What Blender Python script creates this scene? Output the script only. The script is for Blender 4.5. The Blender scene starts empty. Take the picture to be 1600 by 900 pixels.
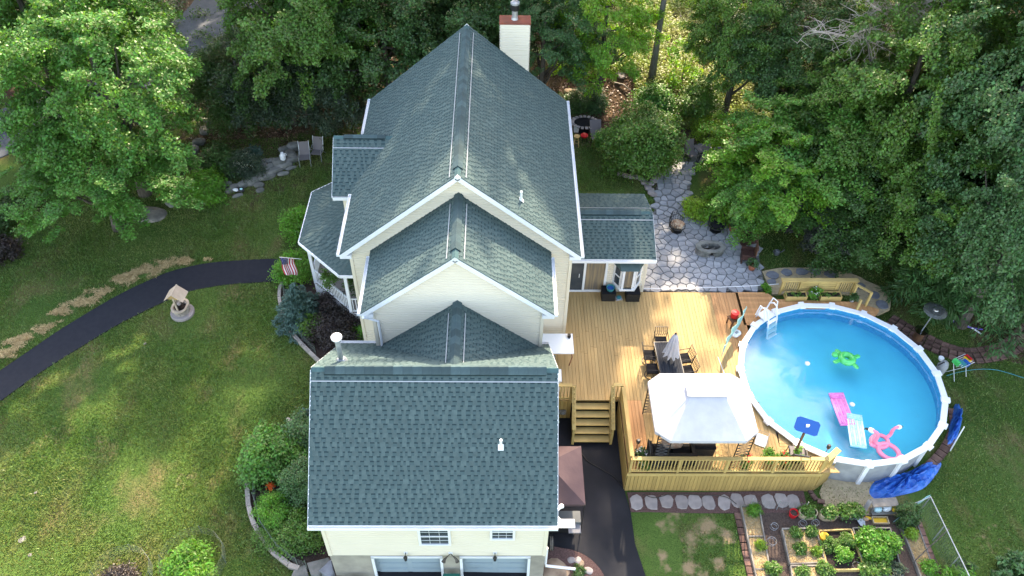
import bpy, bmesh, math, random
import numpy as np
from mathutils import Vector, Matrix
PI=math.pi; R=math.radians
random.seed(7); RNG=np.random.default_rng(7)
scene=bpy.context.scene
COL=scene.collection
# ------------------------------------------------ camera, sky, sun, exposure
def cam_axes(pitch,yaw,roll):
    th,ps,r=R(pitch),R(yaw),R(roll)
    F=Vector((math.sin(ps)*math.cos(th),math.cos(ps)*math.cos(th),-math.sin(th)))
    X=Vector((math.cos(ps),-math.sin(ps),0)); U=X.cross(F)
    return X*math.cos(r)+U*math.sin(r), -X*math.sin(r)+U*math.cos(r), F
X_,U_,F_=cam_axes(46.155,1.347,1.32)
cd=bpy.data.cameras.new('camera'); cam=bpy.data.objects.new('camera',cd); COL.objects.link(cam)
cam.matrix_world=Matrix(((X_.x,U_.x,-F_.x,1.449),(X_.y,U_.y,-F_.y,-16.29),(X_.z,U_.z,-F_.z,28.616),(0,0,0,1)))
cd.sensor_width=36; cd.lens=1282.93/1600*36; cd.clip_start=.1; cd.clip_end=1500
scene.camera=cam
SUN_EL,SUN_AZ=38,12         # degrees; azimuth measured from +Y towards +X
w=bpy.data.worlds.new('World'); scene.world=w; w.use_nodes=True
nt=w.node_tree; bg=nt.nodes['Background']; sky=nt.nodes.new('ShaderNodeTexSky')
sky.sky_type='NISHITA'; sky.sun_disc=False; sky.sun_elevation=R(SUN_EL); sky.sun_rotation=R(SUN_AZ)
sky.dust_density=1.6; sky.ozone_density=.6
nt.links.new(sky.outputs[0],bg.inputs[0]); bg.inputs[1].default_value=.15
sl=bpy.data.lights.new('sun','SUN'); sl.energy=2.05; sl.angle=R(1.0); sl.color=(1,.93,.80)
so=bpy.data.objects.new('sun',sl); COL.objects.link(so)
sd=Vector((math.sin(R(SUN_AZ))*math.cos(R(SUN_EL)),math.cos(R(SUN_AZ))*math.cos(R(SUN_EL)),math.sin(R(SUN_EL))))
so.rotation_euler=sd.to_track_quat('Z','Y').to_euler(); so.location=(0,40,40)
scene.view_settings.view_transform='Standard'; scene.view_settings.look='None'
scene.view_settings.exposure=2.64; scene.view_settings.use_white_balance=True; scene.view_settings.white_balance_temperature=7900; scene.view_settings.white_balance_tint=13; scene.view_settings.gamma=1
scene.render.engine='CYCLES'
scene.cycles.max_bounces=6; scene.cycles.transparent_max_bounces=6

# ------------------------------------------------ materials
def mat(name,col,rough=.8,col2=None,nscale=3.0,bump=0,bscale=40,metal=0,island=0,objvar=0,transl=0,detail=4,stretch=None,spec=.3,coat=0,thr=(.35,.65)):
    m=bpy.data.materials.new(name); m.use_nodes=True; t=m.node_tree; N=t.nodes; L=t.links
    b=N['Principled BSDF']; b.inputs['Roughness'].default_value=rough; b.inputs['Metallic'].default_value=metal
    b.inputs['Specular IOR Level'].default_value=spec
    if coat: b.inputs['Coat Weight'].default_value=coat
    tc=N.new('ShaderNodeTexCoord'); src=tc.outputs['Object']
    if stretch:
        mp=N.new('ShaderNodeMapping'); mp.inputs['Scale'].default_value=stretch; L.new(src,mp.inputs[0]); src=mp.outputs[0]
    c=None
    rgb=N.new('ShaderNodeRGB'); rgb.outputs[0].default_value=(*col,1); c=rgb.outputs[0]
    if col2:
        n=N.new('ShaderNodeTexNoise'); n.inputs['Scale'].default_value=nscale; n.inputs['Detail'].default_value=detail; L.new(src,n.inputs[0])
        r=N.new('ShaderNodeMapRange'); r.inputs[1].default_value=thr[0]; r.inputs[2].default_value=thr[1]; L.new(n.outputs[0],r.inputs[0])
        mx=N.new('ShaderNodeMix'); mx.data_type='RGBA'; L.new(r.outputs[0],mx.inputs[0]); L.new(c,mx.inputs[6]); mx.inputs[7].default_value=(*col2,1); c=mx.outputs[2]
    for amt,kind in ((island,'i'),(objvar,'o')):
        if amt:
            if kind=='i': g=N.new('ShaderNodeNewGeometry'); o=g.outputs['Random Per Island']
            else: g=N.new('ShaderNodeObjectInfo'); o=g.outputs['Random']
            r=N.new('ShaderNodeMapRange'); r.inputs[3].default_value=1-amt; r.inputs[4].default_value=1+amt; L.new(o,r.inputs[0])
            hv=N.new('ShaderNodeHueSaturation'); L.new(r.outputs[0],hv.inputs['Value']); L.new(c,hv.inputs['Color']); c=hv.outputs[0]
            if kind=='i' and transl:
                r2=N.new('ShaderNodeMapRange'); r2.inputs[3].default_value=.475; r2.inputs[4].default_value=.52; L.new(o,r2.inputs[0]); L.new(r2.outputs[0],hv.inputs['Hue'])
    L.new(c,b.inputs['Base Color'])
    if bump:
        n=N.new('ShaderNodeTexNoise'); n.inputs['Scale'].default_value=bscale; n.inputs['Detail'].default_value=5; L.new(src,n.inputs[0])
        bp=N.new('ShaderNodeBump'); bp.inputs['Strength'].default_value=bump; bp.inputs['Distance'].default_value=.02; L.new(n.outputs[0],bp.inputs['Height']); L.new(bp.outputs[0],b.inputs['Normal'])
    if transl:
        tr=N.new('ShaderNodeBsdfTranslucent'); hv=N.new('ShaderNodeHueSaturation'); hv.inputs['Value'].default_value=1.7; hv.inputs['Hue'].default_value=.48; hv.inputs['Saturation'].default_value=1.1
        L.new(c,hv.inputs['Color']); L.new(hv.outputs[0],tr.inputs[0])
        ms=N.new('ShaderNodeMixShader'); ms.inputs[0].default_value=transl; L.new(b.outputs[0],ms.inputs[1]); L.new(tr.outputs[0],ms.inputs[2]); L.new(ms.outputs[0],N['Material Output'].inputs[0])
    return m
M={}
def dm(n,*a,**k): M[n]=mat(n,*a,**k)
dm('shingle',(.078,.119,.115),.9,(.063,.098,.096),5,.3,120,island=.10)
dm('shingle_base',(.062,.104,.104),.95,(.052,.09,.09),9)
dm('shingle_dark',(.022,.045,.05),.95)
dm('ridge_cap',(.065,.13,.13),.9,(.045,.095,.1),5,.3,90,island=.2)
dm('siding',(.76,.685,.55),.55,(.73,.655,.52),.6,objvar=.01)
dm('white_trim',(.8,.81,.82),.45,(.74,.76,.78),2)
dm('soffit',(.7,.72,.74),.6)
dm('concrete',(.36,.33,.27),.9,(.24,.22,.19),1.5,.3,30)
dm('garage_paint',(.30,.38,.42),.5,(.27,.35,.39),2)
dm('zinc',(.42,.44,.46),.6,metal=.3)
dm('glass_dark',(.03,.045,.06),.08,(.07,.08,.09),1.2,spec=.8)
dm('curtain',(.30,.22,.13),.8,(.12,.11,.10),3,stretch=(3,1,.2))
dm('brown_metal',(.28,.07,.04),.6,(.2,.06,.04),3)
dm('black_metal',(.012,.012,.013),.45,spec=.5)
dm('steel',(.55,.56,.57),.25,metal=.9)
dm('galv',(.5,.52,.53),.4,(.38,.4,.42),8,metal=.6)
dm('deck_wood',(.47,.315,.14),.75,(.40,.26,.11),1.2,.25,30,objvar=.08,stretch=(6,.35,6))
dm('deck_orange',(.45,.225,.095),.65,(.58,.30,.13),1.5,.2,30,objvar=.14,stretch=(6,.35,6))
dm('skirt_wood',(.42,.285,.10),.75,(.34,.215,.07),1.5,.25,30,objvar=.12,stretch=(5,5,.5))
dm('rail_wood',(.52,.37,.14),.65,(.44,.30,.11),2,.2,30,objvar=.06)
dm('brown_wood',(.16,.075,.04),.7,(.10,.05,.03),4,.2,40,objvar=.1)
dm('grey_wood',(.24,.22,.19),.85,(.14,.13,.12),3,.4,25,objvar=.12)
dm('asphalt_path',(.013,.014,.021),.85,(.018,.019,.026),5,.5,90)
dm('asphalt_drive',(.010,.011,.015),.8,(.025,.025,.030),.55,.5,90,thr=(.5,.8))
dm('asphalt_road',(.13,.14,.16),.9,(.10,.11,.125),2,.4,60)
dm('mulch',(.035,.022,.018),.95,(.07,.045,.035),22,.9,50)
dm('red_mulch',(.15,.085,.075),.95,(.08,.045,.04),25,.9,50)
dm('brown_mulch',(.10,.07,.055),.95,(.05,.035,.03),18,.9,45)
dm('flag',(.36,.36,.37),.85,(.27,.275,.285),3,.4,35,objvar=.16)
dm('mortar',(.20,.195,.19),.95,(.06,.06,.05),8,.4,40)
dm('slate',(.20,.21,.23),.85,(.15,.155,.17),4,.3,30,objvar=.12)
dm('pale_stone',(.36,.31,.29),.85,(.27,.235,.225),3,.3,30,objvar=.12)
dm('sand',(.50,.39,.24),.95,(.38,.29,.18),8,.5,60)
dm('brick',(.20,.115,.09),.9,(.11,.06,.05),5,.5,35,objvar=.35)
dm('edge_block',(.40,.34,.29),.9,(.28,.24,.21),6,.4,35,objvar=.15)
dm('rock',(.22,.21,.19),.9,(.11,.115,.10),2.5,.7,14,objvar=.22)
dm('tan_rock',(.36,.27,.19),.9,(.2,.14,.10),2.0,.6,14,objvar=.15)
dm('straw',(.55,.40,.20),.9,(.42,.29,.13),5,island=.3)
dm('bark',(.13,.115,.095),.95,(.06,.05,.042),4,.9,14,stretch=(3,3,.5))
dm('grey_bark',(.17,.165,.15),.95,(.09,.085,.075),5,.9,14,stretch=(3,3,.5))
dm('dead_wood',(.48,.42,.36),.8,(.34,.29,.25),5)
dm('pool_wall',(.36,.37,.37),.5,(.27,.28,.29),2.5,.1,10)
dm('pool_rim',(.82,.83,.84),.35,(.76,.77,.79),3)
dm('liner_wall',(.015,.30,.53),.5,(.03,.38,.60),9)
dm('liner_floor',(.03,.49,.66),.6,(.045,.55,.71),.7,detail=6)
dm('white_plastic',(.8,.81,.82),.35)
dm('grey_plastic',(.35,.36,.38),.45)
dm('grill_grey',(.10,.11,.115),.5)
dm('shelf_grey',(.22,.22,.24),.5)
dm('canopy_white',(.52,.51,.54),.8,(.47,.46,.50),2.5,.25,7)
dm('canopy_mauve',(.085,.054,.06),.85,(.07,.045,.052),2,.3,8)
dm('umbrella',(.60,.60,.64),.85,(.5,.5,.55),6)
dm('wicker_black',(.015,.014,.013),.6,(.03,.028,.026),60,.6,90)
dm('wicker_brown',(.085,.04,.03),.65,(.05,.022,.018),50,.6,80)
dm('fabric_black',(.015,.015,.017),.95,spec=.1)
dm('table_grey',(.038,.042,.05),.95,(.03,.033,.04),4,objvar=.1,spec=.1)
dm('sling',(.17,.15,.15),.8)
dm('cushion_tan',(.5,.4,.28),.9,(.35,.18,.1),9)
dm('terracotta',(.38,.13,.07),.8,(.3,.10,.06),5)
dm('red',(.62,.02,.025),.4)
dm('blue',(.01,.10,.36),.4)
dm('teal_cloth',(.20,.44,.42),.8,(.30,.52,.50),5)
dm('teal',(.03,.25,.27),.4)
dm('green_bin',(.01,.12,.09),.5)
dm('tarp',(.008,.10,.42),.38,(.015,.17,.58),3,.8,5,spec=.6)
dm('float_green',(.03,.5,.10),.25,(.06,.65,.2),6,spec=.6)
dm('float_pink',(.70,.12,.45),.3,(.8,.3,.6),9,spec=.6)
dm('float_blue',(.25,.62,.70),.3,(.45,.75,.80),9,spec=.6)
dm('flamingo',(.85,.24,.36),.3,spec=.6)
dm('yellow',(.75,.45,.03),.5)
dm('tan_plastic',(.42,.34,.22),.6)
dm('soil',(.018,.013,.011),.95,(.03,.022,.018),12,.7,40)
dm('wire',(.12,.15,.13),.5)
dm('flag_red',(.5,.03,.06),.8); dm('flag_white',(.75,.72,.72),.8); dm('flag_blue',(.03,.04,.14),.8)
dm('orange',(.75,.18,.02),.5)
dm('orange_petal',(.8,.12,.02),.6)
dm('pale_wood',(.50,.40,.30),.7,(.42,.33,.25),4,objvar=.05)
dm('stool_wood',(.62,.38,.15),.5)
dm('purple',(.16,.10,.5),.5)
dm('porch_floor',(.30,.27,.26),.7,objvar=.1)
def leafm(n,a,b,sc=.5,tr=.3,**k): M[n]=mat(n,tuple(q*1.3 for q in a),.45,tuple(q*1.3 for q in b),sc,island=.45,transl=tr,spec=.45,**k)
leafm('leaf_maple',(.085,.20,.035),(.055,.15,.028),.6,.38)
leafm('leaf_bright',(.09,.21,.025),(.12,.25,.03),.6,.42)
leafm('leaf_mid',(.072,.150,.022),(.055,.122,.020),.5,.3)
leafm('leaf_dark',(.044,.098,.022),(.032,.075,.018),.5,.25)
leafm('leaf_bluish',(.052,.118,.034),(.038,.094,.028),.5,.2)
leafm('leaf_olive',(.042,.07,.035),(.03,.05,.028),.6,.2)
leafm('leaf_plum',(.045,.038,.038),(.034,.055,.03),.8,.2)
leafm('leaf_spruce',(.048,.10,.078),(.034,.075,.055),1.2,.12)
leafm('leaf_burgundy',(.026,.015,.013),(.02,.016,.011),1,.15)
leafm('leaf_lime',(.085,.22,.022),(.065,.18,.02),1.5,.35)
leafm('leaf_yellow',(.19,.30,.03),(.13,.22,.03),1.2,.4)
leafm('grass_blade',(.065,.125,.024),(.13,.16,.045),.6,.25)
leafm('undergrowth',(.16,.24,.05),(.24,.26,.09),.8,.35)
leafm('cream_petal',(.55,.55,.45),(.4,.42,.3),2,.2)
leafm('litter',(.14,.075,.045),(.09,.05,.035),2,.05)
def ground_mat():
    m=bpy.data.materials.new('lawn'); m.use_nodes=True; t=m.node_tree; N=t.nodes; L=t.links; b=N['Principled BSDF']
    b.inputs['Roughness'].default_value=.95; b.inputs['Specular IOR Level'].default_value=.1
    tc=N.new('ShaderNodeTexCoord')
    def noise(s,d=5,stretch=None):
        n=N.new('ShaderNodeTexNoise'); n.inputs['Scale'].default_value=s; n.inputs['Detail'].default_value=d
        if stretch:
            mp=N.new('ShaderNodeMapping'); mp.inputs['Scale'].default_value=stretch; L.new(tc.outputs['Object'],mp.inputs[0]); L.new(mp.outputs[0],n.inputs[0])
        else: L.new(tc.outputs['Object'],n.inputs[0])
        return n.outputs[0]
    def rng(o,a,c):
        r=N.new('ShaderNodeMapRange'); r.inputs[1].default_value=a; r.inputs[2].default_value=c; L.new(o,r.inputs[0]); return r.outputs[0]
    def mix(f,a,c):
        x=N.new('ShaderNodeMix'); x.data_type='RGBA'; L.new(f,x.inputs[0])
        for i,v in ((6,a),(7,c)):
            if isinstance(v,tuple): x.inputs[i].default_value=(*v,1)
            else: L.new(v,x.inputs[i])
        return x.outputs[2]
    g=mix(rng(noise(.35,6),.38,.62),(.050,.105,.022),(.10,.165,.036))
    g=mix(rng(noise(9,4),.35,.7),g,(.075,.13,.03))
    g=mix(rng(noise(.6,8,(1.3,.8,1)),.52,.68),g,(.17,.145,.06))
    g=mix(rng(noise(26,3),.45,.8),g,(.022,.05,.012))
    dry=N.new('ShaderNodeAttribute'); dry.attribute_name='dry'
    ad=N.new('ShaderNodeMath'); ad.operation='ADD'; L.new(dry.outputs['Fac'],ad.inputs[0]); L.new(noise(4.5,7),ad.inputs[1])
    g=mix(rng(ad.outputs[0],.86,1.22),g,(.30,.215,.12))
    f=mix(rng(noise(1.1,6),.4,.62),(.085,.052,.035),(.15,.10,.06))
    f=mix(rng(noise(.45,6),.5,.66),f,(.09,.12,.03))
    f=mix(rng(noise(14,4),.5,.75),f,(.035,.024,.018))
    at=N.new('ShaderNodeAttribute'); at.attribute_name='litter'
    a2=N.new('ShaderNodeMath'); a2.operation='ADD'; L.new(at.outputs['Fac'],a2.inputs[0]); L.new(noise(1.4,5),a2.inputs[1])
    c=mix(rng(a2.outputs[0],.92,1.08),g,f)
    L.new(c,b.inputs['Base Color'])
    bp=N.new('ShaderNodeBump'); bp.inputs['Strength'].default_value=.9; bp.inputs['Distance'].default_value=.06; L.new(noise(18,6),bp.inputs['Height']); L.new(bp.outputs[0],b.inputs['Normal'])
    return m
M['lawn']=ground_mat()
def water_mat():
    m=bpy.data.materials.new('water'); m.use_nodes=True; t=m.node_tree; N=t.nodes; L=t.links
    N.remove(N['Principled BSDF'])
    tr=N.new('ShaderNodeBsdfTransparent'); tr.inputs[0].default_value=(.72,.96,.985,1)
    gl=N.new('ShaderNodeBsdfGlossy'); gl.inputs['Roughness'].default_value=.10
    fr=N.new('ShaderNodeFresnel'); fr.inputs[0].default_value=1.33
    tc=N.new('ShaderNodeTexCoord'); n=N.new('ShaderNodeTexNoise'); n.inputs['Scale'].default_value=2.2; n.inputs['Detail'].default_value=5; L.new(tc.outputs['Object'],n.inputs[0])
    bp=N.new('ShaderNodeBump'); bp.inputs['Strength'].default_value=.12; bp.inputs['Distance'].default_value=.05; L.new(n.outputs[0],bp.inputs['Height'])
    L.new(bp.outputs[0],gl.inputs['Normal']); L.new(bp.outputs[0],fr.inputs['Normal'])
    ms=N.new('ShaderNodeMixShader'); L.new(fr.outputs[0],ms.inputs[0]); L.new(tr.outputs[0],ms.inputs[1]); L.new(gl.outputs[0],ms.inputs[2]); L.new(ms.outputs[0],N['Material Output'].inputs[0])
    return m
M['water']=water_mat()
def glass_mat():
    m=bpy.data.materials.new('clear_glass'); m.use_nodes=True; t=m.node_tree; N=t.nodes; L=t.links
    N.remove(N['Principled BSDF']); tr=N.new('ShaderNodeBsdfTransparent'); tr.inputs[0].default_value=(.55,.6,.6,1)
    gl=N.new('ShaderNodeBsdfGlossy'); gl.inputs['Roughness'].default_value=.03; ms=N.new('ShaderNodeMixShader'); ms.inputs[0].default_value=.14
    L.new(tr.outputs[0],ms.inputs[1]); L.new(gl.outputs[0],ms.inputs[2]); L.new(ms.outputs[0],N['Material Output'].inputs[0]); return m
M['clear_glass']=glass_mat()

# ------------------------------------------------ helpers
CP=np.array([(-4,-6,.1),(4,-6,.05),(6,0,.45),(5,3,.45),(9,-3,.3),(13,-3,.3),(16,-1.5,.4),(20,0,.4),(22,5,.5),(20,9,.7),(17,11,1.2),(14,12,1.5),(10,11,1.5),(8,14,1.55),(6,12,1.55),(10,18,1.9),(15,18,1.9),(6,20,1.9),(0,24,2),(12,28,3),(25,20,2),(25,-5,.2),(-6,-4,.5),(-8,0,.6),(-7,5,.8),(-7,12,1.1),(-12,10,1.0),(-15,5,.8),(-15,-4,.3),(-15,18,1.4),(-22,12,.8),(-22,22,1.2),(-8,20,1.6),(0,35,3.5),(20,35,4),(-20,35,2),(-30,0,0),(15.6,4.4,.45),(12,2,.45),(14,-.5,.42),(19,6,.5),(8,5,.5),(8,8,.6)])
def gza(x,y):
    x=np.asarray(x,float);y=np.asarray(y,float)
    d=(x[...,None]-CP[:,0])**2+(y[...,None]-CP[:,1])**2
    w_=1/(d+1.0)**2
    return (w_*CP[:,2]).sum(-1)/w_.sum(-1)
def gz(x,y): return float(gza(x,y))
def setp(o,label=None,cat=None,group=None,kind=None):
    if label: o['label']=label
    if cat: o['category']=cat
    if group: o['group']=group
    if kind: o['kind']=kind
    return o
def T(name,label,cat,loc=(0,0,0),rz=0,group=None):
    o=bpy.data.objects.new(name,None); COL.objects.link(o); o.empty_display_size=.2
    o.location=loc; o.rotation_euler=(0,0,rz); return setp(o,label,cat,group)
def npmesh(name,V,F4):
    V=np.asarray(V,np.float32); F4=np.asarray(F4,np.int32)
    me=bpy.data.meshes.new(name); k=F4.shape[1]
    me.vertices.add(len(V)); me.vertices.foreach_set('co',V.ravel())
    me.loops.add(F4.size); me.loops.foreach_set('vertex_index',F4.ravel())
    me.polygons.add(len(F4)); me.polygons.foreach_set('loop_start',np.arange(0,F4.size,k,dtype=np.int32))
    me.update(calc_edges=True); return me
def link(name,me,m=None,parent=None,loc=None,**k):
    if m and not me.materials: me.materials.append(M[m] if isinstance(m,str) else m)
    o=bpy.data.objects.new(name,me); COL.objects.link(o)
    if parent: o.parent=parent
    if loc is not None: o.location=loc
    return setp(o,**k)
class MB:
    def __init__(s): s.v=[];s.f=[]
    def add(s,V,F):
        n=len(s.v); s.v+= [tuple(p) for p in V]; s.f+=[tuple(i+n for i in f) for f in F]; return s
    def box(s,c,d,rz=0,M_=None):
        x,y,z=[q/2 for q in d]; P=[Vector(p) for p in ((-x,-y,-z),(x,-y,-z),(x,y,-z),(-x,y,-z),(-x,-y,z),(x,-y,z),(x,y,z),(-x,y,z))]
        A=Matrix.Rotation(rz,3,'Z') if M_ is None else M_
        return s.add([A@p+Vector(c) for p in P],[(0,3,2,1),(4,5,6,7),(0,1,5,4),(1,2,6,5),(2,3,7,6),(3,0,4,7)])
    def bar(s,a,b,w_,h,up=(0,0,1)):
        a,b=Vector(a),Vector(b); d=(b-a); L=d.length; d.normalize(); u=Vector(up)
        if abs(d.dot(u))>.98: u=Vector((0,1,0))
        x=d.cross(u).normalized(); u=x.cross(d)
        A=Matrix((x,d,u)).transposed()
        return s.box((a+b)/2,(w_,L,h),M_=A)
    def tube(s,pts,rad,n=8,cap=True,closed=False):
        pts=[Vector(p) for p in pts]; m=len(pts)
        if not hasattr(rad,'__len__'): rad=[rad]*m
        V=[];F=[]; prev=None
        for i,p in enumerate(pts):
            if closed: d=pts[(i+1)%m]-pts[i-1]
            else: d=(pts[min(i+1,m-1)]-pts[max(i-1,0)])
            if d.length<1e-9: d=Vector((0,0,1))
            d.normalize()
            if prev is None: u=d.cross(Vector((0,0,1)) if abs(d.z)<.9 else Vector((1,0,0))).normalized()
            else:
                u=prev-d*prev.dot(d)
                u=u.normalized() if u.length>1e-6 else d.orthogonal().normalized()
            prev=u; v=d.cross(u)
            for k in range(n):
                a=2*PI*k/n; V.append(p+(u*math.cos(a)+v*math.sin(a))*rad[i])
        for i in range(m if closed else m-1):
            j=(i+1)%m
            for k in range(n):
                F.append((i*n+k,i*n+(k+1)%n,j*n+(k+1)%n,j*n+k))
        if cap and not closed: F.append(tuple(range(n-1,-1,-1))); F.append(tuple((m-1)*n+k for k in range(n)))
        return s.add(V,F)
    def lathe(s,prof,c=(0,0,0),n=20,sx=1,sy=1,close=True):
        V=[];F=[]
        for r,z in prof:
            for k in range(n):
                a=2*PI*k/n; V.append((c[0]+r*sx*math.cos(a),c[1]+r*sy*math.sin(a),c[2]+z))
        for i in range(len(prof)-1):
            for k in range(n): F.append((i*n+k,i*n+(k+1)%n,(i+1)*n+(k+1)%n,(i+1)*n+k))
        if close: F.append(tuple(range(n-1,-1,-1))); F.append(tuple((len(prof)-1)*n+k for k in range(n)))
        return s.add(V,F)
    def prism(s,poly,z0,z1,inset=0):
        n=len(poly); cx=sum(p[0] for p in poly)/n; cy=sum(p[1] for p in poly)/n
        V=[(x,y,z0) for x,y in poly]+[(x,y,z1-inset) for x,y in poly]
        F=[(i,(i+1)%n,n+(i+1)%n,n+i) for i in range(n)]
        if inset:
            V+=[(x+(cx-x)*min(.3,inset/max(.05,math.hypot(x-cx,y-cy))),y+(cy-y)*min(.3,inset/max(.05,math.hypot(x-cx,y-cy))),z1) for x,y in poly]
            F+=[(n+i,n+(i+1)%n,2*n+(i+1)%n,2*n+i) for i in range(n)]; F.append(tuple(2*n+i for i in range(n)))
        else: F.append(tuple(n+i for i in range(n)))
        return s.add(V,F)
    def quad(s,*P): return s.add(P,[tuple(range(len(P)))])
    def mesh(s,name,smooth=False):
        me=bpy.data.meshes.new(name); me.from_pydata([tuple(p) for p in s.v],[],s.f); me.update()
        if smooth:
            me.shade_smooth()
        return me
    def build(s,name,m,parent=None,smooth=False,loc=None,**k):
        return link(name,s.mesh(name,smooth),m,parent,loc,**k)
def copy_tree(o,parent=None):
    c=o.copy(); COL.objects.link(c); c.parent=parent
    for ch in o.children: copy_tree(ch,c)
    return c
def clip_half(poly,a,b,c):   # keep a*x+b*y<=c
    out=[]
    for i in range(len(poly)):
        p,q=poly[i],poly[(i+1)%len(poly)]; dp=a*p[0]+b*p[1]-c; dq=a*q[0]+b*q[1]-c
        if dp<=0: out.append(p)
        if (dp<0 and dq>0) or (dp>0 and dq<0):
            t=dp/(dp-dq); out.append((p[0]+t*(q[0]-p[0]),p[1]+t*(q[1]-p[1])))
    return out
def inside(x,y,poly):
    r=False;n=len(poly)
    for i in range(n):
        (x1,y1),(x2,y2)=poly[i],poly[i-1]
        if (y1>y)!=(y2>y) and x<(x2-x1)*(y-y1)/(y2-y1)+x1: r=not r
    return r
def inside_np(X,Y,poly):
    r=np.zeros(X.shape,bool);n=len(poly)
    for i in range(n):
        (x1,y1),(x2,y2)=poly[i],poly[i-1]
        if y1==y2: continue
        r^=((y1>Y)!=(y2>Y))&(X<(x2-x1)*(Y-y1)/(y2-y1)+x1)
    return r
def drape(name,poly,m,dz,step=.5,zf=None,**k):
    zf=zf or gz
    mb=MB(); xs=[p[0] for p in poly]; ys=[p[1] for p in poly]
    i0,i1=math.floor(min(xs)/step),math.ceil(max(xs)/step); j0,j1=math.floor(min(ys)/step),math.ceil(max(ys)/step)
    for i in range(i0,i1):
        a=clip_half(clip_half(poly,-1,0,-i*step),1,0,(i+1)*step)
        if len(a)<3: continue
        for j in range(j0,j1):
            b=clip_half(clip_half(a,0,-1,-j*step),0,1,(j+1)*step)
            if len(b)>=3: mb.quad(*[(x,y,zf(x,y)+dz) for x,y in b])
    bm=bmesh.new(); me=mb.mesh(name); bm.from_mesh(me); bmesh.ops.remove_doubles(bm,verts=bm.verts,dist=.001); bmesh.ops.recalc_face_normals(bm,faces=bm.faces)
    # skirt so that the sheet has thickness
    be=[e for e in bm.edges if e.is_boundary]
    r=bmesh.ops.extrude_edge_only(bm,edges=be); 
    for v in [g for g in r['geom'] if isinstance(g,bmesh.types.BMVert)]: v.co.z-=.12
    bm.to_mesh(me); bm.free()
    up=sum(p.normal.z for p in me.polygons if abs(p.normal.z)>.5)
    if up<0: me.flip_normals()
    return link(name,me,m,**k)
def spline(P,n=8,closed=False):
    out=[];m=len(P)
    for i in range(m if closed else m-1):
        g=lambda j:P[j%m] if closed else P[max(0,min(m-1,j))]
        p0,p1,p2,p3=g(i-1),g(i),g(i+1),g(i+2)
        for k in range(n):
            t=k/n; out.append(tuple(.5*((2*b)+(-a+c)*t+(2*a-5*b+4*c-d)*t*t+(-a+3*b-3*c+d)*t**3) for a,b,c,d in zip(p0,p1,p2,p3)))
    if not closed: out.append(tuple(P[-1]))
    return out
def along(P,step):
    L=[0]
    for a,b in zip(P,P[1:]): L.append(L[-1]+math.dist(a,b))
    out=[]; s=step/2
    while s<L[-1]:
        i=max(j for j in range(len(L)-1) if L[j]<=s); t=(s-L[i])/(L[i+1]-L[i]+1e-9); a,b=P[i],P[i+1]
        out.append((a[0]+t*(b[0]-a[0]),a[1]+t*(b[1]-a[1]),math.atan2(b[1]-a[1],b[0]-a[0]))); s+=step
    return out
def blob(n,r,rough=.25,seed=0,flat=.7):
    rs=random.Random(seed); mb=MB(); bm=bmesh.new(); bmesh.ops.create_icosphere(bm,subdivisions=2,radius=1)
    ph=[(rs.uniform(-2,2),rs.uniform(-2,2),rs.uniform(-2,2),rs.uniform(0,6)) for _ in range(5)]
    for v in bm.verts:
        c=v.co.copy(); f=1+rough*sum(math.sin(c.x*a+c.y*b+c.z*d+e) for a,b,d,e in ph)/3
        q=[max(-.82,min(.82,t)) for t in c]
        v.co=Vector((q[0]*r[0],q[1]*r[1],q[2]*r[2]*flat))*f*1.15
    me=bpy.data.meshes.new(n); bm.to_mesh(me); bm.free(); return me

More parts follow.
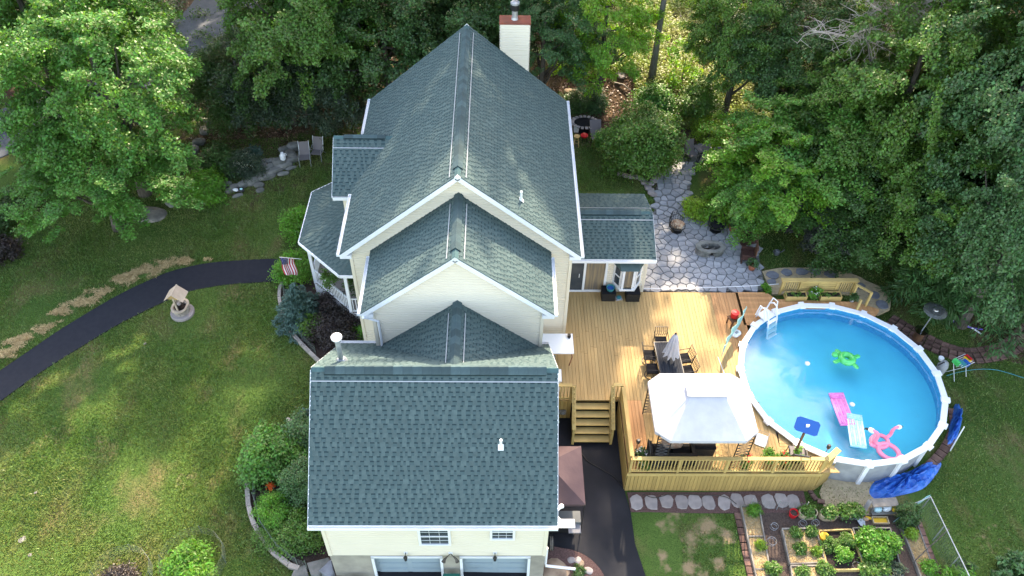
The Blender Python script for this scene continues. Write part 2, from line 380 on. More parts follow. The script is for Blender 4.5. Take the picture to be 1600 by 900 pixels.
# ------------------------------------------------ foliage
def leaf_quads(C,Nrm,L,W,rng):
    n=len(C); t=rng.normal(size=(n,3)); t-=Nrm*(t*Nrm).sum(1)[:,None]; t/=np.linalg.norm(t,axis=1)[:,None]+1e-9
    b=np.cross(Nrm,t); L=(L*rng.uniform(.7,1.25,n))[:,None]; W=(W*rng.uniform(.7,1.25,n))[:,None]
    V=np.stack([C-t*L/2,C+b*W/2-t*L*.08,C+t*L/2-Nrm*L*.12,C-b*W/2-t*L*.08],1).reshape(-1,3)
    return V,np.arange(4*n).reshape(-1,4)
def crown_mesh(name,seed,rad,nclump,per,leaf=(.17,.12),cr=.9,flat=.4,shell=.55,up=.8,low=-.75,droop=.25,pw=.6,spray=True):
    rng=np.random.default_rng(seed); rad=np.array(rad,float)
    d=rng.normal(size=(nclump*3,3)); d/=np.linalg.norm(d,axis=1)[:,None]; d=d[d[:,2]>low][:nclump]; n=len(d)
    r=(shell**3+(1-shell**3)*rng.uniform(0,1,n))**(1/3)
    # uneven outline
    ph=rng.uniform(0,6,4); f=1+.16*np.sin(3*np.arctan2(d[:,1],d[:,0])+ph[0])+.12*np.sin(5*np.arctan2(d[:,1],d[:,0])+4*d[:,2]+ph[1])+rng.normal(0,.07,n)
    C=d*(r*f)[:,None]*rad
    s=cr*rng.uniform(.6,1.35,n)
    m=(per*(s/cr)**2*rng.uniform(.6,1.3,n)).astype(int)
    idx=np.repeat(np.arange(n),m); K=len(idx)
    o=rng.normal(size=(K,3))*.5; rr=np.linalg.norm(o[:,:2],axis=1)
    if spray:
      hd=d*np.array([1,1,.25])+rng.normal(size=d.shape)*.35; hd/=np.linalg.norm(hd,axis=1)[:,None]
      sd=np.cross(hd,[0,0,1]); sd/=np.linalg.norm(sd,axis=1)[:,None]+1e-9
      u=rng.uniform(0,1,K)**.85; si=s[idx]
      # each bough: a spine with side twigs that get shorter to the tip
      tw=np.floor(u*7)/7+rng.normal(0,.025,K); lat=rng.uniform(-1,1,K); lat=np.sign(lat)*np.abs(lat)**.8
      P=C[idx]+hd[idx]*((tw*1.9-.95+np.abs(lat)*.35)*si)[:,None]+sd[idx]*(lat*.62*(1-.6*u)*si)[:,None]
      P+=rng.normal(size=(K,3))*np.stack([.07*si,.07*si,flat*.28*si],1)
      P[:,2]-=droop*si*(u**2+.5*lat**2*(1-u))
    else:
      P=C[idx]+o*np.stack([s[idx],s[idx],s[idx]*max(flat,.6)],1); P[:,2]-=droop*s[idx]*rr**2
    out=d[idx]*np.array([1,1,.5])
    Nn=np.zeros((K,3)); Nn[:,2]=up; Nn+=out*.35+rng.normal(size=(K,3))*.42; Nn/=np.linalg.norm(Nn,axis=1)[:,None]
    V,F=leaf_quads(P,Nn,leaf[0],leaf[1],rng)
    return npmesh(name,V,F),C
def conifer_mesh(name,seed,h,r,levels,per,leaf=(.30,.035),droop=.35,base=.1):
    rng=np.random.default_rng(seed); Ps=[];Ts=[]
    for i in range(levels):
        t=i/(levels-1); z=h*(base+(1-base)*t); rl=r*(1-t)**.8*rng.uniform(.85,1.1)+.1; nb=max(5,int(11*(1-t)+5))
        a0=rng.uniform(0,6)
        for k in range(nb):
            a=a0+2*PI*k/nb+rng.normal(0,.15); L=rl*rng.uniform(.75,1.15); dr=np.array([math.cos(a),math.sin(a),0])
            m=int(per*(.3+L/r)); u=rng.uniform(.12,1,m)**.7
            c=dr*(u*L)[:,None]; c[:,2]=z-droop*L*u**1.6+.12*L*u**4
            side=np.cross(dr,[0,0,1]); wdt=.32*L*(1-.6*u)*rng.uniform(-1,1,m); c+=side*wdt[:,None]; c[:,2]-=np.abs(wdt)*.25+rng.uniform(0,.1,m)
            tt=dr*.8+side*np.sign(wdt)[:,None]*.7+rng.normal(size=(m,3))*.3; tt[:,2]-=.25
            Ps.append(c);Ts.append(tt)
    C=np.concatenate(Ps);t=np.concatenate(Ts);t/=np.linalg.norm(t,axis=1)[:,None]
    b=np.cross(t,rng.normal(size=t.shape)*.4+[0,0,1]); b/=np.linalg.norm(b,axis=1)[:,None]
    n=len(C);L=leaf[0]*rng.uniform(.6,1.3,n)[:,None];W=leaf[1]*rng.uniform(.8,1.6,n)[:,None]
    V=np.stack([C-t*L/2,C+b*W,C+t*L/2,C-b*W],1).reshape(-1,3)
    return npmesh(name,V,np.arange(4*n).reshape(-1,4))
def trunk_mesh(name,h,r,seed,limbs=(),lean=(0,0),top=None,n=9):
    rs=random.Random(seed); mb=MB(); k=8; pts=[];rr=[]
    for i in range(k+1):
        t=i/k; pts.append((lean[0]*t+rs.uniform(-.1,.1)*t,lean[1]*t+rs.uniform(-.1,.1)*t,h*t-.3*(i==0))); rr.append(r*(1-.72*t)*(1.35 if i==0 else 1))
    mb.tube(pts,rr,n)
    for L in limbs:
        t=rs.uniform(.35,.8); a=Vector(pts[int(t*k)]); b=Vector(L); b.z=max(b.z,a.z*.8)
        mid=a.lerp(b,.5)+Vector((0,0,-.1*(b-a).length)); r0=r*(1-.72*t)*.5
        mb.tube([a,a.lerp(mid,.6),mid.lerp(b,.3),b],[r0,r0*.75,r0*.5,r0*.15],6)
    return mb.mesh(name,True)
CROWNS={}
def tree_proto(key,seed,rad,ncl,per,th,tr=.028,**k):
    me,C=crown_mesh('crown',seed,rad,ncl,per,**k)
    zc=th
    V=np.empty(len(me.vertices)*3,np.float32); me.vertices.foreach_get('co',V); V=V.reshape(-1,3); V[:,2]+=zc; me.vertices.foreach_set('co',V.ravel())
    rs=random.Random(seed); lim=[tuple(C[i]+[0,0,zc]) for i in rs.sample(range(len(C)),min(16,len(C)))]
    tm=trunk_mesh('trunk',zc+rad[2]*.45,tr*(zc+rad[2])+.05,seed,lim); CROWNS[key]=(me,tm)
_matcache={}
def tree(name,key,mt,label,xy,s=1,rz=0,group=None,sz=None,bark='bark',cat='tree',z=None,trunk=True):
    me,tm=CROWNS[key]; kk=(key,mt)
    if kk not in _matcache: m2=me.copy(); m2.name='crown'; m2.materials.clear(); m2.materials.append(M[mt]); _matcache[kk]=m2
    if (key,bark) not in _matcache and tm: m3=tm.copy(); m3.materials.clear(); m3.materials.append(M[bark]); _matcache[(key,bark)]=m3
    t=T(name,label,cat,(xy[0],xy[1],gz(xy[0],xy[1]) if z is None else z),rz,group); t.scale=(s,s,sz or s)
    c=bpy.data.objects.new('crown',_matcache[kk]); COL.objects.link(c); c.parent=t
    if tm and trunk: c=bpy.data.objects.new('trunk',_matcache[(key,bark)]); COL.objects.link(c); c.parent=t
    return t
# ------------------------------------------------ ground
def build_ground():
    xs=np.concatenate([[-160,-110,-75],np.arange(-52,6,.5),np.arange(6,12,.2),np.arange(12,52.1,.5),[75,110,160]]); ys=np.concatenate([[-120,-70,-35],np.arange(-20,-6,.5),np.arange(-6,2,.2),np.arange(2,62.1,.5),[85,120,160]])
    Xg,Yg=np.meshgrid(xs,ys); Zg=gza(Xg,Yg)+.03*np.sin(Xg*.9)*np.cos(Yg*.7)
    nx,ny=len(xs),len(ys); V=np.stack([Xg,Yg,Zg],-1).reshape(-1,3)
    i=np.arange(ny-1)[:,None]*nx+np.arange(nx-1)[None]; F=np.stack([i,i+1,i+nx+1,i+nx],-1).reshape(-1,4)
    me=npmesh('ground',V,F)
    # woodland floor mask (what covers the soil)
    X1,Y1=Xg.ravel(),Yg.ravel(); L=np.zeros(len(X1))
    L+=np.clip((Y1-(21.5-.12*X1))/2,-.6,1)
    L=np.maximum(L,np.clip((X1-(22.5+.1*(12-Y1)))/2,-.6,1)*(Y1>6)-.6*(Y1<=6))
    L=np.maximum(L,np.clip(1-np.hypot((X1+12.5)/4.5,(Y1-19.5)/3.5),-.6,1)*1.4)
    a=me.attributes.new('litter','FLOAT','POINT'); a.data.foreach_set('value',(L*.5+.45).astype(np.float32))
    D=np.zeros(len(X1))
    for (x,y,r,s) in DRY: D=np.maximum(D,s*.9*np.clip(1.0-np.hypot(X1-x,Y1-y)/r,0,1))
    a=me.attributes.new('dry','FLOAT','POINT'); a.data.foreach_set('value',D.astype(np.float32))
    link('ground',me,'lawn',kind='structure')
DRY=[(p[0],p[1],r,s) for p,r,s in (((9.33,-1.45,0.32),.8,1),((10.00,-1.85,0.31),.6,1),((7.61,-1.48,0.37),.45,.9),((7.94,-1.51,0.35),.4,.9),((8.64,-1.98,0.31),.7,.9),((9.35,-2.03,0.31),.5,.8),((8.50,-2.48,0.30),.45,.9),((7.53,-2.61,0.31),.45,1),((8.40,-3.09,0.30),.65,1),((9.48,-2.90,0.30),.6,1),((7.54,-3.10,0.31),.5,.8),((8.11,-1.00,0.37),.7,.8),((8.89,-3.33,0.30),.5,.9),((-14.33,1.63,0.73),2,.45),((-16.68,1.91,0.75),2.5,.45),((-9.13,6.80,0.84),1.5,.5),((-16.25,5.72,0.80),1.6,.45),((19.64,-1.94,0.40),3,.45),((21.33,2.24,0.45),2.2,.4),((-19.74,13.03,0.82),2.2,.45),((-10.51,0.29,0.60),1.2,.6),((-11.12,8.91,1.00),1.2,.4))]
build_ground()
road_pts=[(-27.75,20.17),(-26.50,21.32),(-25.59,22.54),(-23.86,23.63),(-22.04,24.69),(-20.24,26.12),(-19.16,28.69),(-18.27,30.75),(-17.39,32.85),(-16.88,35.42),(-16.83,39.63),(-17.05,43.76)]
def strip(P,wd):
    S=spline(P,6); a=[];b=[]
    for i,p in enumerate(S):
        q=S[min(i+1,len(S)-1)]; o=S[max(i-1,0)]; dx,dy=q[0]-o[0],q[1]-o[1]; l=math.hypot(dx,dy); a.append((p[0]-dy/l*wd,p[1]+dx/l*wd)); b.append((p[0]+dy/l*wd,p[1]-dx/l*wd))
    return a+b[::-1]
drape('road',strip(road_pts,2.1),'asphalt_road',.06,1,kind='structure')
path_up=spline([(-20.16,4.77),(-19.61,5.37),(-18.73,6.55),(-17.80,7.78),(-16.32,9.35),(-14.91,10.51),(-13.91,11.18),(-12.25,11.75),(-10.16,11.95),(-8.84,11.95)],4)
path_dn=spline([(-8.66,10.48),(-10.44,10.41),(-11.86,10.15),(-12.93,9.77),(-14.15,8.91),(-15.57,7.86),(-17.00,6.31),(-17.94,5.20),(-18.96,3.79),(-19.45,3.11)],4)
drape('path',path_up+path_dn,'asphalt_path',.035,.5,kind='structure')
drape('driveway',[(3.39,4.38),(7.04,4.38),(6.33,0.01),(6.48,-0.94),(6.52,-2.20),(6.80,-3.50),(6.88,-4.74),(3.33,-4.66),(0.20,-4.71),(-3.79,-4.70),(-3.80,-3.41),(-3.95,-3.23),(-2.62,-2.91),(2.92,-2.86),(3.22,-2.41)],'asphalt_drive',.04,.5,kind='structure')
drape('mulch_bed',spline([(3.17,-2.45),(3.87,-2.37),(4.52,-2.57),(5.01,-2.94),(5.32,-3.47),(5.37,-4.24),(3.12,-4.22)],4,True),'red_mulch',.07,.4,kind='structure')
bedA=spline([(-8.46,11.39),(-8.61,9.88),(-8.29,8.57),(-7.73,7.54),(-6.87,6.55),(-6.27,5.92)],6)
drape('mulch_bed',bedA+[(-4.51,5.45),(-3.49,6.14),(-4.08,9.35),(-5.19,11.33)],'mulch',.05,.4,kind='structure')
bedB=spline([(-6.62,2.85),(-7.51,1.87),(-8.08,0.58),(-7.89,-0.65),(-7.42,-1.68),(-6.67,-2.57),(-5.88,-3.14),(-5.53,-3.24)],6)
drape('mulch_bed',bedB+[(-4.14,-3.54),(-3.48,-3.39),(-4.71,-1.00),(-5.32,3.47)],'mulch',.05,.4,kind='structure')
def shrub_bed(): pass
# ------------------------------------------------ house
house=T('house','cream sided house with green shingle roofs and two garage doors','house',(0,0,0))
def shingles(name,O,U,V,L,H,seed,indiv=0,label=None,zinc=None):
    O,U,V=Vector(O),Vector(U).normalized(),Vector(V).normalized(); N=U.cross(V); rs=random.Random(seed)
    q=lambda u,v,h:O+U*u+V*v+N*h
    b=MB(); t=.07
    P=[q(0,0,-t),q(L,0,-t),q(L,H,-t),q(0,H,-t),q(0,0,0),q(L,0,0),q(L,H,0),q(0,H,0)]
    b.add(P,[(0,3,2,1),(4,5,6,7),(0,1,5,4),(1,2,6,5),(2,3,7,6),(3,0,4,7)])
    ex=.145; nc=int(H/ex); ex=H/nc
    for j in range(nc):
        b.quad(q(0,j*ex,.010),q(L,j*ex,.010),q(L,j*ex+ex,.002),q(0,j*ex+ex,.002)); b.quad(q(0,j*ex,0),q(L,j*ex,0),q(L,j*ex,.010),q(0,j*ex,.010))
    roof=b.build(name,'shingle_base',house)
    if label: roof['label']=label
    tabs=MB(); dk=MB(); cnt=0; VAR={}
    def tab(mb,o,u,w_,j,lift):
        v0,v1=j*ex-(.004 if j else 0),j*ex+ex+.006
        A=lambda uu,vv,h:o+U*uu+V*vv+N*h
        Q=[A(u,v0,.008),A(u+w_,v0,.008),A(u+w_,v0,.02+lift),A(u,v0,.02+lift),A(u,v1,.008+lift*.5),A(u+w_,v1,.008+lift*.5)]
        return mb.add(Q,[(0,1,2,3),(3,2,5,4),(0,3,4),(1,5,2)])
    for j in range(nc):
        u=-rs.uniform(0,.2)
        while u<L:
            w_=rs.choice((.08,.11,.14,.18)); u0=max(u,0); u1=min(u+w_,L)
            if u1-u0>.03:
                if cnt<indiv:
                    key=w_
                    if key not in VAR:
                        m1=MB(); tab(m1,Vector((0,0,0)),0,w_,0,0); mm=m1.mesh('shingle'); mm.materials.append(M['shingle_obj']); VAR[key]=mm
                    if u1-u0>w_*.9:
                        o=bpy.data.objects.new('shingle',VAR[key]); COL.objects.link(o); o.parent=roof; o.location=O+U*u0+V*(j*ex); cnt+=1
                    else: tab(tabs,O,u0,u1-u0,j,0)
                else: tab(tabs,O,u0,u1-u0,j,rs.uniform(0,.004))
            gw=rs.choice((.08,.10,.13,.15))
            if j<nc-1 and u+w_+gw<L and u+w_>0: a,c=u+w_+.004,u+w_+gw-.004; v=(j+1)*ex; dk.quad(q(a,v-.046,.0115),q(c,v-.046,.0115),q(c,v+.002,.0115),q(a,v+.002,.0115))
            u+=w_+gw
    o=tabs.build('shingles','shingle',roof); o['kind']='stuff'
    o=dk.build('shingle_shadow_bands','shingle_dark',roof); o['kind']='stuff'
    if zinc:
        z=MB(); z.box((0,0,0),(0,0,0)); z=MB()
        for (a,c,v) in zinc: z.bar(q(a,v,.028),q(c,v,.028),.030,.010,N)
        z.build('zinc_strip','zinc',roof)
    return roof
M['shingle_obj']=mat('shingle_single',(.078,.119,.115),.9,(.063,.098,.096),5,.3,120,objvar=.10)
def sub(V,W): return Vector(V)-Vector(W)
def ridge_vent(name,a,b,slope,w_=.17,parent=None,n=None):
    a,b=Vector(a),Vector(b); d=(b-a); L=d.length; d.normalize(); s=Vector((0,0,1)).cross(d).normalized()
    n=n or int(L/.3); 
    p=parent or house
    prev=None
    root=None
    mb=MB()
    for side in (-1,1):
        mb.quad(a+s*side*w_+Vector((0,0,-w_*slope+.02)),b+s*side*w_+Vector((0,0,-w_*slope+.02)),b+s*side*w_+Vector((0,0,-w_*slope+.075)),a+s*side*w_+Vector((0,0,-w_*slope+.075)))
    for e,o_ in ((a,1),(b,-1)): mb.quad(e+Vector((0,0,.09)),e+s*w_+Vector((0,0,-w_*slope+.02)),e-s*w_+Vector((0,0,-w_*slope+.02)))
    root=mb.build(name,'shingle_dark',p)
    w2=.11
    for e0,e1 in ((a-d*.42,a),(b,b+d*.42)):
        cp=MB()
        for side in (-1,1): cp.quad(e0+Vector((0,0,.03)),e1+Vector((0,0,.03)),e1+s*side*w2+Vector((0,0,.026-w2*slope)),e0+s*side*w2+Vector((0,0,.026-w2*slope)))
        cp.build('ridge_shingle','ridge_cap',root)
    me=None
    for i in range(n):
        if me is None:
            m=MB(); l=L/n+.03
            for side in (-1,1):
                e=s*side*w_+Vector((0,0,-w_*slope)); z0=Vector((0,0,.078)); z1=Vector((0,0,.095))
                P=[z0,z0+e,z1+e+d*l,z1+d*l] if side==1 else [z0,z1+d*l,z1+e+d*l,z0+e]
                m.quad(*P)
                m.quad(z0+e,z1+e+d*l,z1+e+d*l-Vector((0,0,.03)),z0+e-Vector((0,0,.03)))
            me=m.mesh('ridge_cap'); me.materials.append(M['ridge_cap_o'])
        o=bpy.data.objects.new('ridge_cap',me); COL.objects.link(o); o.parent=root; o.location=a+d*(L*i/n)
M['ridge_cap_o']=mat('ridge_cap_single',(.056,.094,.098),.9,(.045,.076,.082),5,.3,90,objvar=.25)
ZR,MW,ZE,YF,YB=10.84,4.582,6.99,6.151,16.604
def gable_y(name,zr,w_,ze,y0,y1,seed,label,zs=True):
    a=Vector((w_,0,zr-ze)); H=a.length; L=y1-y0
    r=shingles(name,(w_,y0,ze),(0,1,0),(-w_,0,zr-ze),L,H,seed,label=label,zinc=[(0.15,L-.35,H-.36)] if zs else None)
    r=shingles(name,(-w_,y1,ze),(0,-1,0),(w_,0,zr-ze),L,H,seed+1,zinc=[(.35,L-.15,H-.36)] if zs else None)
    if label: r['label']=label
gable_y('main_roof',ZR,MW,ZE,YF,YB,11,None)
ridge_vent('ridge_vent',(0,YF+.45,ZR),(0,YB-.5,ZR),.84)
gable_y('middle_roof',9.744,3.449,6.915,3.223,6.52,21,None)
ridge_vent('ridge_vent',(0,3.6,9.744),(0,6.48,9.744),.82)
gable_y('link_roof',7.42,3.6,4.47,.3,3.36,31,None)
ridge_vent('ridge_vent',(0,.42,7.42),(0,3.34,7.42),.82)
GX0,GX1,GYN,GYR,GYB,GZR,GZE=-4.529,3.369,-3.707,.055,3.805,7.861,4.601
Hg=math.hypot(GYR-GYN,GZR-GZE); Lg=GX1-GX0
shingles('garage_roof',(GX0,GYN,GZE),(1,0,0),(0,GYR-GYN,GZR-GZE),Lg,Hg,41,indiv=300,zinc=[(0,Lg,Hg-.42)])
shingles('garage_roof',(GX1,GYB,GZE),(-1,0,0),(0,-(GYB-GYR),GZR-GZE),Lg,Hg,43)
ridge_vent('ridge_vent',(GX0+.45,GYR,GZR),(GX1-.4,GYR,GZR),.86,.19)
# right breakfast room roof and left entry dormer roof
BX0,BX1,BY0,BY1,BZR,BZE=4.2,8.26,9.1,13.56,4.77,3.95; BYR=(BY0+BY1)/2; Hb=math.hypot(BYR-BY0,BZR-BZE)
shingles('side_room_roof',(BX0,BY0,BZE),(1,0,0),(0,BYR-BY0,BZR-BZE),BX1-BX0,Hb,51,zinc=[(0,BX1-BX0,Hb-.42)])
shingles('side_room_roof',(BX1,BY1,BZE),(-1,0,0),(0,BYR-BY1,BZR-BZE),BX1-BX0,Hb,53,zinc=[(0,BX1-BX0,Hb-.42)])
ridge_vent('ridge_vent',(BX0+.1,BYR,BZR),(BX1-.55,BYR,BZR),.37,.2)
DY=11.85;DZR=8.33;DZE=6.75;DH=1.95; Hd=math.hypot(DH,DZR-DZE)
shingles('dormer_roof',(-5.43,DY-DH,DZE),(1,0,0),(0,DH,DZR-DZE),2.6,Hd,61,zinc=[(0,2.1,Hd-.5)])
shingles('dormer_roof',(-2.83,DY+DH,DZE),(-1,0,0),(0,-DH,DZR-DZE),2.6,Hd,63)
ridge_vent('ridge_vent',(-5.0,DY,DZR),(-3.3,DY,DZR),.8,.12)
# walls with lapped siding
def siding(mb,P0,U,N,z0,z1,ur,ex=.125):
    P0,U,N=Vector(P0),Vector(U),Vector(N); z=z0
    while z<z1-.01:
        zt=min(z+ex,z1); a,b=ur((z+zt)/2)
        if b-a>.02:
            q=lambda u,zz,h:Vector((P0.x,P0.y,0))+U*u+N*h+Vector((0,0,zz))
            zm,zn=z+(zt-z)*.62,z+(zt-z)*.78; mb.quad(q(a,z,.036),q(b,z,.036),q(b,zm,.028),q(a,zm,.028)); mb.quad(q(a,zm,.028),q(b,zm,.028),q(b,zn,.004),q(a,zn,.004)); mb.quad(q(a,zn,.004),q(b,zn,.004),q(b,zt,.001),q(a,zt,.001)); mb.quad(q(a,z,0),q(b,z,0),q(b,z,.036),q(a,z,.036))
        z=zt
def wall(name,fn,body=None,m='siding',lab=None):
    mb=MB(); fn(mb); 
    if body: body(mb)
    o=mb.build(name,m,house); return o
kM=(ZR-ZE)/MW; kB=(9.744-6.915)/3.449; kL=(7.42-4.47)/3.6
Wm=4.23; YW=6.5
mt=lambda z:min(Wm,(ZR-.12-z)/kM)
wall('wall',lambda mb:siding(mb,(0,YW,0),(1,0,0),(0,-1,0),1.4,10.7,lambda z:(-mt(z),mt(z))))
wall('wall',lambda mb:siding(mb,(Wm,YW,0),(0,1,0),(1,0,0),1.4,7.2,lambda z:(0,9.8)))
wall('wall',lambda mb:siding(mb,(-Wm,16.3,0),(0,-1,0),(-1,0,0),1.0,7.2,lambda z:(0,9.8)))
wall('wall',lambda mb:siding(mb,(0,16.3,0),(-1,0,0),(0,1,0),1.4,10.7,lambda z:(-mt(z),mt(z))))
def solid(poly,y0,y1,m='siding',name='wall_core'):
    mb=MB(); n=len(poly); V=[(x,y0,z) for x,z in poly]+[(x,y1,z) for x,z in poly]
    mb.add(V,[tuple(range(n)),tuple(range(2*n-1,n-1,-1))]+[((i+1)%n,i,n+i,n+(i+1)%n) for i in range(n)])
    return mb.build(name,m,house)
solid([(-Wm+.01,.2),(Wm-.01,.2),(Wm-.01,7.15),(0,10.68),(-Wm+.01,7.15)],YW+.01,16.29)
W2=3.02; y2=3.4
m2=lambda z:min(W2,(9.744-.12-z)/kB)
wall('wall',lambda mb:siding(mb,(0,y2,0),(1,0,0),(0,-1,0),4.2,9.6,lambda z:(-m2(z),m2(z))))
wall('wall',lambda mb:siding(mb,(W2,y2,0),(0,1,0),(1,0,0),1.4,7.2,lambda z:(0,3.1)))
wall('wall',lambda mb:siding(mb,(-W2,YW,0),(0,-1,0),(-1,0,0),.8,7.2,lambda z:(0,3.1)))
solid([(-W2+.01,.2),(W2-.01,.2),(W2-.01,7.1),(0,9.6),(-W2+.01,7.1)],y2+.01,YW+.02)
# garage block
gx0,gx1,gy0,gy1=-4.22,3.07,-3.41,3.5; FZ=2.04
wall('wall',lambda mb:siding(mb,(0,gy0,0),(1,0,0),(0,-1,0),FZ,4.86,lambda z:(gx0,gx1)))
gt=lambda z:min(3.5,(7.76-z)/.867)
for sx,P,U,N in ((1,(gx1,GYR,0),(0,1,0),(1,0,0)),(-1,(gx0,GYR,0),(0,-1,0),(-1,0,0))):
    wall('wall',lambda mb:siding(mb,P,U,N,FZ-.4,7.7,lambda z:(-gt(z) if sx>0 else -gt(z),gt(z))))
mb=MB(); prof=[(gy0+.30,0),(gy1,0),(gy1,4.8),(GYR,7.74),(gy0+.01,4.85),(gy0+.01,FZ),(gy0+.30,FZ)]
V=[(gx0+.01,y,z) for y,z in prof]+[(gx1-.01,y,z) for y,z in prof]; n=7
mb.add(V,[tuple(range(n-1,-1,-1)),tuple(range(n,2*n))]+[(i,(i+1)%n,n+(i+1)%n,n+i) for i in range(n)]); mb.build('wall_core','siding',house)
# foundation with door recesses: piers between and beside the doors
DX=((-2.86,-.42),(.17,2.60)); rec=.24; zf0=-.5
mb=MB(); yo=gy0-.02
for a,b in ((gx0-.02,DX[0][0]),(DX[0][1],DX[1][0]),(DX[1][1],gx1+.02)): mb.box(((a+b)/2,yo+.14,(FZ+zf0)/2),(b-a,.30,FZ-zf0))
for a,b in DX: mb.box(((a+b)/2,yo+.14,FZ-.035),(b-a,.30,.07))
mb.box((gx1,.2,.7),(.04,7.0,2.3)); mb.box((gx0,.2,.7),(.04,7.0,2.3))
mb.build('foundation','concrete',house)
for a,b in DX:
    fr=MB(); zt=FZ-.07
    fr.box(((a+b)/2,yo-.02,zt-.045),(b-a,.06,.09)); 
    for x in (a+.045,b-.045): fr.box((x,yo-.02,zt/2-.2),(.09,.06,zt+.4-.09))
    F=fr.build('garage_door','white_trim',house)
    p=MB(); p.box(((a+b)/2,yo+.23,.9),(b-a-.02,.04,2.4)); p.build('door_leaf','garage_paint',F)
    me=None
    for r in range(4):
        for c in range(2):
            if me is None:
                m=MB(); w_=(b-a)/2-.22; h=.30
                m.box((0,-.006,0),(w_,.012,h)); m.box((0,-.016,0),(w_-.09,.012,h-.09)); me=m.mesh('door_panel'); me.materials.append(M['garage_paint'])
            o=bpy.data.objects.new('door_panel',me); COL.objects.link(o); o.parent=F; o.location=((a+b)/2+(-.5 if c==0 else .5)*((b-a)/2-.06),yo+.205,1.70-r*.41)
# soffits, fascia, rakes, gutters, returns
def rake(y,zr,w_,ze,wy,ov=.30):
    mb=MB()
    for s in (-1,1):
        A=Vector((0,y,zr-.06)); B=Vector((s*w_,y,ze-.06)); n=Vector((s*(zr-ze),0,w_)).normalized()
        mb.bar(A+n*-.06,B+n*-.06,.035,.17,n)     # fascia board
    mb.box((0,y-.004,zr-.085),(.16,.034,.16),M_=Matrix.Rotation(R(45),3,'Y'))
    mb.build('rake_board','white_trim',house)
    mb=MB()
    for s in (-1,1):
        P=[(0,y,zr-.2),(s*w_,y,ze-.2),(s*w_,wy,ze-.2),(0,wy,zr-.2)]; mb.quad(*P)
        # cornice return
        mb.box((s*(w_-.22),(y+wy)/2+.005,ze-.13),(.44,abs(wy-y),.16))
    mb.build('soffit','white_trim',house)
def bar_part(name,a,b,w_,h,m='white_trim',parent=None,up=(0,0,1)): return MB().bar(a,b,w_,h,up).build(name,m,parent or house)
rake(YF,ZR,MW,ZE,YW-.02); rake(YB,ZR,MW,ZE,16.32)
rake(3.223,9.744,3.449,6.915,y2-.02)
def gutter(a,b,side):
    a,b=Vector(a),Vector(b); d=(b-a).normalized(); s=Vector(side); mb=MB()
    mb.bar(a+s*.005,b+s*.005,.012,.12); mb.bar(a+s*.11,b+s*.11,.012,.11); mb.bar(a+s*.057+Vector((0,0,-.055)),b+s*.057+Vector((0,0,-.055)),.11,.012)
    for p in (a,b): mb.bar(p+s*.0,p+s*.12,.012,.11)
    mb.build('gutter','white_trim',house)
gutter((MW,YF,ZE-.03),(MW,YB,ZE-.03),(1,0,0)); gutter((-MW,YF,ZE-.03),(-MW,9.7,ZE-.03),(-1,0,0)); gutter((-MW,13.9,ZE-.03),(-MW,YB,ZE-.03),(-1,0,0))
gutter((3.449,3.223,6.88),(3.449,6.15,6.88),(1,0,0)); gutter((-3.449,3.223,6.88),(-3.449,6.15,6.88),(-1,0,0))
gutter((GX0,GYN,GZE-.03),(GX1,GYN,GZE-.03),(0,-1,0)); gutter((GX0,GYB,GZE-.03),(GX1,GYB,GZE-.03),(0,1,0))
gutter((BX0,BY0,BZE-.03),(BX1,BY0,BZE-.03),(0,-1,0))
for (x,y,z,w1,w2) in ((GX0+.15,GYN,0,0,0),(GX1-.15,GYN,0,0,0)):
    mb=MB(); s=-1 if x<0 else 1; xe=GX0 if s<0 else GX1
    for y1_ in (GYN,GYB): mb.bar((xe,GYR,GZR-.1),(xe,y1_,GZE-.1),.03,.16)
    mb.build('rake_board','white_trim',house)
mb=MB(); mb.box((0,GYN+.16,GZE-.12),(Lg-.04,.30,.02)); mb.build('soffit','soffit',house)
for xe,ya,zr_,yb_,ze_ in ((-5.43,DY,DZR,DY-DH,DZE),(-5.43,DY,DZR,DY+DH,DZE),(BX1,BYR,BZR,BY0,BZE),(BX1,BYR,BZR,BY1,BZE)):
    bar_part('rake_board',(xe,ya,zr_-.1),(xe,yb_,ze_-.1),.03,.16)
mb=MB()
for (x,y,z0,z1) in ((gx0,gy0,FZ,4.5),(gx1,gy0,FZ,4.5),(Wm,YW,1.5,6.9),(-Wm,YW,1.2,6.9),(W2,y2,4.4,6.85),(-W2,y2,4.4,6.85)):
    mb=MB(); mb.box((x,y,(z0+z1)/2),(.12,.12,z1-z0)); mb.build('corner_trim','siding',house)
# dormer box and its front, side room, flat roof parts
mb=MB(); prof=[(DY-DH+.35,1.6),(DY+DH-.35,1.6),(DY+DH-.35,6.85),(DY,8.15),(DY-DH+.35,6.85)]
V=[(-5.1,y,z) for y,z in prof]+[(-4.2,y,z) for y,z in prof]
mb.add(V,[tuple(range(4,-1,-1)),tuple(range(5,10))]+[(i,(i+1)%5,5+(i+1)%5,5+i) for i in range(5)]); mb.build('wall_core','siding',house)
mb=MB(); mb.box((-4.95,DY-DH+.12,DZE-.16),(.96,.26,.16)); mb.build('cornice','white_trim',house)
mb=MB(); mb.box((-4.72,DY-DH+.3,5.2),(.16,.10,3.0)); mb.build('downspout','white_trim',house)
bx1=7.95; by0=9.4; by1=13.25
wall('wall',lambda mb:siding(mb,(0,by0,0),(1,0,0),(0,-1,0),1.7,3.9,lambda z:(6.25,bx1)))
wall('wall',lambda mb:siding(mb,(bx1,by0,0),(0,1,0),(1,0,0),1.4,4.0,lambda z:(0,by1-by0)))
mb=MB(); mb.box(((Wm+bx1)/2,(by0+by1)/2+.01,2.2),(bx1-Wm-.02,by1-by0-.02,3.5)); mb.build('wall_core','siding',house)
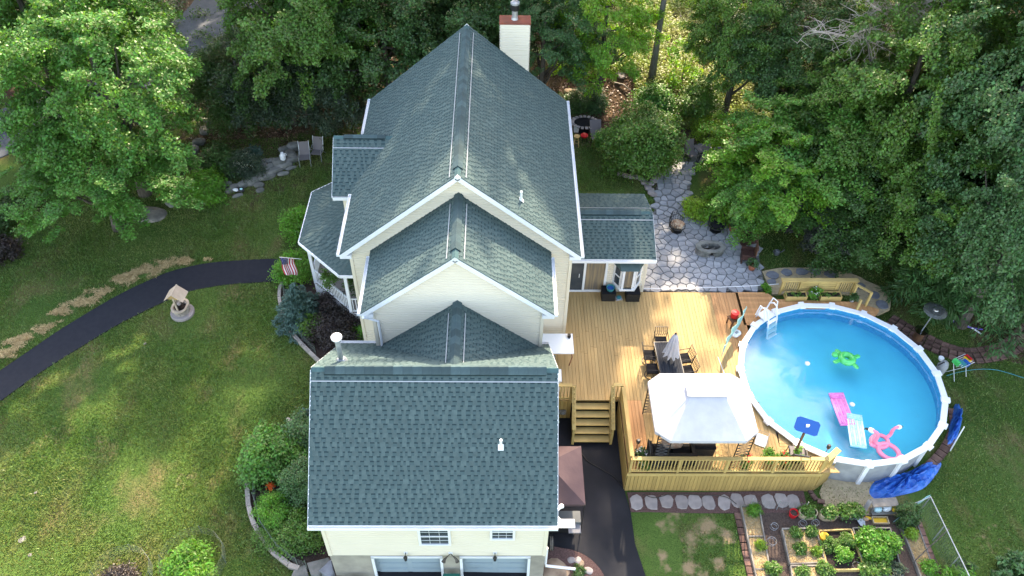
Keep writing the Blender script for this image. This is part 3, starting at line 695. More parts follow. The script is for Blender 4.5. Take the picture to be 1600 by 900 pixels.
mb=MB(); mb.box((bx1,by0,2.8),(.1,.1,2.2)); mb.build('corner_trim','siding',house)
# sliding glass door
sd_=MB(); X0,X1,Z0,Z1=4.36,6.2,1.72,3.85; y=by0-.03
for x in (X0,X1): sd_.box((x,y,(Z0+Z1)/2),(.10,.10,Z1-Z0))
for z in (Z0+.05,Z1): sd_.box(((X0+X1)/2,y,z),(X1-X0,.10,.10))
sd_.box((5.25,y-.02,(Z0+Z1)/2),(.10,.06,Z1-Z0)); S=sd_.build('sliding_door','white_trim',house)
MB().box((4.82,y-.01,2.8),(.80,.02,1.98)).build('pane','glass_dark',S); MB().box((5.72,y+.01,2.8),(.86,.02,1.98)).build('pane','curtain',S)
MB().box((5.02,y-.045,2.75),(.03,.04,.2)).build('handle','white_trim',S)
# bay window
bw=MB(); bxa,bxb=6.55,7.75; d_=.45; zb0,zb1=2.35,3.55; cx=.32
pl=[(bxa,by0),(bxa+cx,by0-d_),(bxb-cx,by0-d_),(bxb,by0)]
bw.prism([(bxa-.05,by0),(bxa+cx-.05,by0-d_-.08),(bxb-cx+.05,by0-d_-.08),(bxb+.05,by0)][::1],zb0-.10,zb0)
BWo=bw.build('bay_window','white_trim',house)
for (p,q) in zip(pl,pl[1:]):
    mb=MB(); mb.bar((*p,(zb0+zb1)/2),(*q,(zb0+zb1)/2),.03,zb1-zb0-.02)
    mb.build('pane','glass_dark' if p!=pl[1] else 'curtain',BWo)
    f=MB(); a,b=Vector((*p,0)),Vector((*q,0)); dd=(b-a).normalized(); nn=Vector((dd.y,-dd.x,0))*.03
    for e in (a+dd*.05,b-dd*.05): f.bar((e.x+nn.x,e.y+nn.y,zb0),(e.x+nn.x,e.y+nn.y,zb1),.1,.04,nn)
    for z in (zb0+.04,zb1-.04,(zb0+zb1)/2 if p!=pl[1] else zb0+.04): f.bar(a+nn+Vector((0,0,z)),b+nn+Vector((0,0,z)),.035,.05)
    f.build('window_frame','white_trim',BWo)
rf=MB(); top=[(bxa+.1,by0,3.85),(bxb-.1,by0,3.85)]; lo=[(bxa-.12,by0,3.55),(bxa+cx-.1,by0-d_-.15,3.55),(bxb-cx+.1,by0-d_-.15,3.55),(bxb+.12,by0,3.55)]
rf.quad(lo[0],lo[1],top[0]); rf.quad(lo[1],lo[2],top[1],top[0]); rf.quad(lo[2],lo[3],top[1]); rf.quad(*lo[::-1]); rf.build('bay_roof','shingle',BWo)
# garage front windows (> frame, pane)
for (x0,x1,z0,z1) in ((-1.10,-.12,2.93,4.05),(1.25,2.0,3.32,4.3)):
    f=MB(); yy=gy0-.085
    for x in (x0,x1): f.box((x,yy+.02,(z0+z1)/2),(.08,.10,z1-z0+.08))
    for z in (z0,z1): f.box(((x0+x1)/2,yy,z),(x1-x0-.08,.06,.08))
    f.box(((x0+x1)/2,yy+.005,(z0+z1)/2),(x1-x0-.08,.04,.05)); W=f.build('window','white_trim',house)
    MB().box(((x0+x1)/2,yy+.02,(z0+z1)/2),(x1-x0-.06,.02,z1-z0-.06)).build('pane','glass_dark',W)
    g=MB()
    for i in (1,2): g.box((x0+(x1-x0)*i/3,yy+.005,(z0+z1)/2),(.010,.012,z1-z0-.08))
    for i in (1,3): g.box(((x0+x1)/2,yy+.005,z0+(z1-z0)*i/4),(x1-x0-.08,.012,.010))
    g.build('muntins','white_trim',W)
# coach lamps and floodlights
def coach(x):
    yy=gy0-.03; m=MB(); m.box((x,yy,2.22),(.13,.03,.16)); L=m.build('coach_lamp','white_trim',house)
    m=MB(); m.tube([(x,yy,2.24),(x,yy-.10,2.30),(x,yy-.16,2.26)],.015,6); m.lathe([(.03,.05),(.075,-.02),(.06,-.03),(.05,-.20),(.02,-.25)],(x,yy-.17,2.22),8); m.build('lantern','black_metal',L)
coach(-1.65); coach(1.38)
fl=MB(); x,yy=-.13,gy0-.05; fl.box((x,yy+.02,2.2),(.14,.04,.14)); FL=fl.build('floodlight','white_trim',house)
m=MB()
for s in (-1,1): m.tube([(x,yy,2.19),(x+s*.10,yy-.10,2.2),(x+s*.2,yy-.16,2.10),(x+s*.24,yy-.22,2.02)],[.018,.018,.05,.075],8)
m.build('lamp_head','bark',FL)
fl=MB(); fl.box((gx1+.05,-3.0,4.1),(.08,.14,.14)); FL=fl.build('floodlight','white_trim',house)
m=MB()
for s,dz in ((1,.0),(-1,-.05)): m.tube([(gx1+.08,-3.0,4.1),(gx1+.35,-3.0+s*.1,4.12+dz),(gx1+.45,-3.0+s*.25,4.1+dz),(gx1+.52,-3.05+s*.36,4.05+dz)],[.02,.03,.07,.085],10)
m.build('lamp_head','white_plastic',FL)
# downspouts
m=MB(); xx=-2.86; m.tube([(-3.35,3.15,6.82),(-3.2,3.3,6.6),(-2.88,3.34,6.4),(-2.86,3.34,5.2),(-2.9,3.3,4.98),(-3.25,3.2,4.95)],.05,8); m.build('downspout','white_trim',house)
m=MB(); m.tube([(gx1+.08,-3.3,2.3),(gx1+.08,-3.3,1.2),(gx1+.1,-3.3,.95),(gx1+1.15,-3.35,.80)],.05,8); m.build('downspout','white_trim',house)
# chimney
c0,c1,cy0,cy1=1.45,2.74,16.64,17.30; cz=10.84
ch=wall('chimney',lambda mb:(siding(mb,(c0,cy0,0),(1,0,0),(0,-1,0),5.5,cz,lambda z:(0,c1-c0)),siding(mb,(c1,cy0,0),(0,1,0),(1,0,0),1.5,cz,lambda z:(0,cy1-cy0)),siding(mb,(c0,cy1,0),(0,-1,0),(-1,0,0),1.5,cz,lambda z:(0,cy1-cy0)),mb.box(((c0+c1)/2,(cy0+cy1)/2,6),(c1-c0-.01,cy1-cy0-.01,9.6))))
m=MB(); m.box(((c0+c1)/2,(cy0+cy1)/2,cz+.03),(c1-c0+.08,cy1-cy0+.06,.07)); m.build('chimney_cap','brown_metal',ch)
m=MB(); fx,fy=2.08,17.0; m.lathe([(.16,0),(.13,.10),(.12,.42),(.12,.44)],(fx,fy,cz+.06),16); m.build('flue','galv',ch)
m=MB(); m.lathe([(.19,.44),(.19,.70)],(fx,fy,cz+.06),16); m.build('flue_collar','black_metal',ch)
m=MB(); m.lathe([(.20,.70),(.20,.78),(.05,.82)],(fx,fy,cz+.06),16); m.build('flue_cap','galv',ch)
# roof pipes
px,py=-3.79,1.0; pz=7.861-.867*(py-GYR)
m=MB(); m.lathe([(.24,-.12),(.20,.02),(.11,.14)],(px,py,pz),14); VP=m.build('vent_pipe','galv',house,label='tall capped metal flue on the rear garage slope')
m=MB(); m.lathe([(.09,.1),(.09,1.12)],(px,py,pz),12); m.build('pipe','galv',VP)
m=MB(); m.lathe([(.11,1.12),(.18,1.18),(.18,1.24),(.10,1.29)],(px,py,pz),16); m.build('vent_cap','white_plastic',VP)
def plumb(x,y,z,nv):
    m=MB(); n=Vector(nv).normalized(); A=n.to_track_quat('Z','Y').to_matrix(); m.box(Vector((x,y,z))+n*.03,(.18,.20,.012),M_=A); m.lathe([(.07,0),(.05,.10)],(x,y,z),12)
    o=m.build('vent_pipe','white_plastic',house); MB().lathe([(.045,.05),(.045,.42),(.03,.42)],(x,y,z),10).build('pipe','white_plastic',o)
plumb(1.55,-1.83,7.861-.867*(GYR+1.83),(0,-.655,.755)); 
plumb(2.26,7.1,8.95,(.64,0,.77))
# porch
PF=1.75
pr_out=[(-4.2,7.64,4.4),(-5.14,7.64,4.4),(-7.14,9.63,4.4),(-7.11,12.98,4.4),(-6.27,13.68,4.4),(-4.2,13.68,4.4)]
pr_in=[(-4.2,8.6,4.85),(-4.3,8.9,4.9),(-4.9,10.6,5.25),(-4.9,12.2,5.25),(-4.9,12.6,5.2),(-4.2,12.6,5.2)]
mb=MB()
for i in range(5): mb.quad(pr_out[i+1],pr_out[i],pr_in[i],pr_in[i+1])
mb.quad(*[(x,y,4.36) for x,y,z in pr_out])
PR=mb.build('porch_roof','shingle_base',house)
tb=MB(); rs=random.Random(5)
for i in range(5):
    A,B,C,D=[Vector(p) for p in (pr_out[i+1],pr_out[i],pr_in[i],pr_in[i+1])]
    n=(B-A).cross(D-A).normalized(); H=((D-A).length+(C-B).length)/2; nc=max(2,int(H/.145))
    if n.z<0: n=-n
    for j in range(nc):
        t0,t1=j/nc,(j+1)/nc; a,b=A.lerp(D,t0),B.lerp(C,t0); a1,b1=A.lerp(D,t1),B.lerp(C,t1); L=(b-a).length; u=-rs.uniform(0,.15)
        while u<L:
            w_=rs.choice((.09,.13,.17,.21)); s0,s1=max(0,u)/L,min(L,u+w_)/L
            if s1>s0: tb.quad(a.lerp(b,s0)+n*.02,a.lerp(b,s1)+n*.02,a1.lerp(b1,s1)+n*.006,a1.lerp(b1,s0)+n*.006)
            u+=w_+rs.choice((.05,.08,.11))
o=tb.build('shingles','shingle',PR); o['kind']='stuff'
mb=MB()
for p,q in zip(pr_out,pr_out[1:]): mb.bar(Vector(p)-Vector((0,0,.07)),Vector(q)-Vector((0,0,.07)),.10,.13)
mb.build('gutter','white_trim',house)
fl_=[(-4.2,7.9),(-5.05,7.9),(-6.9,9.73),(-6.9,13.1),(-4.2,13.1)]
mb=MB(); mb.prism(fl_[::-1],1.0,PF); PFo=mb.build('porch','white_trim',house)
for k in range(15):
    yy=7.9+k*.36
    seg=clip_half(clip_half(fl_,0,-1,-yy),0,1,yy+.345)
    if len(seg)>2: mb=MB(); mb.prism(seg[::-1],PF,PF+.02); mb.build('floor_board','porch_floor',PFo)
def balustrade(P,parent,z,h=.9,post=.11,step=.12,m='white_trim',bw_=.03,rail=.06,posts=True,rw=None):
    for i,(a,b) in enumerate(zip(P,P[1:])):
        A=Vector((*a,z));B=Vector((*b,z)); L=(B-A).length; d=(B-A).normalized()
        MB().bar(A+Vector((0,0,h)),B+Vector((0,0,h)),rw or rail,rail*.6).build('top_rail',m,parent); MB().bar(A+Vector((0,0,.1)),B+Vector((0,0,.1)),rail*.7,rail).build('bottom_rail',m,parent)
        n=max(2,int(L/step)); me=None
        for k in range(1,n):
            if me is None:
                mm=MB(); mm.box((0,0,(h+.1)/2),(bw_,bw_,h-.1)); me=mm.mesh('baluster'); me.materials.append(M[m])
            o=bpy.data.objects.new('baluster',me); COL.objects.link(o); o.parent=parent; o.location=A+d*(L*k/n)
    if posts:
        for a in P: MB().box((a[0],a[1],z+(h+.08)/2),(post,post,h+.08)).build('post',m,parent)
balustrade([(-4.35,7.95),(-5.0,7.95),(-6.85,9.78),(-6.85,12.9)],PFo,PF+.02,.85)
for a in ((-5.0,7.95),(-6.85,9.78),(-6.85,12.2)): MB().box((a[0],a[1],(PF+4.3)/2),(.13,.13,4.3-PF)).build('column','white_trim',PFo)
mb=MB()   # lattice skirt
for i in range(26):
    t=i/26; a=Vector((-4.35,7.92,0)).lerp(Vector((-5.0,7.92,0)),t/.25) if t<.25 else Vector((-5.0,7.92,0)).lerp(Vector((-6.88,9.75,0)),(t-.25)/.75)
    mb.box((a.x,a.y-.02,1.2),(.05,.03,1.15))
mb.build('skirt_slats','white_trim',PFo)['kind']='stuff'
# ------------------------------------------------ deck
DZ=1.7
PCX,PCY,PR0=15.59,4.41,4.12
deck=T('deck','large golden wooden deck between the house and the round pool','deck',(0,0,0))
PCUT=4.09
def pool_cut(seg):   # boards stop at the pool rim: trim a board polygon with tangent planes
    return seg
outA=[(4.27,9.35),(4.27,6.45),(3.08,6.45),(3.08,3.33),(6.35,3.33),(6.35,.02),(13.55,.02),(14.2,.25)]
def deck_xr(y):  # right limit of the deck at row y (pool edge)
    if y<8.6 and abs(y-PCY)<PCUT: return PCX-math.sqrt(PCUT**2-(y-PCY)**2)
    return 14.2 if y<1 else 19.2
def board(poly,m,z0=DZ-.04,z1=DZ):
    mb=MB(); mb.prism(poly,z0,z1); return mb.build('deck_board',m,deck)
x=3.10; bwid=.142
def ylims(x):
    out=[]
    lo=.03 if x>6.34 else 3.33
    hi=9.36 if x>4.26 else 6.4
    if x>10.9: # pool interrupts
        dx=x-PCX; 
        if abs(dx)<PCUT:
            h=math.sqrt(PCUT**2-dx*dx)
            if PCY-h>lo: out.append((lo,PCY-h))
            if hi>PCY+h: out.append((PCY+h,hi))
            return out
    return [(lo,hi)]
rs=random.Random(3)
while x<12.2:
    L=ylims(x+.07)
    for a,b in L:
        xl=x;xr=x+.134
        if x<6.34: cuts=[a+2.4+rs.uniform(0,1.5),b] if b-a>5 else [b]
        else: cuts=[3.33]+([6.2+rs.uniform(-.8,.8)] if b>7 else [])+[b] if a<3 else [b]
        y0=a
        for c in cuts:
            c=min(c,b)
            if c-y0<.1: continue
            # shape the end that meets the pool to the curve
            p=[(xl,y0),(xr,y0),(xr,c-.006),(xl,c-.006)]
            if L!=[(a,b)] or (x>10.9 and len(L)>0):
                def yc(xx,s): 
                    d2=PCUT**2-(xx-PCX)**2
                    return PCY+s*math.sqrt(max(0,d2))
                if abs(c-b)<.01 and b<PCY: p[2]=(xr,yc(xr,-1)); p[3]=(xl,yc(xl,-1))
                if abs(y0-a)<.01 and a>PCY: p[0]=(xl,yc(xl,1)); p[1]=(xr,yc(xr,1))
            orange=(x<7.15 and x>6.3 and y0<3.2) or (x>11.0 and y0>4)
            board(p,'deck_orange' if orange else 'deck_wood')
            y0=c
    x+=bwid
# pool surround boards (stained, radial picture frame)
def arcpt(r,a): return (PCX+r*math.cos(R(a)),PCY+r*math.sin(R(a)))
x=12.2
def arcx(y,sg):
    d2=PCUT**2-(y-PCY)**2
    return PCX+sg*math.sqrt(max(0,d2))
def xout(y):
    if y<7.75: return 18.0
    if y<8.35: return 18.0+(y-7.75)*.55/.6
    if y<8.95: return 18.55-(y-8.35)*1.25/.6
    return 14.0-(y-8.95)*.85
y=7.4
while y<9.35:
    y1_=y+.134
    if y1_<PCY+PCUT:
        board([(12.21,y),(arcx(y,-1),y),(arcx(y1_,-1),y1_),(12.21,y1_)],'deck_orange')
        if arcx(y,1)<xout(y)-.05: board([(arcx(y,1),y),(xout(y),y),(xout(y1_),y1_),(arcx(y1_,1),y1_)],'deck_orange')
    else: board([(12.21,y),(xout(y),y),(xout(y1_),y1_),(12.21,y1_)],'deck_orange')
    y+=bwid
front_poly=[(12.2,.03),(14.35,.03),(14.1,.42)]+[arcpt(PCUT,a) for a in range(246,218,-3)]
y=.03
while y<2.0:
    g=clip_half(clip_half(front_poly,0,-1,-y),0,1,y+.134)
    if len(g)>=3: board(g,'deck_wood')
    y+=bwid
# framing below, fascia and skirt boards
mb=MB(); mb.box((5.6,6.4,DZ-.16),(4.8,5.9,.22)); mb.box((9.2,1.7,DZ-.16),(5.6,3.2,.22)); mb.box((9.2,6.3,DZ-.165),(3.2,5.9,.2)); mb.build('joists','skirt_wood',deck)
def vskirt(a,b,z0=None):
    A,B=Vector((*a,0)),Vector((*b,0)); L=(B-A).length; d=(B-A).normalized(); n=int(L/.142); me=None; nn=Vector((d.y,-d.x,0))
    for k in range(n):
        p=A+d*((k+.5)*L/n); g=gz(p.x,p.y)-.05
        key=round(g,2)
        m=MB(); m.box((0,0,0),(L/n-.012,.025,1),0); 
        if me is None: me=m.mesh('skirt_board'); me.materials.append(M['skirt_wood'])
        o=bpy.data.objects.new('skirt_board',me); COL.objects.link(o); o.parent=deck; o.scale=(1,1,DZ-.02-g); o.location=(p.x,p.y,(DZ-.02+g)/2); o.rotation_euler=(0,0,math.atan2(d.y,d.x))
vskirt((6.34,-.02),(13.62,-.02)); vskirt((6.32,3.3),(6.32,.0)); vskirt((13.64,-.02),(14.3,.42)); vskirt((3.1,3.31),(4.42,3.31))
for a,b in (((6.3,-.05),(13.65,-.05)),): MB().bar((*a,DZ-.06),(*b,DZ-.06),.03,.16).build('fascia_board','rail_wood',deck)
# railings with wide cap rails
def railing(P,label,ps=1.9,name='railing'):
    t=T(name,label,'railing',(0,0,0))
    pts=[]
    for a,b in zip(P,P[1:]):
        L=math.dist(a,b); n=max(1,round(L/ps))
        for k in range(n): pts.append((a[0]+(b[0]-a[0])*k/n,a[1]+(b[1]-a[1])*k/n))
        balustrade([a,b],t,DZ,.88,step=.125,m='rail_wood',bw_=.035,rail=.09,posts=False,rw=.03)
        MB().bar((*a,DZ+.93),(*b,DZ+.93),.15,.04).build('cap_rail','rail_wood',t)
    pts.append(P[-1])
    for p in pts: MB().box((p[0],p[1]-.0,DZ+.40),(.095,.095,1.0)).build('post','rail_wood',t)
    return t
railing([(6.40,.03),(13.55,.03)],'long front deck railing with square balusters above the stepping stone path')
t=railing([(6.40,3.28),(6.40,.12)],'side deck railing running from the stairs to the front corner')
railing([(3.15,3.36),(4.36,3.36)],'short deck railing between the garage wall and the stairs',1.3)
t=T('railing_end','angled end section of deck railing touching the pool rim','railing',(0,0,0))
MB().bar((13.55,-.02,DZ+.94),(14.12,.42,DZ+.98),.22,.05).build('cap_rail','rail_wood',t)
MB().box((13.98,.28,DZ+.2),(.10,.10,1.6)).build('post','rail_wood',t); MB().bar((13.6,.03,DZ+.10),(14.0,.30,DZ+.10),.05,.08).build('bottom_rail','rail_wood',t)
for k in range(4): MB().box((13.66+k*.09,.06+k*.065,DZ+.50),(.035,.035,.8)).build('baluster','rail_wood',t)
# stairs
st=T('stairs','wooden stairs with five treads from driveway up to deck','stairs',(5.22,3.3,.5))
for k in range(5):
    z=(k+1)*.2-.02; y=-(5-k)*.255+.02
    MB().box((0,y+.12,z),(1.42,.30,.045)).build('tread','rail_wood',st); MB().box((0,y+.255,z-.1),(1.40,.02,.16)).build('riser','deck_wood',st)
for s in (-1,1):
    m=MB(); x=s*.74; m.add([(x-.02,-1.30,0),(x+.02,-1.30,0),(x-.02,-1.30,.2),(x+.02,-1.30,.2),(x-.02,0,1.16),(x+.02,0,1.16),(x-.02,0,0),(x+.02,0,0)],[(0,1,3,2),(2,3,5,4),(4,5,7,6),(0,6,7,1),(0,2,4,6),(1,7,5,3)]); m.build('stringer','rail_wood',st)
    MB().bar((x+s*.03,-1.28,1.02),(x+s*.03,.06,2.12),.15,.04,(0,0,1)).build('hand_rail','rail_wood',st)
    MB().box((x+s*.03,-1.24,.45),(.09,.09,1.1)).build('post','rail_wood',st); MB().box((x+s*.03,.02,1.6),(.095,.095,1.05)).build('post','rail_wood',st)
    for k in range(8): MB().box((x+s*.03,-1.1+k*.145,.78+k*.118+.15),(.035,.035,.8)).build('baluster','rail_wood',st)
railing([(6.02,3.40),(6.38,3.40)],'tiny railing section right of the stair top',1)
# ------------------------------------------------ pool
pool=T('swimming_pool','round above-ground swimming pool with white rim and blue water','pool',(PCX,PCY,.42))
NS=19; A0=117.2; HR=1.43
mb=MB(); ring=[(4.05,0),(4.05,HR-.03)]; 
V=[];F=[]; n=114
for r,z in ((4.05,0),(4.05,HR-.02)):
    for k in range(n):
        a=2*PI*k/n; rr=r+(.012 if k%2 else 0); V.append((rr*math.cos(a),rr*math.sin(a),z))
for k in range(n): F.append((k,(k+1)%n,n+(k+1)%n,n+k))
mb.add(V,F).build('wall','pool_wall',pool)
mb=MB(); mb.lathe([(4.02,.45),(4.02,HR-.02)],n=76,close=False); o=mb.build('liner','liner_wall',pool)
mb=MB(); mb.lathe([(.01,.38),(2.6,.42),(3.6,.47),(3.9,.52),(4.03,.62)],n=76,close=True); o=mb.build('pool_floor','liner_floor',pool)
me=None
for k in range(NS):
    a0=R(A0-k*360/NS); a1=R(A0-(k+1)*360/NS); ri,ro=3.98,4.22
    m=MB(); P=[(ri*math.cos(a0),ri*math.sin(a0)),(ri*math.cos(a1),ri*math.sin(a1)),(ro*math.cos(a1),ro*math.sin(a1)),(ro*math.cos(a0),ro*math.sin(a0))]
    m.prism(P,HR-.06,HR,.015); m.build('rim_rail','white_trim',pool)
    m=MB(); m.box((0,0,0),(.34,.24,.10)); m.box((.0,0,-.72),(.10,.16,1.35)); o=m.build('rim_cap','white_plastic',pool); o.location=(4.10*math.cos(a0),4.10*math.sin(a0),HR-.02); o.rotation_euler=(0,0,a0)
WZ=HR-.20
mb=MB(); mb.lathe([(.01,WZ),(2,WZ),(4.01,WZ)],n=76,close=False); o=mb.build('water','water',pool)
WZW=.42+WZ
# pool ladder
t=T('pool_ladder','white A-frame ladder hooked over the pool rim by the deck','ladder',(PCX,PCY,0),R(125))
for s in (-.27,.27):
    MB().tube([(3.55,s,1.0),(3.80,s,2.15),(3.95,s,2.50),(4.12,s,2.55),(4.30,s,2.40),(4.40,s,1.72)],.035,8).build('side_rail','white_plastic',t)
    MB().tube([(3.9,s*1.3,1.9),(4.05,s*1.5,2.62),(4.3,s*1.5,2.62),(4.42,s*1.3,1.9)],.03,8).build('hand_rail','white_plastic',t)
for k in range(4): MB().box((3.56+k*.065,0,1.06+k*.27),(.14,.56,.04)).build('step','white_plastic',t)
MB().box((4.12,0,1.93),(.5,.62,.05)).build('platform','white_plastic',t)
# floats
def fl(name,label,cat,p,rz=0): return T(name,label,cat,(p[0],p[1],WZW+.0),rz)
def mattress(label,p,rz,m):
    t=fl('pool_mattress',label,'pool float',p,rz)
    for k in range(7): MB().tube([(-.66,-.27+k*.09,.03),(-.6,-.27+k*.09,.05),(.55,-.27+k*.09,.05),(.6,-.27+k*.09,.03)],[.02,.048,.048,.02],8).build('air_tube',m if k%2 else m+'2',t,smooth=True)
    for k in range(3): MB().tube([(.62+k*.09,-.30,.06),(.62+k*.09,.30,.06)],.055,8).build('pillow_tube',m,t,smooth=True)
    MB().tube([(-.68,-.3,.05),(-.68,.3,.05)],.05,8).build('end_tube',m,t,smooth=True)
M['float_pink2']=mat('float_pink_pale',(.80,.30,.58),.3); M['float_blue2']=mat('float_blue_pale',(.55,.82,.85),.3)
mattress('pink striped air mattress floating in the pool',(15.25,2.87,1.70),R(92),'float_pink')
mattress('pale blue striped air mattress floating beside the pink one',(15.51,1.84,1.70),R(80),'float_blue')
p=(16.20,5.51,1.70); t=fl('turtle_float','green inflatable turtle float in the middle of the pool','pool float',p,R(160))
MB().tube([(.24*math.cos(a),.22*math.sin(a),.07) for a in np.linspace(0,2*PI,17)[:-1]],.14,10,closed=True).build('ring','float_green',t,smooth=True)
for a in (40,140,220,320): link('flipper',blob('flipper',(.17,.09,.06),.2,a),'float_green',t,(.48*math.cos(R(a)),.42*math.sin(R(a)),.05)).rotation_euler=(0,0,R(a))
link('head',blob('head',(.14,.13,.13),.1,3),'float_green',t,(.50,0,.13))
def flamingo(label,p,rz,s=1,full=True):
    t=fl('flamingo_float',label,'pool float',p,rz); t.scale=(s,s,s)
    MB().tube([(.36*math.cos(a),.30*math.sin(a),.06) for a in np.linspace(0,2*PI,19)[:-1]],.085,10,closed=True).build('ring','flamingo',t,smooth=True)
    MB().tube(spline([(.36,0,.1),(.54,.02,.22),(.54,.03,.46),(.60,.02,.64),(.76,0,.62)],5),[.075]*12+[.06]*9,10).build('neck','flamingo',t,smooth=True)
    link('head',blob('head',(.12,.09,.09),.05,2),'white_plastic',t,(.80,0,.60))
    MB().tube([(.88,0,.58),(.99,0,.53),(1.04,0,.44)],[.05,.04,.008],8).build('beak','black_metal',t)
    link('tail',blob('tail',(.12,.12,.1),.2,4),'flamingo',t,(-.40,0,.12))
flamingo('large pink flamingo ring float near the lower pool edge',(16.48,0.94,1.70),R(140),1.1)
flamingo('second flamingo float with its head turned right behind the large one',(16.28,1.40,1.70),R(25),.95)
for i,(p,l) in enumerate((((14.48,5.29,1.70),'white chlorine floater left of the turtle float'),((15.76,3.19,1.70),'white chlorine floater beside the pink mattress'))):
    o=MB().lathe([(.03,-.05),(.10,-.02),(.11,.03),(.06,.06),(.02,.09)],(0,0,0),12).build('chlorine_floater','white_plastic',None,True,(p[0],p[1],WZW),label=l,cat='floater')
# blue backboard on a pole by the rim
p=(12.69,0.64,1.70); q=(12.85,0.65,3.58)
t=T('pool_hoop','blue backboard on a brown pole leaning over the pool rim','pool hoop',(p[0],p[1],DZ))
a=Vector((0,0,0)); b=Vector((q[0]-p[0]-.05,.2,1.85)); MB().bar(a,b,.07,.07).build('pole','brown_wood',t); 
A=(Vector((.1,-.75,.66))).normalized().to_track_quat('Z','X').to_matrix()
m=MB(); m.prism([(-.45,-.2),(-.35,-.27),(.35,-.27),(.45,-.2),(.45,.2),(.35,.27),(-.35,.27),(-.45,.2)],-.02,.02)
Rm=Matrix.Rotation(R(-18),3,'Z') ; m.v=[tuple(Matrix.Rotation(R(42),3,'X')@(Rm@Vector(v))+b) for v in m.v]; m.build('backboard','blue',t)
MB().box(tuple(b+Vector((0,-.02,.05))),(.12,.05,.12)).build('bracket','white_plastic',t)
MB().box((0,0,.03),(.5,.5,.06)).build('base','black_metal',t)
# ------------------------------------------------ gazebo
GA=(7.07,2.70,1.7);gx_a,gx_b,gy_a,gy_b=7.08,10.78,-.10,2.92; gcx,gcy=(gx_a+gx_b)/2,(gy_a+gy_b)/2
gzb=T('gazebo','white canopy gazebo with black lattice legs on the deck','gazebo',(gcx,gcy,DZ))
hx,hy=(gx_b-gx_a)/2,(gy_b-gy_a)/2; ez=2.28; cc=.5
eave=[(-hx+cc,-hy),(hx-cc,-hy),(hx,-hy+cc*.8),(hx,hy-cc*.8),(hx-cc,hy),(-hx+cc,hy),(-hx,hy-cc*.8),(-hx,-hy+cc*.8)]
tw,td,tz=.60,.20,ez+1.0
topr=[(-tw,-td),(tw,-td),(tw,-td),(tw,td),(tw,td),(-tw,td),(-tw,td),(-tw,-td)]
def grid_panel(mb,a,b,c,d,nu=8,nv=8,sag=.06):
    V=[];a,b,c,d=map(Vector,(a,b,c,d))
    for i in range(nv+1):
        for j in range(nu+1):
            u,v=j/nu,i/nv; p=a.lerp(b,u).lerp(d.lerp(c,u),v); p.z-=sag*4*u*(1-u)*math.sin(PI*v)*.8; V.append(p)
    mb.add(V,[(i*(nu+1)+j,i*(nu+1)+j+1,(i+1)*(nu+1)+j+1,(i+1)*(nu+1)+j) for i in range(nv) for j in range(nu)])
for i in range(8):
    j=(i+1)%8; mb=MB(); grid_panel(mb,(*eave[i],ez),(*eave[j],ez),(*topr[j],tz),(*topr[i],tz),sag=.025)
    mb.build('canopy_panel','canopy_white',gzb,True)
    mb=MB(); mb.quad((*eave[i],ez),(*eave[j],ez),(*eave[j],ez-.14),(*eave[i],ez-.14)); mb.build('valance','canopy_white',gzb)
mb=MB(); e2=[(-tw-.12,-td-.1),(tw+.12,-td-.1),(tw+.12,td+.1),(-tw-.12,td+.1)]; pk=(0,0,tz+.35)
r2=[(-.22,0),(.22,0)]; zt=tz+.03; zp=tz+.12
mb.quad((*e2[0],zt),(*e2[1],zt),(.22,0,zp),(-.22,0,zp)); mb.quad((*e2[1],zt),(*e2[2],zt),(.22,0,zp)); mb.quad((*e2[2],zt),(*e2[3],zt),(-.22,0,zp),(.22,0,zp)); mb.quad((*e2[3],zt),(*e2[0],zt),(-.22,0,zp)); mb.build('top_vent','canopy_white',gzb)
mb=MB(); 
for i in range(4): mb.bar((*e2[i],zt-.01),(*e2[(i+1)%4],zt-.01),.03,.03)
mb.build('vent_rim','grey_plastic',gzb)
for i in range(8): MB().bar((*eave[i],ez-.03),(*topr[i],tz-.03),.025,.025).build('rafter','black_metal',gzb)
for sx in (-1,1):
    for sy in (-1,1):
        L=MB(); X,Y_=sx*(hx-.12),sy*(hy-.25)
        for dx,dy in ((0,0),(-sx*.50,0),(0,-sy*.0)): L.tube([(X+dx,Y_+dy,0),(X+dx,Y_+dy,ez-.05)],.022,6)
        for k in range(11):
            z=.1+k*.19; L.tube([(X,Y_,z),(X-sx*.50,Y_,z+.19)],.010,4,False); L.tube([(X,Y_,z+.19),(X-sx*.50,Y_,z)],.010,4,False); L.tube([(X,Y_,z),(X-sx*.5,Y_,z)],.010,4,False)
        L.build('lattice_leg','black_metal',gzb)
    
# furniture below the gazebo
def part(mb,n,m,t,**k): return mb.build(n,m,t,**k)
t=T('outdoor_sofa','dark wicker sofa with black cushions beneath the gazebo','sofa',(8.0,.62,DZ))
MB().box((0,0,.2),(1.7,.75,.30)).build('base','wicker_black',t); MB().box((0,-.34,.55),(1.7,.12,.5)).build('backrest','wicker_black',t)
for s in (-1,1): MB().box((s*.80,.0,.42),(.13,.75,.45)).build('armrest','wicker_black',t); MB().box((s*.36,.05,.42),(.68,.6,.13)).build('cushion','fabric_black',t)
t=T('coffee_table','black wicker box table under the gazebo edge','table',(9.25,1.0,DZ))
MB().box((0,0,.25),(.85,.55,.46)).build('body','wicker_black',t); MB().box((0,0,.50),(.9,.6,.03)).build('table_top','fabric_black',t)
o=link('cushion',blob('cushion',(.42,.26,.16),.08,9,.8),'cushion_tan',None,(8.05,.95,DZ+.62),label='tan and rust patterned cushion lying on the gazebo sofa',cat='cushion')
t=T('metal_bench','curved black metal lattice chair at the gazebo left front leg','chair',(7.35,.45,DZ),R(90))
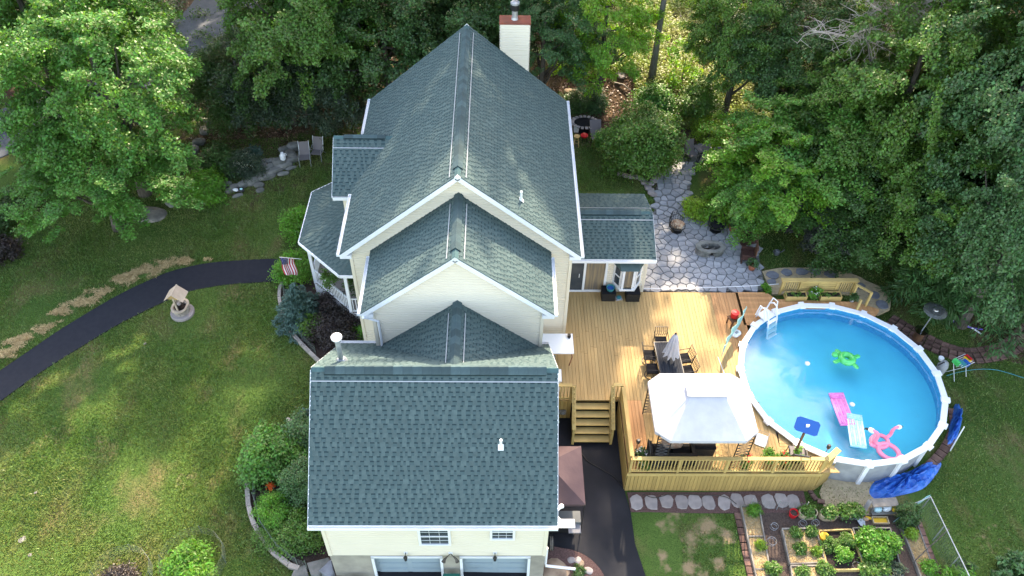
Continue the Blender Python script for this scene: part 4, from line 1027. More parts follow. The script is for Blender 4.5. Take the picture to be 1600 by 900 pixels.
for k in range(6): MB().tube([(-.3+k*.12,.25,.4),(-.3+k*.12,.30,1.15-.08*abs(k-2.5))],.012,5).build('back_bar','black_metal',t)
MB().tube(spline([(-.33,.25,0),(-.33,.28,.9),(-.2,.31,1.2),(.2,.31,1.2),(.33,.28,.9),(.33,.25,0)],4),.02,6).build('back_frame','black_metal',t)
for k in range(4): MB().tube([(-.33,.27,.5+k*.17),(.33,.27,.5+k*.17)],.01,5).build('cross_bar','black_metal',t)
MB().box((0,0,.42),(.62,.55,.06)).build('seat','fabric_black',t)
for a,b in ((-.3,-.25),(.3,-.25)): MB().tube([(a,b,0),(a,b,.42)],.018,6).build('leg','black_metal',t)
# sling lounge by the rail
t=T('lounge_chair','dark sling chair turned to the front railing below the backboard','chair',(12.75,.55,DZ),R(170))
MB().box((0,-.1,.40),(.55,.5,.02)).build('seat','sling',t); m=MB(); m.bar((0,.14,.40),(0,.42,1.0),.55,.02,(0,-1,.3)); m.build('backrest','sling',t)
for s in (-1,1):
    MB().tube([(s*.3,-.35,0),(s*.3,-.33,.42),(s*.3,.15,.42),(s*.3,.44,1.04)],.018,6).build('side_frame','black_metal',t); MB().tube([(s*.3,.35,0),(s*.3,-.1,.60),(s*.3,.25,.62)],.016,6).build('leg','black_metal',t)
def basket():
    p=(11.66,1.43,1.80); t=T('wire_basket','white wire tray basket on deck between gazebo and pool','basket',(p[0],p[1],DZ),R(-25))
    MB().box((0,0,.03),(.42,.55,.02)).build('tray','white_plastic',t)
    for z in (.12,.22): MB().tube([(-.22,-.29,z),(.22,-.29,z),(.22,.29,z),(-.22,.29,z)],.010,5,closed=True).build('rim_wire','galv',t)
    for a,b in ((-.22,-.29),(.22,-.29),(.22,.29),(-.22,.29)): MB().tube([(a,b,0),(a,b,.24)],.01,5).build('leg','galv',t)
basket()
# flowers and pots
def foliage(n,seed,rad,ncl,per,leaf,m,parent=None,loc=None,**k):
    a={q:k.pop(q) for q in ('cr','flat','shell','up','low','droop','spray') if q in k}
    a.setdefault('spray',False)
    me,_=crown_mesh(n,seed,rad,ncl,per,leaf=leaf,**a); return link(n,me,m,parent,loc,**k)
def pot(label,p,z,r=.17,h=.28,m='terracotta',leaf='leaf_mid',fl=None,cat='potted plant',fr=.24,seed=1,name='potted_plant'):
    t=T(name,label,cat,(p[0],p[1],z)); MB().lathe([(r*.7,0),(r,h*.85),(r*1.1,h*.86),(r*1.1,h),(r*.92,h),(r*.9,h-.05)],n=16).build('pot',m,t)
    foliage('foliage',seed,(fr,fr,fr*.8),14,60,(.09,.05),leaf,t,(0,0,h+fr*.45),cr=.12)
    if fl: foliage('flowers',seed+1,(fr*.95,fr*.95,fr*.8),12,7,(.06,.05),fl,t,(0,0,h+fr*.6),cr=.07)
    return t
pot('pot of purple and white flowers in the front left deck corner',(6.91,0.61,1.90),DZ,.14,.22,'brown_wood','leaf_dark','flag_white',seed=3)
pot('hanging flower pot with pale blooms below it at the deck corner',(6.95,0.28,1.80),DZ,.12,.2,'terracotta','leaf_mid','cream_petal',seed=4,fr=.17)
pot('pot of red flowers behind the front railing',(10.82,0.34,1.90),DZ,.15,.24,'brown_wood','leaf_mid','red',seed=5)
pot('leafy planter with pale flowers beside the sling chair',(11.75,0.51,1.90),DZ,.16,.25,'wicker_black','leaf_lime','cream_petal',seed=6)
pot('pot of red and white flowers right of the sling chair',(12.28,0.46,1.90),DZ,.16,.25,'wicker_black','leaf_mid','red',seed=8)
pot('tall green plant in a pot against the pool rim',(12.95,0.62,2.00),DZ,.15,.3,'wicker_black','leaf_lime',None,seed=7,fr=.28)
for i,(p,l) in enumerate((((6.63,0.55,1.90),'black solar torch light at the deck left corner'),((13.64,0.35,1.90),'black solar torch light by the pool rim'))):
    t=T('solar_light',l,'solar light',(p[0],p[1],DZ)); MB().tube([(0,0,0),(0,0,1.15)],.012,6).build('stake','black_metal',t); MB().lathe([(.04,1.12),(.075,1.2),(.075,1.32),(.05,1.36)],n=12).build('lamp_head','black_metal',t)
# dining set
tp=(8.45,4.91,2.42)
t=T('dining_table','grey slatted patio dining table with parasol through it','table',(tp[0],tp[1],DZ),R(2))
TL,TW=1.75,.95
for k in range(9): MB().box((-TW/2+.05+k*.106,0,.72),(.098,TL,.03)).build('slat','table_grey',t)
m=MB(); 
for s in (-1,1): m.box((s*TW/2,0,.71),(.03,TL+.03,.06)); m.box((0,s*TL/2,.71),(TW-.03,.03,.06))
m.build('frame','black_metal',t)
for a in (-1,1):
    for b in (-1,1): MB().box((a*(TW/2-.05),b*(TL/2-.06),.34),(.05,.05,.69)).build('leg','black_metal',t)
t=T('parasol','closed pale grey patio umbrella standing in the dining table','umbrella',(tp[0]+.02,tp[1]-.05,DZ))
MB().tube([(0,0,0),(0,0,2.32)],.022,8).build('pole','black_metal',t); MB().lathe([(.25,0),(.25,.06),(.04,.1)],n=16).build('base','black_metal',t)
n=36;V=[];F=[]; rsx=random.Random(2)
rows=[(2.30,.035),(2.1,.10),(1.8,.15),(1.45,.20),(1.15,.25),(1.0,.27)]
for i,(z,r) in enumerate(rows):
    for k in range(n):
        a=2*PI*k/n; q=r*(1+.32*math.sin(9*a+.5*i*.3)); V.append((q*math.cos(a)*1.1,q*math.sin(a),z+(.14*math.sin(4.5*a)**2 if i==5 else 0)))
for i in range(5):
    for k in range(n): F.append((i*n+k,(i+1)*n+k,(i+1)*n+(k+1)%n,i*n+(k+1)%n))
MB().add(V,F).build('canopy','umbrella',t,True); MB().lathe([(.03,2.28),(.045,2.33),(.02,2.40)],n=10).build('finial','black_metal',t)
def patio_chair(label,p,rz,ring=False):
    t=T('dining_chair',label,'chair',(p[0],p[1],DZ),rz,'black metal chairs around the deck dining table')
    MB().box((0,0,.43),(.48,.46,.07)).build('seat_cushion','fabric_black',t); MB().tube([(-.25,-.24,.39),(.25,-.24,.39),(.25,.24,.39),(-.25,.24,.39)],.014,6,closed=True).build('seat_frame','black_metal',t)
    MB().tube([(-.25,.24,.40),(-.26,.34,.95),(.26,.34,.95),(.25,.24,.40)],.016,6).build('back_frame','black_metal',t)
    for k in range(1,6): x=-.26+k*.087; MB().tube([(x,.26,.48),(x+.03,.30,.68),(x,.335,.94)],.009,5).build('back_bar','black_metal',t)
    for z in (.55,.72): MB().tube([(-.25,.26+(z-.4)*.15,z),(.25,.26+(z-.4)*.15,z)],.009,5).build('cross_bar','black_metal',t)
    for s in (-1,1): MB().tube([(s*.25,-.22,.40),(s*.28,-.22,.66),(s*.28,.30,.68)],.014,6).build('armrest','black_metal',t)
    if ring:
        MB().tube([(.26*math.cos(a),.26*math.sin(a),.02) for a in np.linspace(0,2*PI,17)[:-1]],.016,6,closed=True).build('base_ring','black_metal',t)
        for k in range(4): a=k*PI/2+.4; MB().tube([(0,0,.30),(.26*math.cos(a),.26*math.sin(a),.03)],.012,5).build('base_spoke','black_metal',t)
        MB().tube([(0,0,.28),(0,0,.40)],.03,8).build('swivel_post','black_metal',t)
    else:
        for a in (-1,1):
            for b in (-1,1): MB().tube([(a*.25,b*.24,.4),(a*.27,b*.27,0)],.014,6).build('leg','black_metal',t)
patio_chair('chair at the far head of the dining table behind the parasol',(tp[0]-.12,tp[1]+1.18),0)
patio_chair('dining chair on the house side, the farther of the two',(tp[0]-.70,tp[1]+.42),R(90),True)
patio_chair('dining chair on the house side, nearer the gazebo',(tp[0]-.68,tp[1]-.30),R(90),True)
patio_chair('dining chair on the pool side, the farther of the two',(tp[0]+.72,tp[1]+.25),R(-80))
patio_chair('dining chair on the pool side, nearer the gazebo',(tp[0]+.76,tp[1]-.38),R(-80))
# storage boxes and things by the bay window
def sbox(label,p):
    t=T('storage_box',label,'storage box',(p[0],p[1],DZ),0,'black wicker storage boxes below the bay window')
    MB().box((0,0,.24),(.60,.50,.46)).build('body','wicker_black',t); MB().box((0,0,.49),(.62,.52,.04)).build('lid','fabric_black',t)
p=(6.36,8.83,2.00); sbox('black wicker box under a blue tub, left of the bay window',(p[0],9.0)); 
t=T('tub','blue and teal plastic tub on the black storage box','tub',(p[0]+.07,9.0,DZ+.51)); MB().lathe([(.15,0),(.19,.16),(.17,.16),(.14,.03)],n=16).build('body','teal',t); MB().lathe([(.17,.10),(.01,.12)],n=16).build('contents','blue',t)
p=(7.45,8.84,2.00); sbox('black wicker box right of the bay window',(p[0],8.98))
p=(6.85,8.93,1.85); t=T('pet_dish','small teal square dish set on deck boards between black boxes','dish',(p[0],p[1],DZ),R(10)); MB().box((0,0,.03),(.28,.24,.06)).build('tray','grey_plastic',t); MB().lathe([(.09,.05),(.10,.12),(.06,.13)],n=12).build('bowl','teal',t)
# white tables against house
t=T('white_table','white rectangular folding table against the house wall on deck','table',(3.86,5.45,DZ))
MB().box((0,0,.98),(1.35,1.05,.05)).build('table_top','white_plastic',t)
for s in (-.45,.55): MB().tube([(s,-.35,0),(s+.1,-.30,.5),(s,-.25,.96)],.02,6).build('leg','brown_metal',t); MB().tube([(s,.35,0),(s,.25,.96)],.02,6).build('leg','brown_metal',t)
o=link('camera_box',MB().box((0,0,.06),(.13,.13,.12)).box((0,-.08,.03),(.08,.06,.06)).mesh('camera_box'),'black_metal',None,(4.38,5.82,DZ+1.005),label='small black speaker on the corner of the white table',cat='speaker')
t=T('side_table','white plastic table beside the garage wall at the short railing','table',(3.62,4.0,DZ))
MB().box((0,0,.72),(.75,.62,.05)).build('table_top','white_plastic',t)
for a in (-1,1):
    for b in (-1,1): MB().box((a*.3,b*.24,.35),(.05,.05,.69)).build('leg','white_plastic',t)
# stool with red jug, robot, towel line
p=(11.69,7.41,2.00); t=T('wooden_stool','small brown wooden stool on the deck near the pool','stool',(p[0],p[1],DZ),R(20))
for k in range(4): MB().box((-.18+k*.12,0,.42),(.10,.42,.03)).build('slat','brown_wood',t)
for a in (-1,1):
    for b in (-1,1): MB().box((a*.17,b*.17,.20),(.05,.05,.40)).build('leg','brown_wood',t)
t=T('drink_cooler','red drink cooler standing on the brown stool','cooler',(p[0]+.0,p[1]+.05,DZ+.435)); MB().lathe([(.14,0),(.16,.05),(.16,.26)],n=16).build('body','red',t); MB().lathe([(.17,.26),(.17,.31),(.05,.34)],n=16).build('lid','red',t)
p=(11.74,6.82,1.75); t=T('pool_cleaner','small white robotic pool cleaner on the deck','pool cleaner',(p[0],p[1],DZ),R(40)); link('body',blob('body',(.24,.17,.10),.05,1,.9),'white_plastic',t,(0,0,.08)); MB().box((0,0,.17),(.14,.12,.03)).build('hatch','grey_plastic',t)
def ribbon(label,P,h,m,name='towel'):
    S=spline(P,8); V=[];F=[]
    for i,q in enumerate(S): V+= [(q[0],q[1],q[2]),(q[0]+.05*math.sin(i*.9),q[1]+.03,q[2]+h)]
    F=[(2*i,2*i+2,2*i+3,2*i+1) for i in range(len(S)-1)]
    o=MB().add(V,F).build(name,m,label=label,cat='pool fence'); sm=o.modifiers.new('s','SOLIDIFY'); sm.thickness=.015; return o
pts=[(12.17,7.68,1.70),(11.94,7.23,1.70),(11.52,6.65,1.70),(11.13,6.04,1.70),(10.82,5.44,1.70)]
pts=[(x,y,DZ+.25) for x,y,z in pts]; ribbon('teal mesh banner drooping between pool steps and dining table',pts,.62,'teal_cloth','mesh_banner')
t=T('banner_cord','white cord stretched across the deck to the gazebo','cord',(0,0,0)); a=(10.63,5.35,1.90);b=(10.85,4.45,1.75); MB().tube([(a[0],a[1],DZ+.3),(b[0],b[1],DZ+.05),(b[0]+.25,b[1]-.45,DZ+.02)],.014,5).build('cord','white_plastic',t)
o=MB().tube(spline([(q[0],q[1],1.76) for q in ((7.89,9.52,1.70),(9.64,9.54,1.70),(11.42,9.63,1.70),(13.06,9.73,1.70),(14.30,9.86,1.70))],5),.018,5).build('garden_hose','white_plastic',label='white hose lying along the deck and patio joint',cat='hose')
# ------------------------------------------------ seat planter rail at back of deck
t=T('slatted_screen','low wooden screen with slatted panels and cap rail behind planters','screen',(0,0,0))
a=(14.35,9.41,1.75);b=(17.38,9.31,1.75); ya=(a[1]+b[1])/2; xa,xb=a[0]-.1,b[0]+.15
MB().box(((xa+xb)/2,ya+.05,DZ+.78),(xb-xa+.2,.22,.05)).build('cap_rail','rail_wood',t)
for k in range(5):
    x=xa+(xb-xa)*k/4; MB().box((x,ya,DZ+.33),(.10,.10,.86)).build('post','rail_wood',t)
for k in range(4):
    x0,x1=xa+(xb-xa)*k/4+.06,xa+(xb-xa)*(k+1)/4-.06
    if k in (0,3):
        n=7
        for i in range(n): MB().box((x0+(x1-x0)*(i+.5)/n,ya,DZ+.42),(.05,.03,.64)).build('slat','rail_wood',t)
    else:
        for i in range(5): MB().box(((x0+x1)/2,ya-.02,DZ+.14+i*.135),(x1-x0,.03,.115)).build('panel_board','rail_wood',t)
def planter(label,p,w_):
    t=T('planter_box',label,'planter',(p[0],p[1],DZ),0,'wooden planter boxes at the back of the deck')
    for s in (-1,1): MB().box((0,s*.17,.15),(w_,.03,.28)).build('long_side','rail_wood',t); MB().box((s*(w_/2-.015),0,.15),(.03,.31,.28)).build('end_side','rail_wood',t)
    MB().box((0,0,.12),(w_-.06,.31,.22)).build('soil','soil',t); foliage('foliage',int(p[0]*9),(w_*.42,.13,.10),12,26,(.07,.03),'leaf_mid',t,(0,0,.28),cr=.08)
planter('left wooden planter box of seedlings before the screen',(14.84,9.00,1.85),.95); planter('right wooden planter box of seedlings before the screen',(16.41,9.01,1.85),.95)
pot('round dark pot with white flowers between the two planter boxes',(15.71,9.05,1.80),DZ,.2,.3,'wicker_black','leaf_lime','flag_white',seed=11)
t=T('rail_end','short wooden railing with thin posts beside the right planter','railing',(0,0,0))
P_=[(17.43,9.04,1.70),(17.93,8.57,1.70),(17.39,8.22,1.70)]
for i,q in enumerate(P_): MB().box((q[0],q[1],DZ+.42),(.09,.09,.95 if i<2 else .7)).build('post','rail_wood',t)
MB().bar((P_[0][0],P_[0][1],DZ+.86),(P_[1][0],P_[1][1],DZ+.86),.12,.04).build('cap_rail','rail_wood',t)
pot('small silver pot beside the railing right of planters',(17.40,8.87,1.80),DZ,.13,.26,'grey_plastic','leaf_dark',None,seed=12,fr=.12)
pot('tiny dark pot at the left end of the screen',(13.64,9.57,1.70),DZ-.1,.1,.14,'wicker_black','leaf_lime',None,seed=13,fr=.16)
# ------------------------------------------------ patio and stones
def shrink(poly,d):
    cx=sum(p[0] for p in poly)/len(poly); cy=sum(p[1] for p in poly)/len(poly)
    return [(x+(cx-x)*min(.45,d/max(.03,math.hypot(x-cx,y-cy))),y+(cy-y)*min(.45,d/max(.03,math.hypot(x-cx,y-cy)))) for x,y in poly]
def voronoi(region,step,seed,clipit=True):
    rs=random.Random(seed); xs=[p[0] for p in region]; ys=[p[1] for p in region]; S=[]
    nx=int((max(xs)-min(xs))/step)+2; ny=int((max(ys)-min(ys))/step)+2
    for i in range(nx):
        for j in range(ny): S.append((min(xs)+(i+rs.uniform(-.38,.38)+.5*(j%2)-.5)*step,min(ys)+(j+rs.uniform(-.36,.36)-.5)*step))
    out=[]
    for i,(x,y) in enumerate(S):
        if not inside(x,y,region): continue
        c=[(x-step*1.2,y-step*1.2),(x+step*1.2,y-step*1.2),(x+step*1.2,y+step*1.2),(x-step*1.2,y+step*1.2)]
        for k,(a,b) in enumerate(S):
            if k!=i and abs(a-x)<2.4*step and abs(b-y)<2.4*step: c=clip_half(c,a-x,b-y,((a*a+b*b)-(x*x+y*y))/2)
            if len(c)<3: break
        if len(c)>=3: out.append((x,y,c))
    return out
patio_poly=[(p[0],p[1]) for p in [(7.90,9.54),(10.82,9.48),(13.69,9.67),(13.80,11.00),(13.89,12.53),(13.91,14.16),(12.94,14.38),(11.48,14.27),(11.09,14.85),(11.15,16.09),(11.43,17.39),(11.97,18.64),(12.91,19.32),(13.31,20.01),(12.14,20.34),(11.26,19.87),(10.69,18.84),(9.88,17.90),(9.51,16.58),(9.25,15.07),(8.77,14.34),(8.16,11.81)]]
patio=drape('patio',patio_poly,'mortar',.03,.5,lambda x,y:max(1.55,gz(x,y)),kind='structure')
zp=lambda x,y:max(1.55,gz(x,y))+.03
cnt=0
stones=sorted(voronoi(patio_poly,.385,4),key=lambda q:q[1]); rest=MB()
for x,y,c in stones:
    c=shrink(c,.020)
    if cnt>=290: rest.prism(c,zp(x,y)-.03,zp(x,y)+.05,.012); continue
    mb=MB(); mb.prism([(a-x,b-y) for a,b in c],-.03,.045+random.uniform(0,.012),.012); o=mb.build('flagstone','flag',patio,loc=(x,y,zp(x,y)))
    cnt+=1
if rest.v: rest.build('flagstones','flag',patio)['kind']='stuff'
# fire pit
p=(11.50,12.06,1.48); t=T('fire_pit','oval stone fire pit in the middle of the patio','fire pit',(p[0],p[1],zp(p[0],p[1])+.04))
m=MB(); n=20
rs=random.Random(9)
for row in range(3):
    for k in range(16):
        a=2*PI*(k+.5*row)/16; c_=(.48*math.cos(a)+.12*np.sign(math.cos(a)),.30*math.sin(a)); MB().box((c_[0],c_[1],.06+row*.115),(.20,.12,.105),math.atan2(.30*math.cos(a),-.48*math.sin(a))).build('stone_block','rock',t)
def oval_ring(ri,ro,z0,z1,sx,sy,n=28):
    m=MB(); V=[]
    for r,z in ((ro,z0),(ro,z1),(ri,z1),(ri,z0)):
        for k in range(n): a=2*PI*k/n; V.append((r*sx*math.cos(a)+.1*np.sign(round(math.cos(a),6)),r*sy*math.sin(a),z))
    F=[(i*n+k,i*n+(k+1)%n,((i+1)%4)*n+(k+1)%n,((i+1)%4)*n+k) for i in range(4) for k in range(n)]; return m.add(V,F)
oval_ring(.36,.62,.36,.42,1,.66).build('coping','rock',t); m=MB().lathe([(.45,.06),(.01,.08)],n=20,sy=.6); m.build('ash','soil',t)
for k in range(3): MB().tube([(-.2+.1*k,-.1,.14+k*.03),(.15+.05*k,.1,.16+k*.03)],.04,7).build('log','grey_wood',t)
def rock(label,p,r,seed,m='rock',name='boulder',cat='boulder',parent=None,fl_=.7,grp=None,dz=0):
    me=blob(name,r,.22,seed,fl_); o=link(name,me,m,parent,(p[0],p[1],gz(p[0],p[1])+r[2]*.25*fl_+dz if len(p)<3 or True else p[2]))
    if label: setp(o,label,cat,grp)
    o.rotation_euler=(0,0,seed*1.3); return o
# patio chairs
def egg(label,p,rz,seat='wicker_black',cush='cushion_tan'):
    t=T('wicker_chair',label,'chair',(p[0],p[1],zp(p[0],p[1])+.04),rz)
    MB().lathe([(.02,.06),(.26,.02),(.30,.0)],n=16).build('base','black_metal',t); MB().tube([(0,0,.04),(0,0,.34)],.04,8).build('post','black_metal',t)
    m=MB(); 
    n=14; V=[];F=[]
    for i in range(6):
        for k in range(n+1):
            a=R(-30)+R(240)*k/n; e=i/5; r=.38+.05*math.sin(e*PI); z=.34+e*(.30+.42*max(0,math.sin(a))); V.append((r*math.cos(a),r*math.sin(a)*.95,z))
    F=[(i*(n+1)+k,i*(n+1)+k+1,(i+1)*(n+1)+k+1,(i+1)*(n+1)+k) for i in range(5) for k in range(n)]
    o=m.add(V,F).build('shell',seat,t); s=o.modifiers.new('w','WIREFRAME'); s.thickness=.022
    MB().tube([(.40*math.cos(a),.39*math.sin(a),.34) for a in np.linspace(0,2*PI,17)[:-1]],.022,6,closed=True).build('seat_ring','black_metal',t)
    link('cushion',blob('cushion',(.33,.31,.10),.06,2,.9),cush,t,(0,0,.40))
egg('black wicker swivel chair with cream cushion at the patio left',(10.15,13.63,1.53),R(60),cush='cushion_tan')
egg('black wicker swivel chair behind the fire pit, under foliage',(12.09,13.67,1.51),R(0),cush='fabric_black')
def wchair(label,p,rz):
    t=T('rocking_chair',label,'chair',(p[0],p[1],zp(p[0],p[1])+.04),rz)
    MB().box((0,0,.36),(.58,.56,.10)).build('seat','wicker_brown',t); 
    for k in range(7): MB().box((-.24+k*.08,.31,.68),(.05,.04,.62)).build('back_slat','brown_wood',t)
    for s in (-1,1): MB().box((s*.31,0,.46),(.07,.62,.28)).build('armrest','wicker_brown',t)
    MB().box((0,-.26,.17),(.60,.05,.32)).build('front_panel','wicker_brown',t); MB().box((0,.32,1.0),(.62,.06,.07)).build('top_rail','brown_wood',t)
wchair('brown wicker armchair at the patio edge, the farther of the pair',(13.43,12.64,1.49),R(-75)); wchair('brown wicker armchair with its back to the lawn, nearest the terracotta pot',(13.18,11.54,1.49),R(-100))
pot('terracotta pot with plant behind the farther brown armchair',(12.92,13.69,1.50),1.62,.2,.32,'terracotta','leaf_bluish',None,seed=15)
pot('terracotta pot with plant in front of the nearer brown armchair',(13.30,10.95,1.48),1.62,.19,.3,'terracotta','leaf_bluish',None,seed=16)
# upper seating
def cafe(label,p,s,kind):
    t=T('patio_table' if kind else 'patio_chair',label,'table' if kind else 'chair',(p[0],p[1],gz(p[0],p[1])+.08),R(20))
    if kind:
        MB().box((0,0,.72),(s,s*.8,.04)).build('table_top','sling',t)
        for a in (-1,1):
            for b in (-1,1): MB().tube([(a*s*.45,b*s*.36,0),(a*s*.42,b*s*.33,.7)],.02,5).build('leg','black_metal',t)
    else:
        MB().box((0,0,.42),(.5,.5,.04)).build('seat','sling',t); MB().bar((0,.24,.42),(0,.42,1.05),.5,.03,(0,-1,.2)).build('backrest','sling',t)
        for a in (-1,1): MB().tube([(a*.26,-.25,0),(a*.26,-.23,.62),(a*.26,.3,.62),(a*.26,.4,0)],.018,5).build('side_frame','black_metal',t)
cafe('low square table of dark slats at the upper patio',(12.20,18.95,1.88),.8,1); cafe('dark metal chair at the left of the upper patio table',(11.60,18.82,1.89),1,0); cafe('dark metal chair right of the upper patio table',(12.44,18.51,1.88),1,0)
cafe('second small table half hidden by leaves on the upper patio',(12.88,18.68,1.88),.7,1)
foliage('leafy_planter',21,(.55,.4,.3),26,40,(.12,.07),'leaf_dark',None,(11.08,19.02,1.89),cr=.2,label='round dark potted shrub left of the upper patio chairs',cat='shrub')
# border stones of the shrub bed next to the patio
bed=spline([(7.24,18.23),(7.55,17.83),(8.12,17.51),(8.76,17.28),(9.09,16.69),(9.35,16.08)],6)
t=T('stone_edging','curved row of pale stones around the round green shrub','stone edging',(0,0,0))
for i,(x,y,a) in enumerate(along(bed,.30)): link('edging_stone',blob('edging_stone',(.19,.15,.12),.2,i),'pale_stone',t,(x,y,gz(x,y)+.05))
bed=spline([(9.35,16.08),(9.20,16.51),(9.69,17.27),(10.24,17.91),(10.71,18.79)],6)
t=T('stone_edging','row of grey stones bordering the left side of flagstone path','stone edging',(0,0,0))
for i,(x,y,a) in enumerate(along(bed,.30)): link('edging_stone',blob('edging_stone',(.18,.15,.12),.2,i+40),'pale_stone',t,(x-.1,y,gz(x,y)+.12))
drape('mulch_bed',spline([(7.45,18.24),(8.74,17.09),(9.38,16.32),(10.22,18.23),(10.68,19.58),(9.81,20.32),(7.65,19.71)],5,True),'brown_mulch',.03,.4,kind='structure')
# sand path with slate stepping stones
sp=[(13.80,10.87),(14.61,11.10),(16.12,11.40),(17.35,11.35),(18.63,10.89),(19.39,10.37),(19.62,9.50),(19.38,8.94),(18.74,8.61),(18.30,9.00),(17.95,9.54),(17.84,9.79),(13.99,9.53)]
sand=drape('sand_path',sp,'sand',.10,.4,lambda x,y:max(gz(x,y),1.0),kind='structure')
for i,(q,rx,ry) in enumerate((((14.24,10.64,1.45),.36,.30),((14.97,10.87,1.40),.34,.26),((15.72,11.06,1.26),.45,.26),((16.46,11.12,1.20),.34,.26),((17.15,10.96,1.20),.42,.25),((14.12,10.22,1.42),.26,.2),((18.31,10.34,1.07),.40,.28),((18.91,9.82,0.79),.34,.30),((19.10,9.20,0.72),.36,.36))):
    rr=random.Random(i); rx*=.82; ry*=.75; m=MB(); m.prism([(rx*math.cos(a)*rr.uniform(.85,1.1),ry*1.15*math.sin(a)*rr.uniform(.85,1.1)) for a in np.linspace(0,2*PI,11)[:-1]],-.03,.04,.012); m.build('stepping_stone','slate',sand,loc=(q[0],q[1],max(gz(q[0],q[1]),1.0)+.105))
# brick path
bp=spline([(19.34,8.62),(20.16,7.81),(21.22,7.03),(22.26,6.67),(23.29,6.75),(24.28,7.07),(25.14,7.68),(26.42,8.70)],8)
gr=T('brick_path','curving path of weathered brick pavers right of the pool','path',(0,0,0))
me=MB().box((0,0,0),(.30,.25,.07)).mesh('paver'); me.materials.append(M['brick'])
drape('mulch_bed',[ (x+.42*math.sin(a)*-1,y+.42*math.cos(a)) for x,y,a in along(bp,.3)]+[(x+.42*math.sin(a),y-.42*math.cos(a)) for x,y,a in along(bp,.3)][::-1],'mulch',.02,.4,kind='structure')
for i,(x,y,a) in enumerate(along(bp,.35)):
    for r_ in (-1,0,1):
        dx,dy=-math.sin(a)*r_*.29,math.cos(a)*r_*.29; o=bpy.data.objects.new('paver',me); COL.objects.link(o); o.parent=gr
        o.location=(x+dx+random.uniform(-.02,.02),y+dy,gz(x+dx,y+dy)+.045+random.uniform(-.008,.01)); o.rotation_euler=(random.uniform(-.04,.04),random.uniform(-.04,.04),a+random.uniform(-.08,.08))
def brickrow(label,P,step,size,m='brick',name='brick_edging',wob=.06,piece='brick',dz=.03,cat='edging'):
    g=T(name,label,cat,(0,0,0)); me=MB().box((0,0,0),size).mesh(piece); me.materials.append(M[m])
    for x,y,a in along(P,step): o=bpy.data.objects.new(piece,me); COL.objects.link(o); o.parent=g; o.location=(x,y,gz(x,y)+dz); o.rotation_euler=(0,random.uniform(-.03,.03),a+random.uniform(-wob,wob))
    return g
brickrow('curved brick edging around the lower right of the pool',spline([(20.51,3.78),(20.29,2.99),(19.81,2.24),(19.21,1.59),(18.48,1.00),(17.86,0.54)],6),.34,(.30,.36,.16))
brickrow('short curved brick edging below the deck corner',spline([(13.50,0.13),(13.58,-0.15),(13.71,-0.43),(14.02,-0.53)],5),.30,(.27,.18,.1))
brickrow('column of brick pavers along the left of raised bed',[(10.56,-0.94),(10.57,-3.50)],.30,(.26,.27,.1))
brickrow('brick pavers under the garden fence on the right',[(17.30,-1.21),(17.27,-2.64),(17.09,-3.54)],.34,(.30,.26,.08))
# front stepping stones
bl=drape('stone_path',[(6.44,-0.13),(13.28,-0.04),(13.24,-0.91),(12.69,-0.95),(6.48,-0.94)],'red_mulch',.05,.4,kind='structure')
for i,(u,q) in enumerate(zip(range(12),[(6.74,-0.56,0.45),(7.33,-0.56,0.44),(7.90,-0.52,0.42),(8.49,-0.53,0.39),(8.99,-0.49,0.37),(9.53,-0.52,0.37),(10.12,-0.52,0.38),(10.65,-0.44,0.39),(11.15,-0.50,0.40),(11.82,-0.48,0.40),(12.34,-0.45,0.41),(12.77,-0.50,0.41)])):
    rr=random.Random(i+50); m=MB(); m.prism([(.25*math.copysign(abs(math.cos(a))**.7,math.cos(a))*rr.uniform(.82,1.14),.31*math.copysign(abs(math.sin(a))**.7,math.sin(a))*rr.uniform(.85,1.1)) for a in np.linspace(0.2,2*PI+.2,11)[:-1]],-.03,.03,.010); m.build('stepping_stone','pale_stone',bl,loc=(q[0],q[1],q[2]+.055))
o=MB().tube(spline([(x,y,gz(x,y)+.12) for x,y in [(7.04,-0.26),(7.40,-0.40),(7.75,-0.33),(8.16,-0.22),(9.15,-0.25),(10.13,-0.31),(10.56,-0.63)]],6),.014,5).build('garden_hose','black_metal',label='thin dark hose lying over the stepping stones',cat='hose')
o=MB().tube(spline([(x,y,gz(x,y)+.07) for x,y in [(4.71,1.73),(5.01,1.23),(5.54,0.85),(6.01,0.48),(6.33,0.01)]],6),.016,5).build('garden_hose','black_metal',label='dark hose crossing the driveway to the deck corner',cat='hose')
# ------------------------------------------------ right-hand yard items
p=(20.28,7.53,0.64); t=T('patio_heater','tall patio heater with round silver reflector beside brick path','patio heater',p)
hh=1.95; hx_=.12
MB().tube([(0,0,.3),(hx_,0,hh-.05)],.025,8).build('pole','galv',t); MB().lathe([(.50,hh-.06),(.34,hh-.0),(.12,hh+.02),(.11,hh+.06),(.02,hh+.08)],(hx_,0,0),28).build('reflector','steel',t)
MB().lathe([(.09,hh-.36),(.11,hh-.12)],(hx_,0,0),14).build('burner','galv',t); MB().lathe([(.22,0),(.20,.5),(.05,.52)],n=18).build('base','brown_wood',t); MB().lathe([(.30,.60),(.30,.62)],n=22).build('shelf','clear_glass',t)
p=(21.36,5.64,0.50); t=T('drying_rack','white folding drying rack hung with swim toys and towels','drying rack',(p[0],p[1],p[2]),R(25))
for s in (-1,1):
    MB().tube([(s*.35,-.3,0),(s*.35,.25,.95)],.012,5).build('leg','white_plastic',t); MB().tube([(s*.35,.3,0),(s*.35,-.25,.95)],.012,5).build('leg','white_plastic',t)
for k in range(7): MB().tube([(-.35,-.25+k*.085,.95),(.35,-.25+k*.085,.95)],.009,5).build('bar','white_plastic',t)
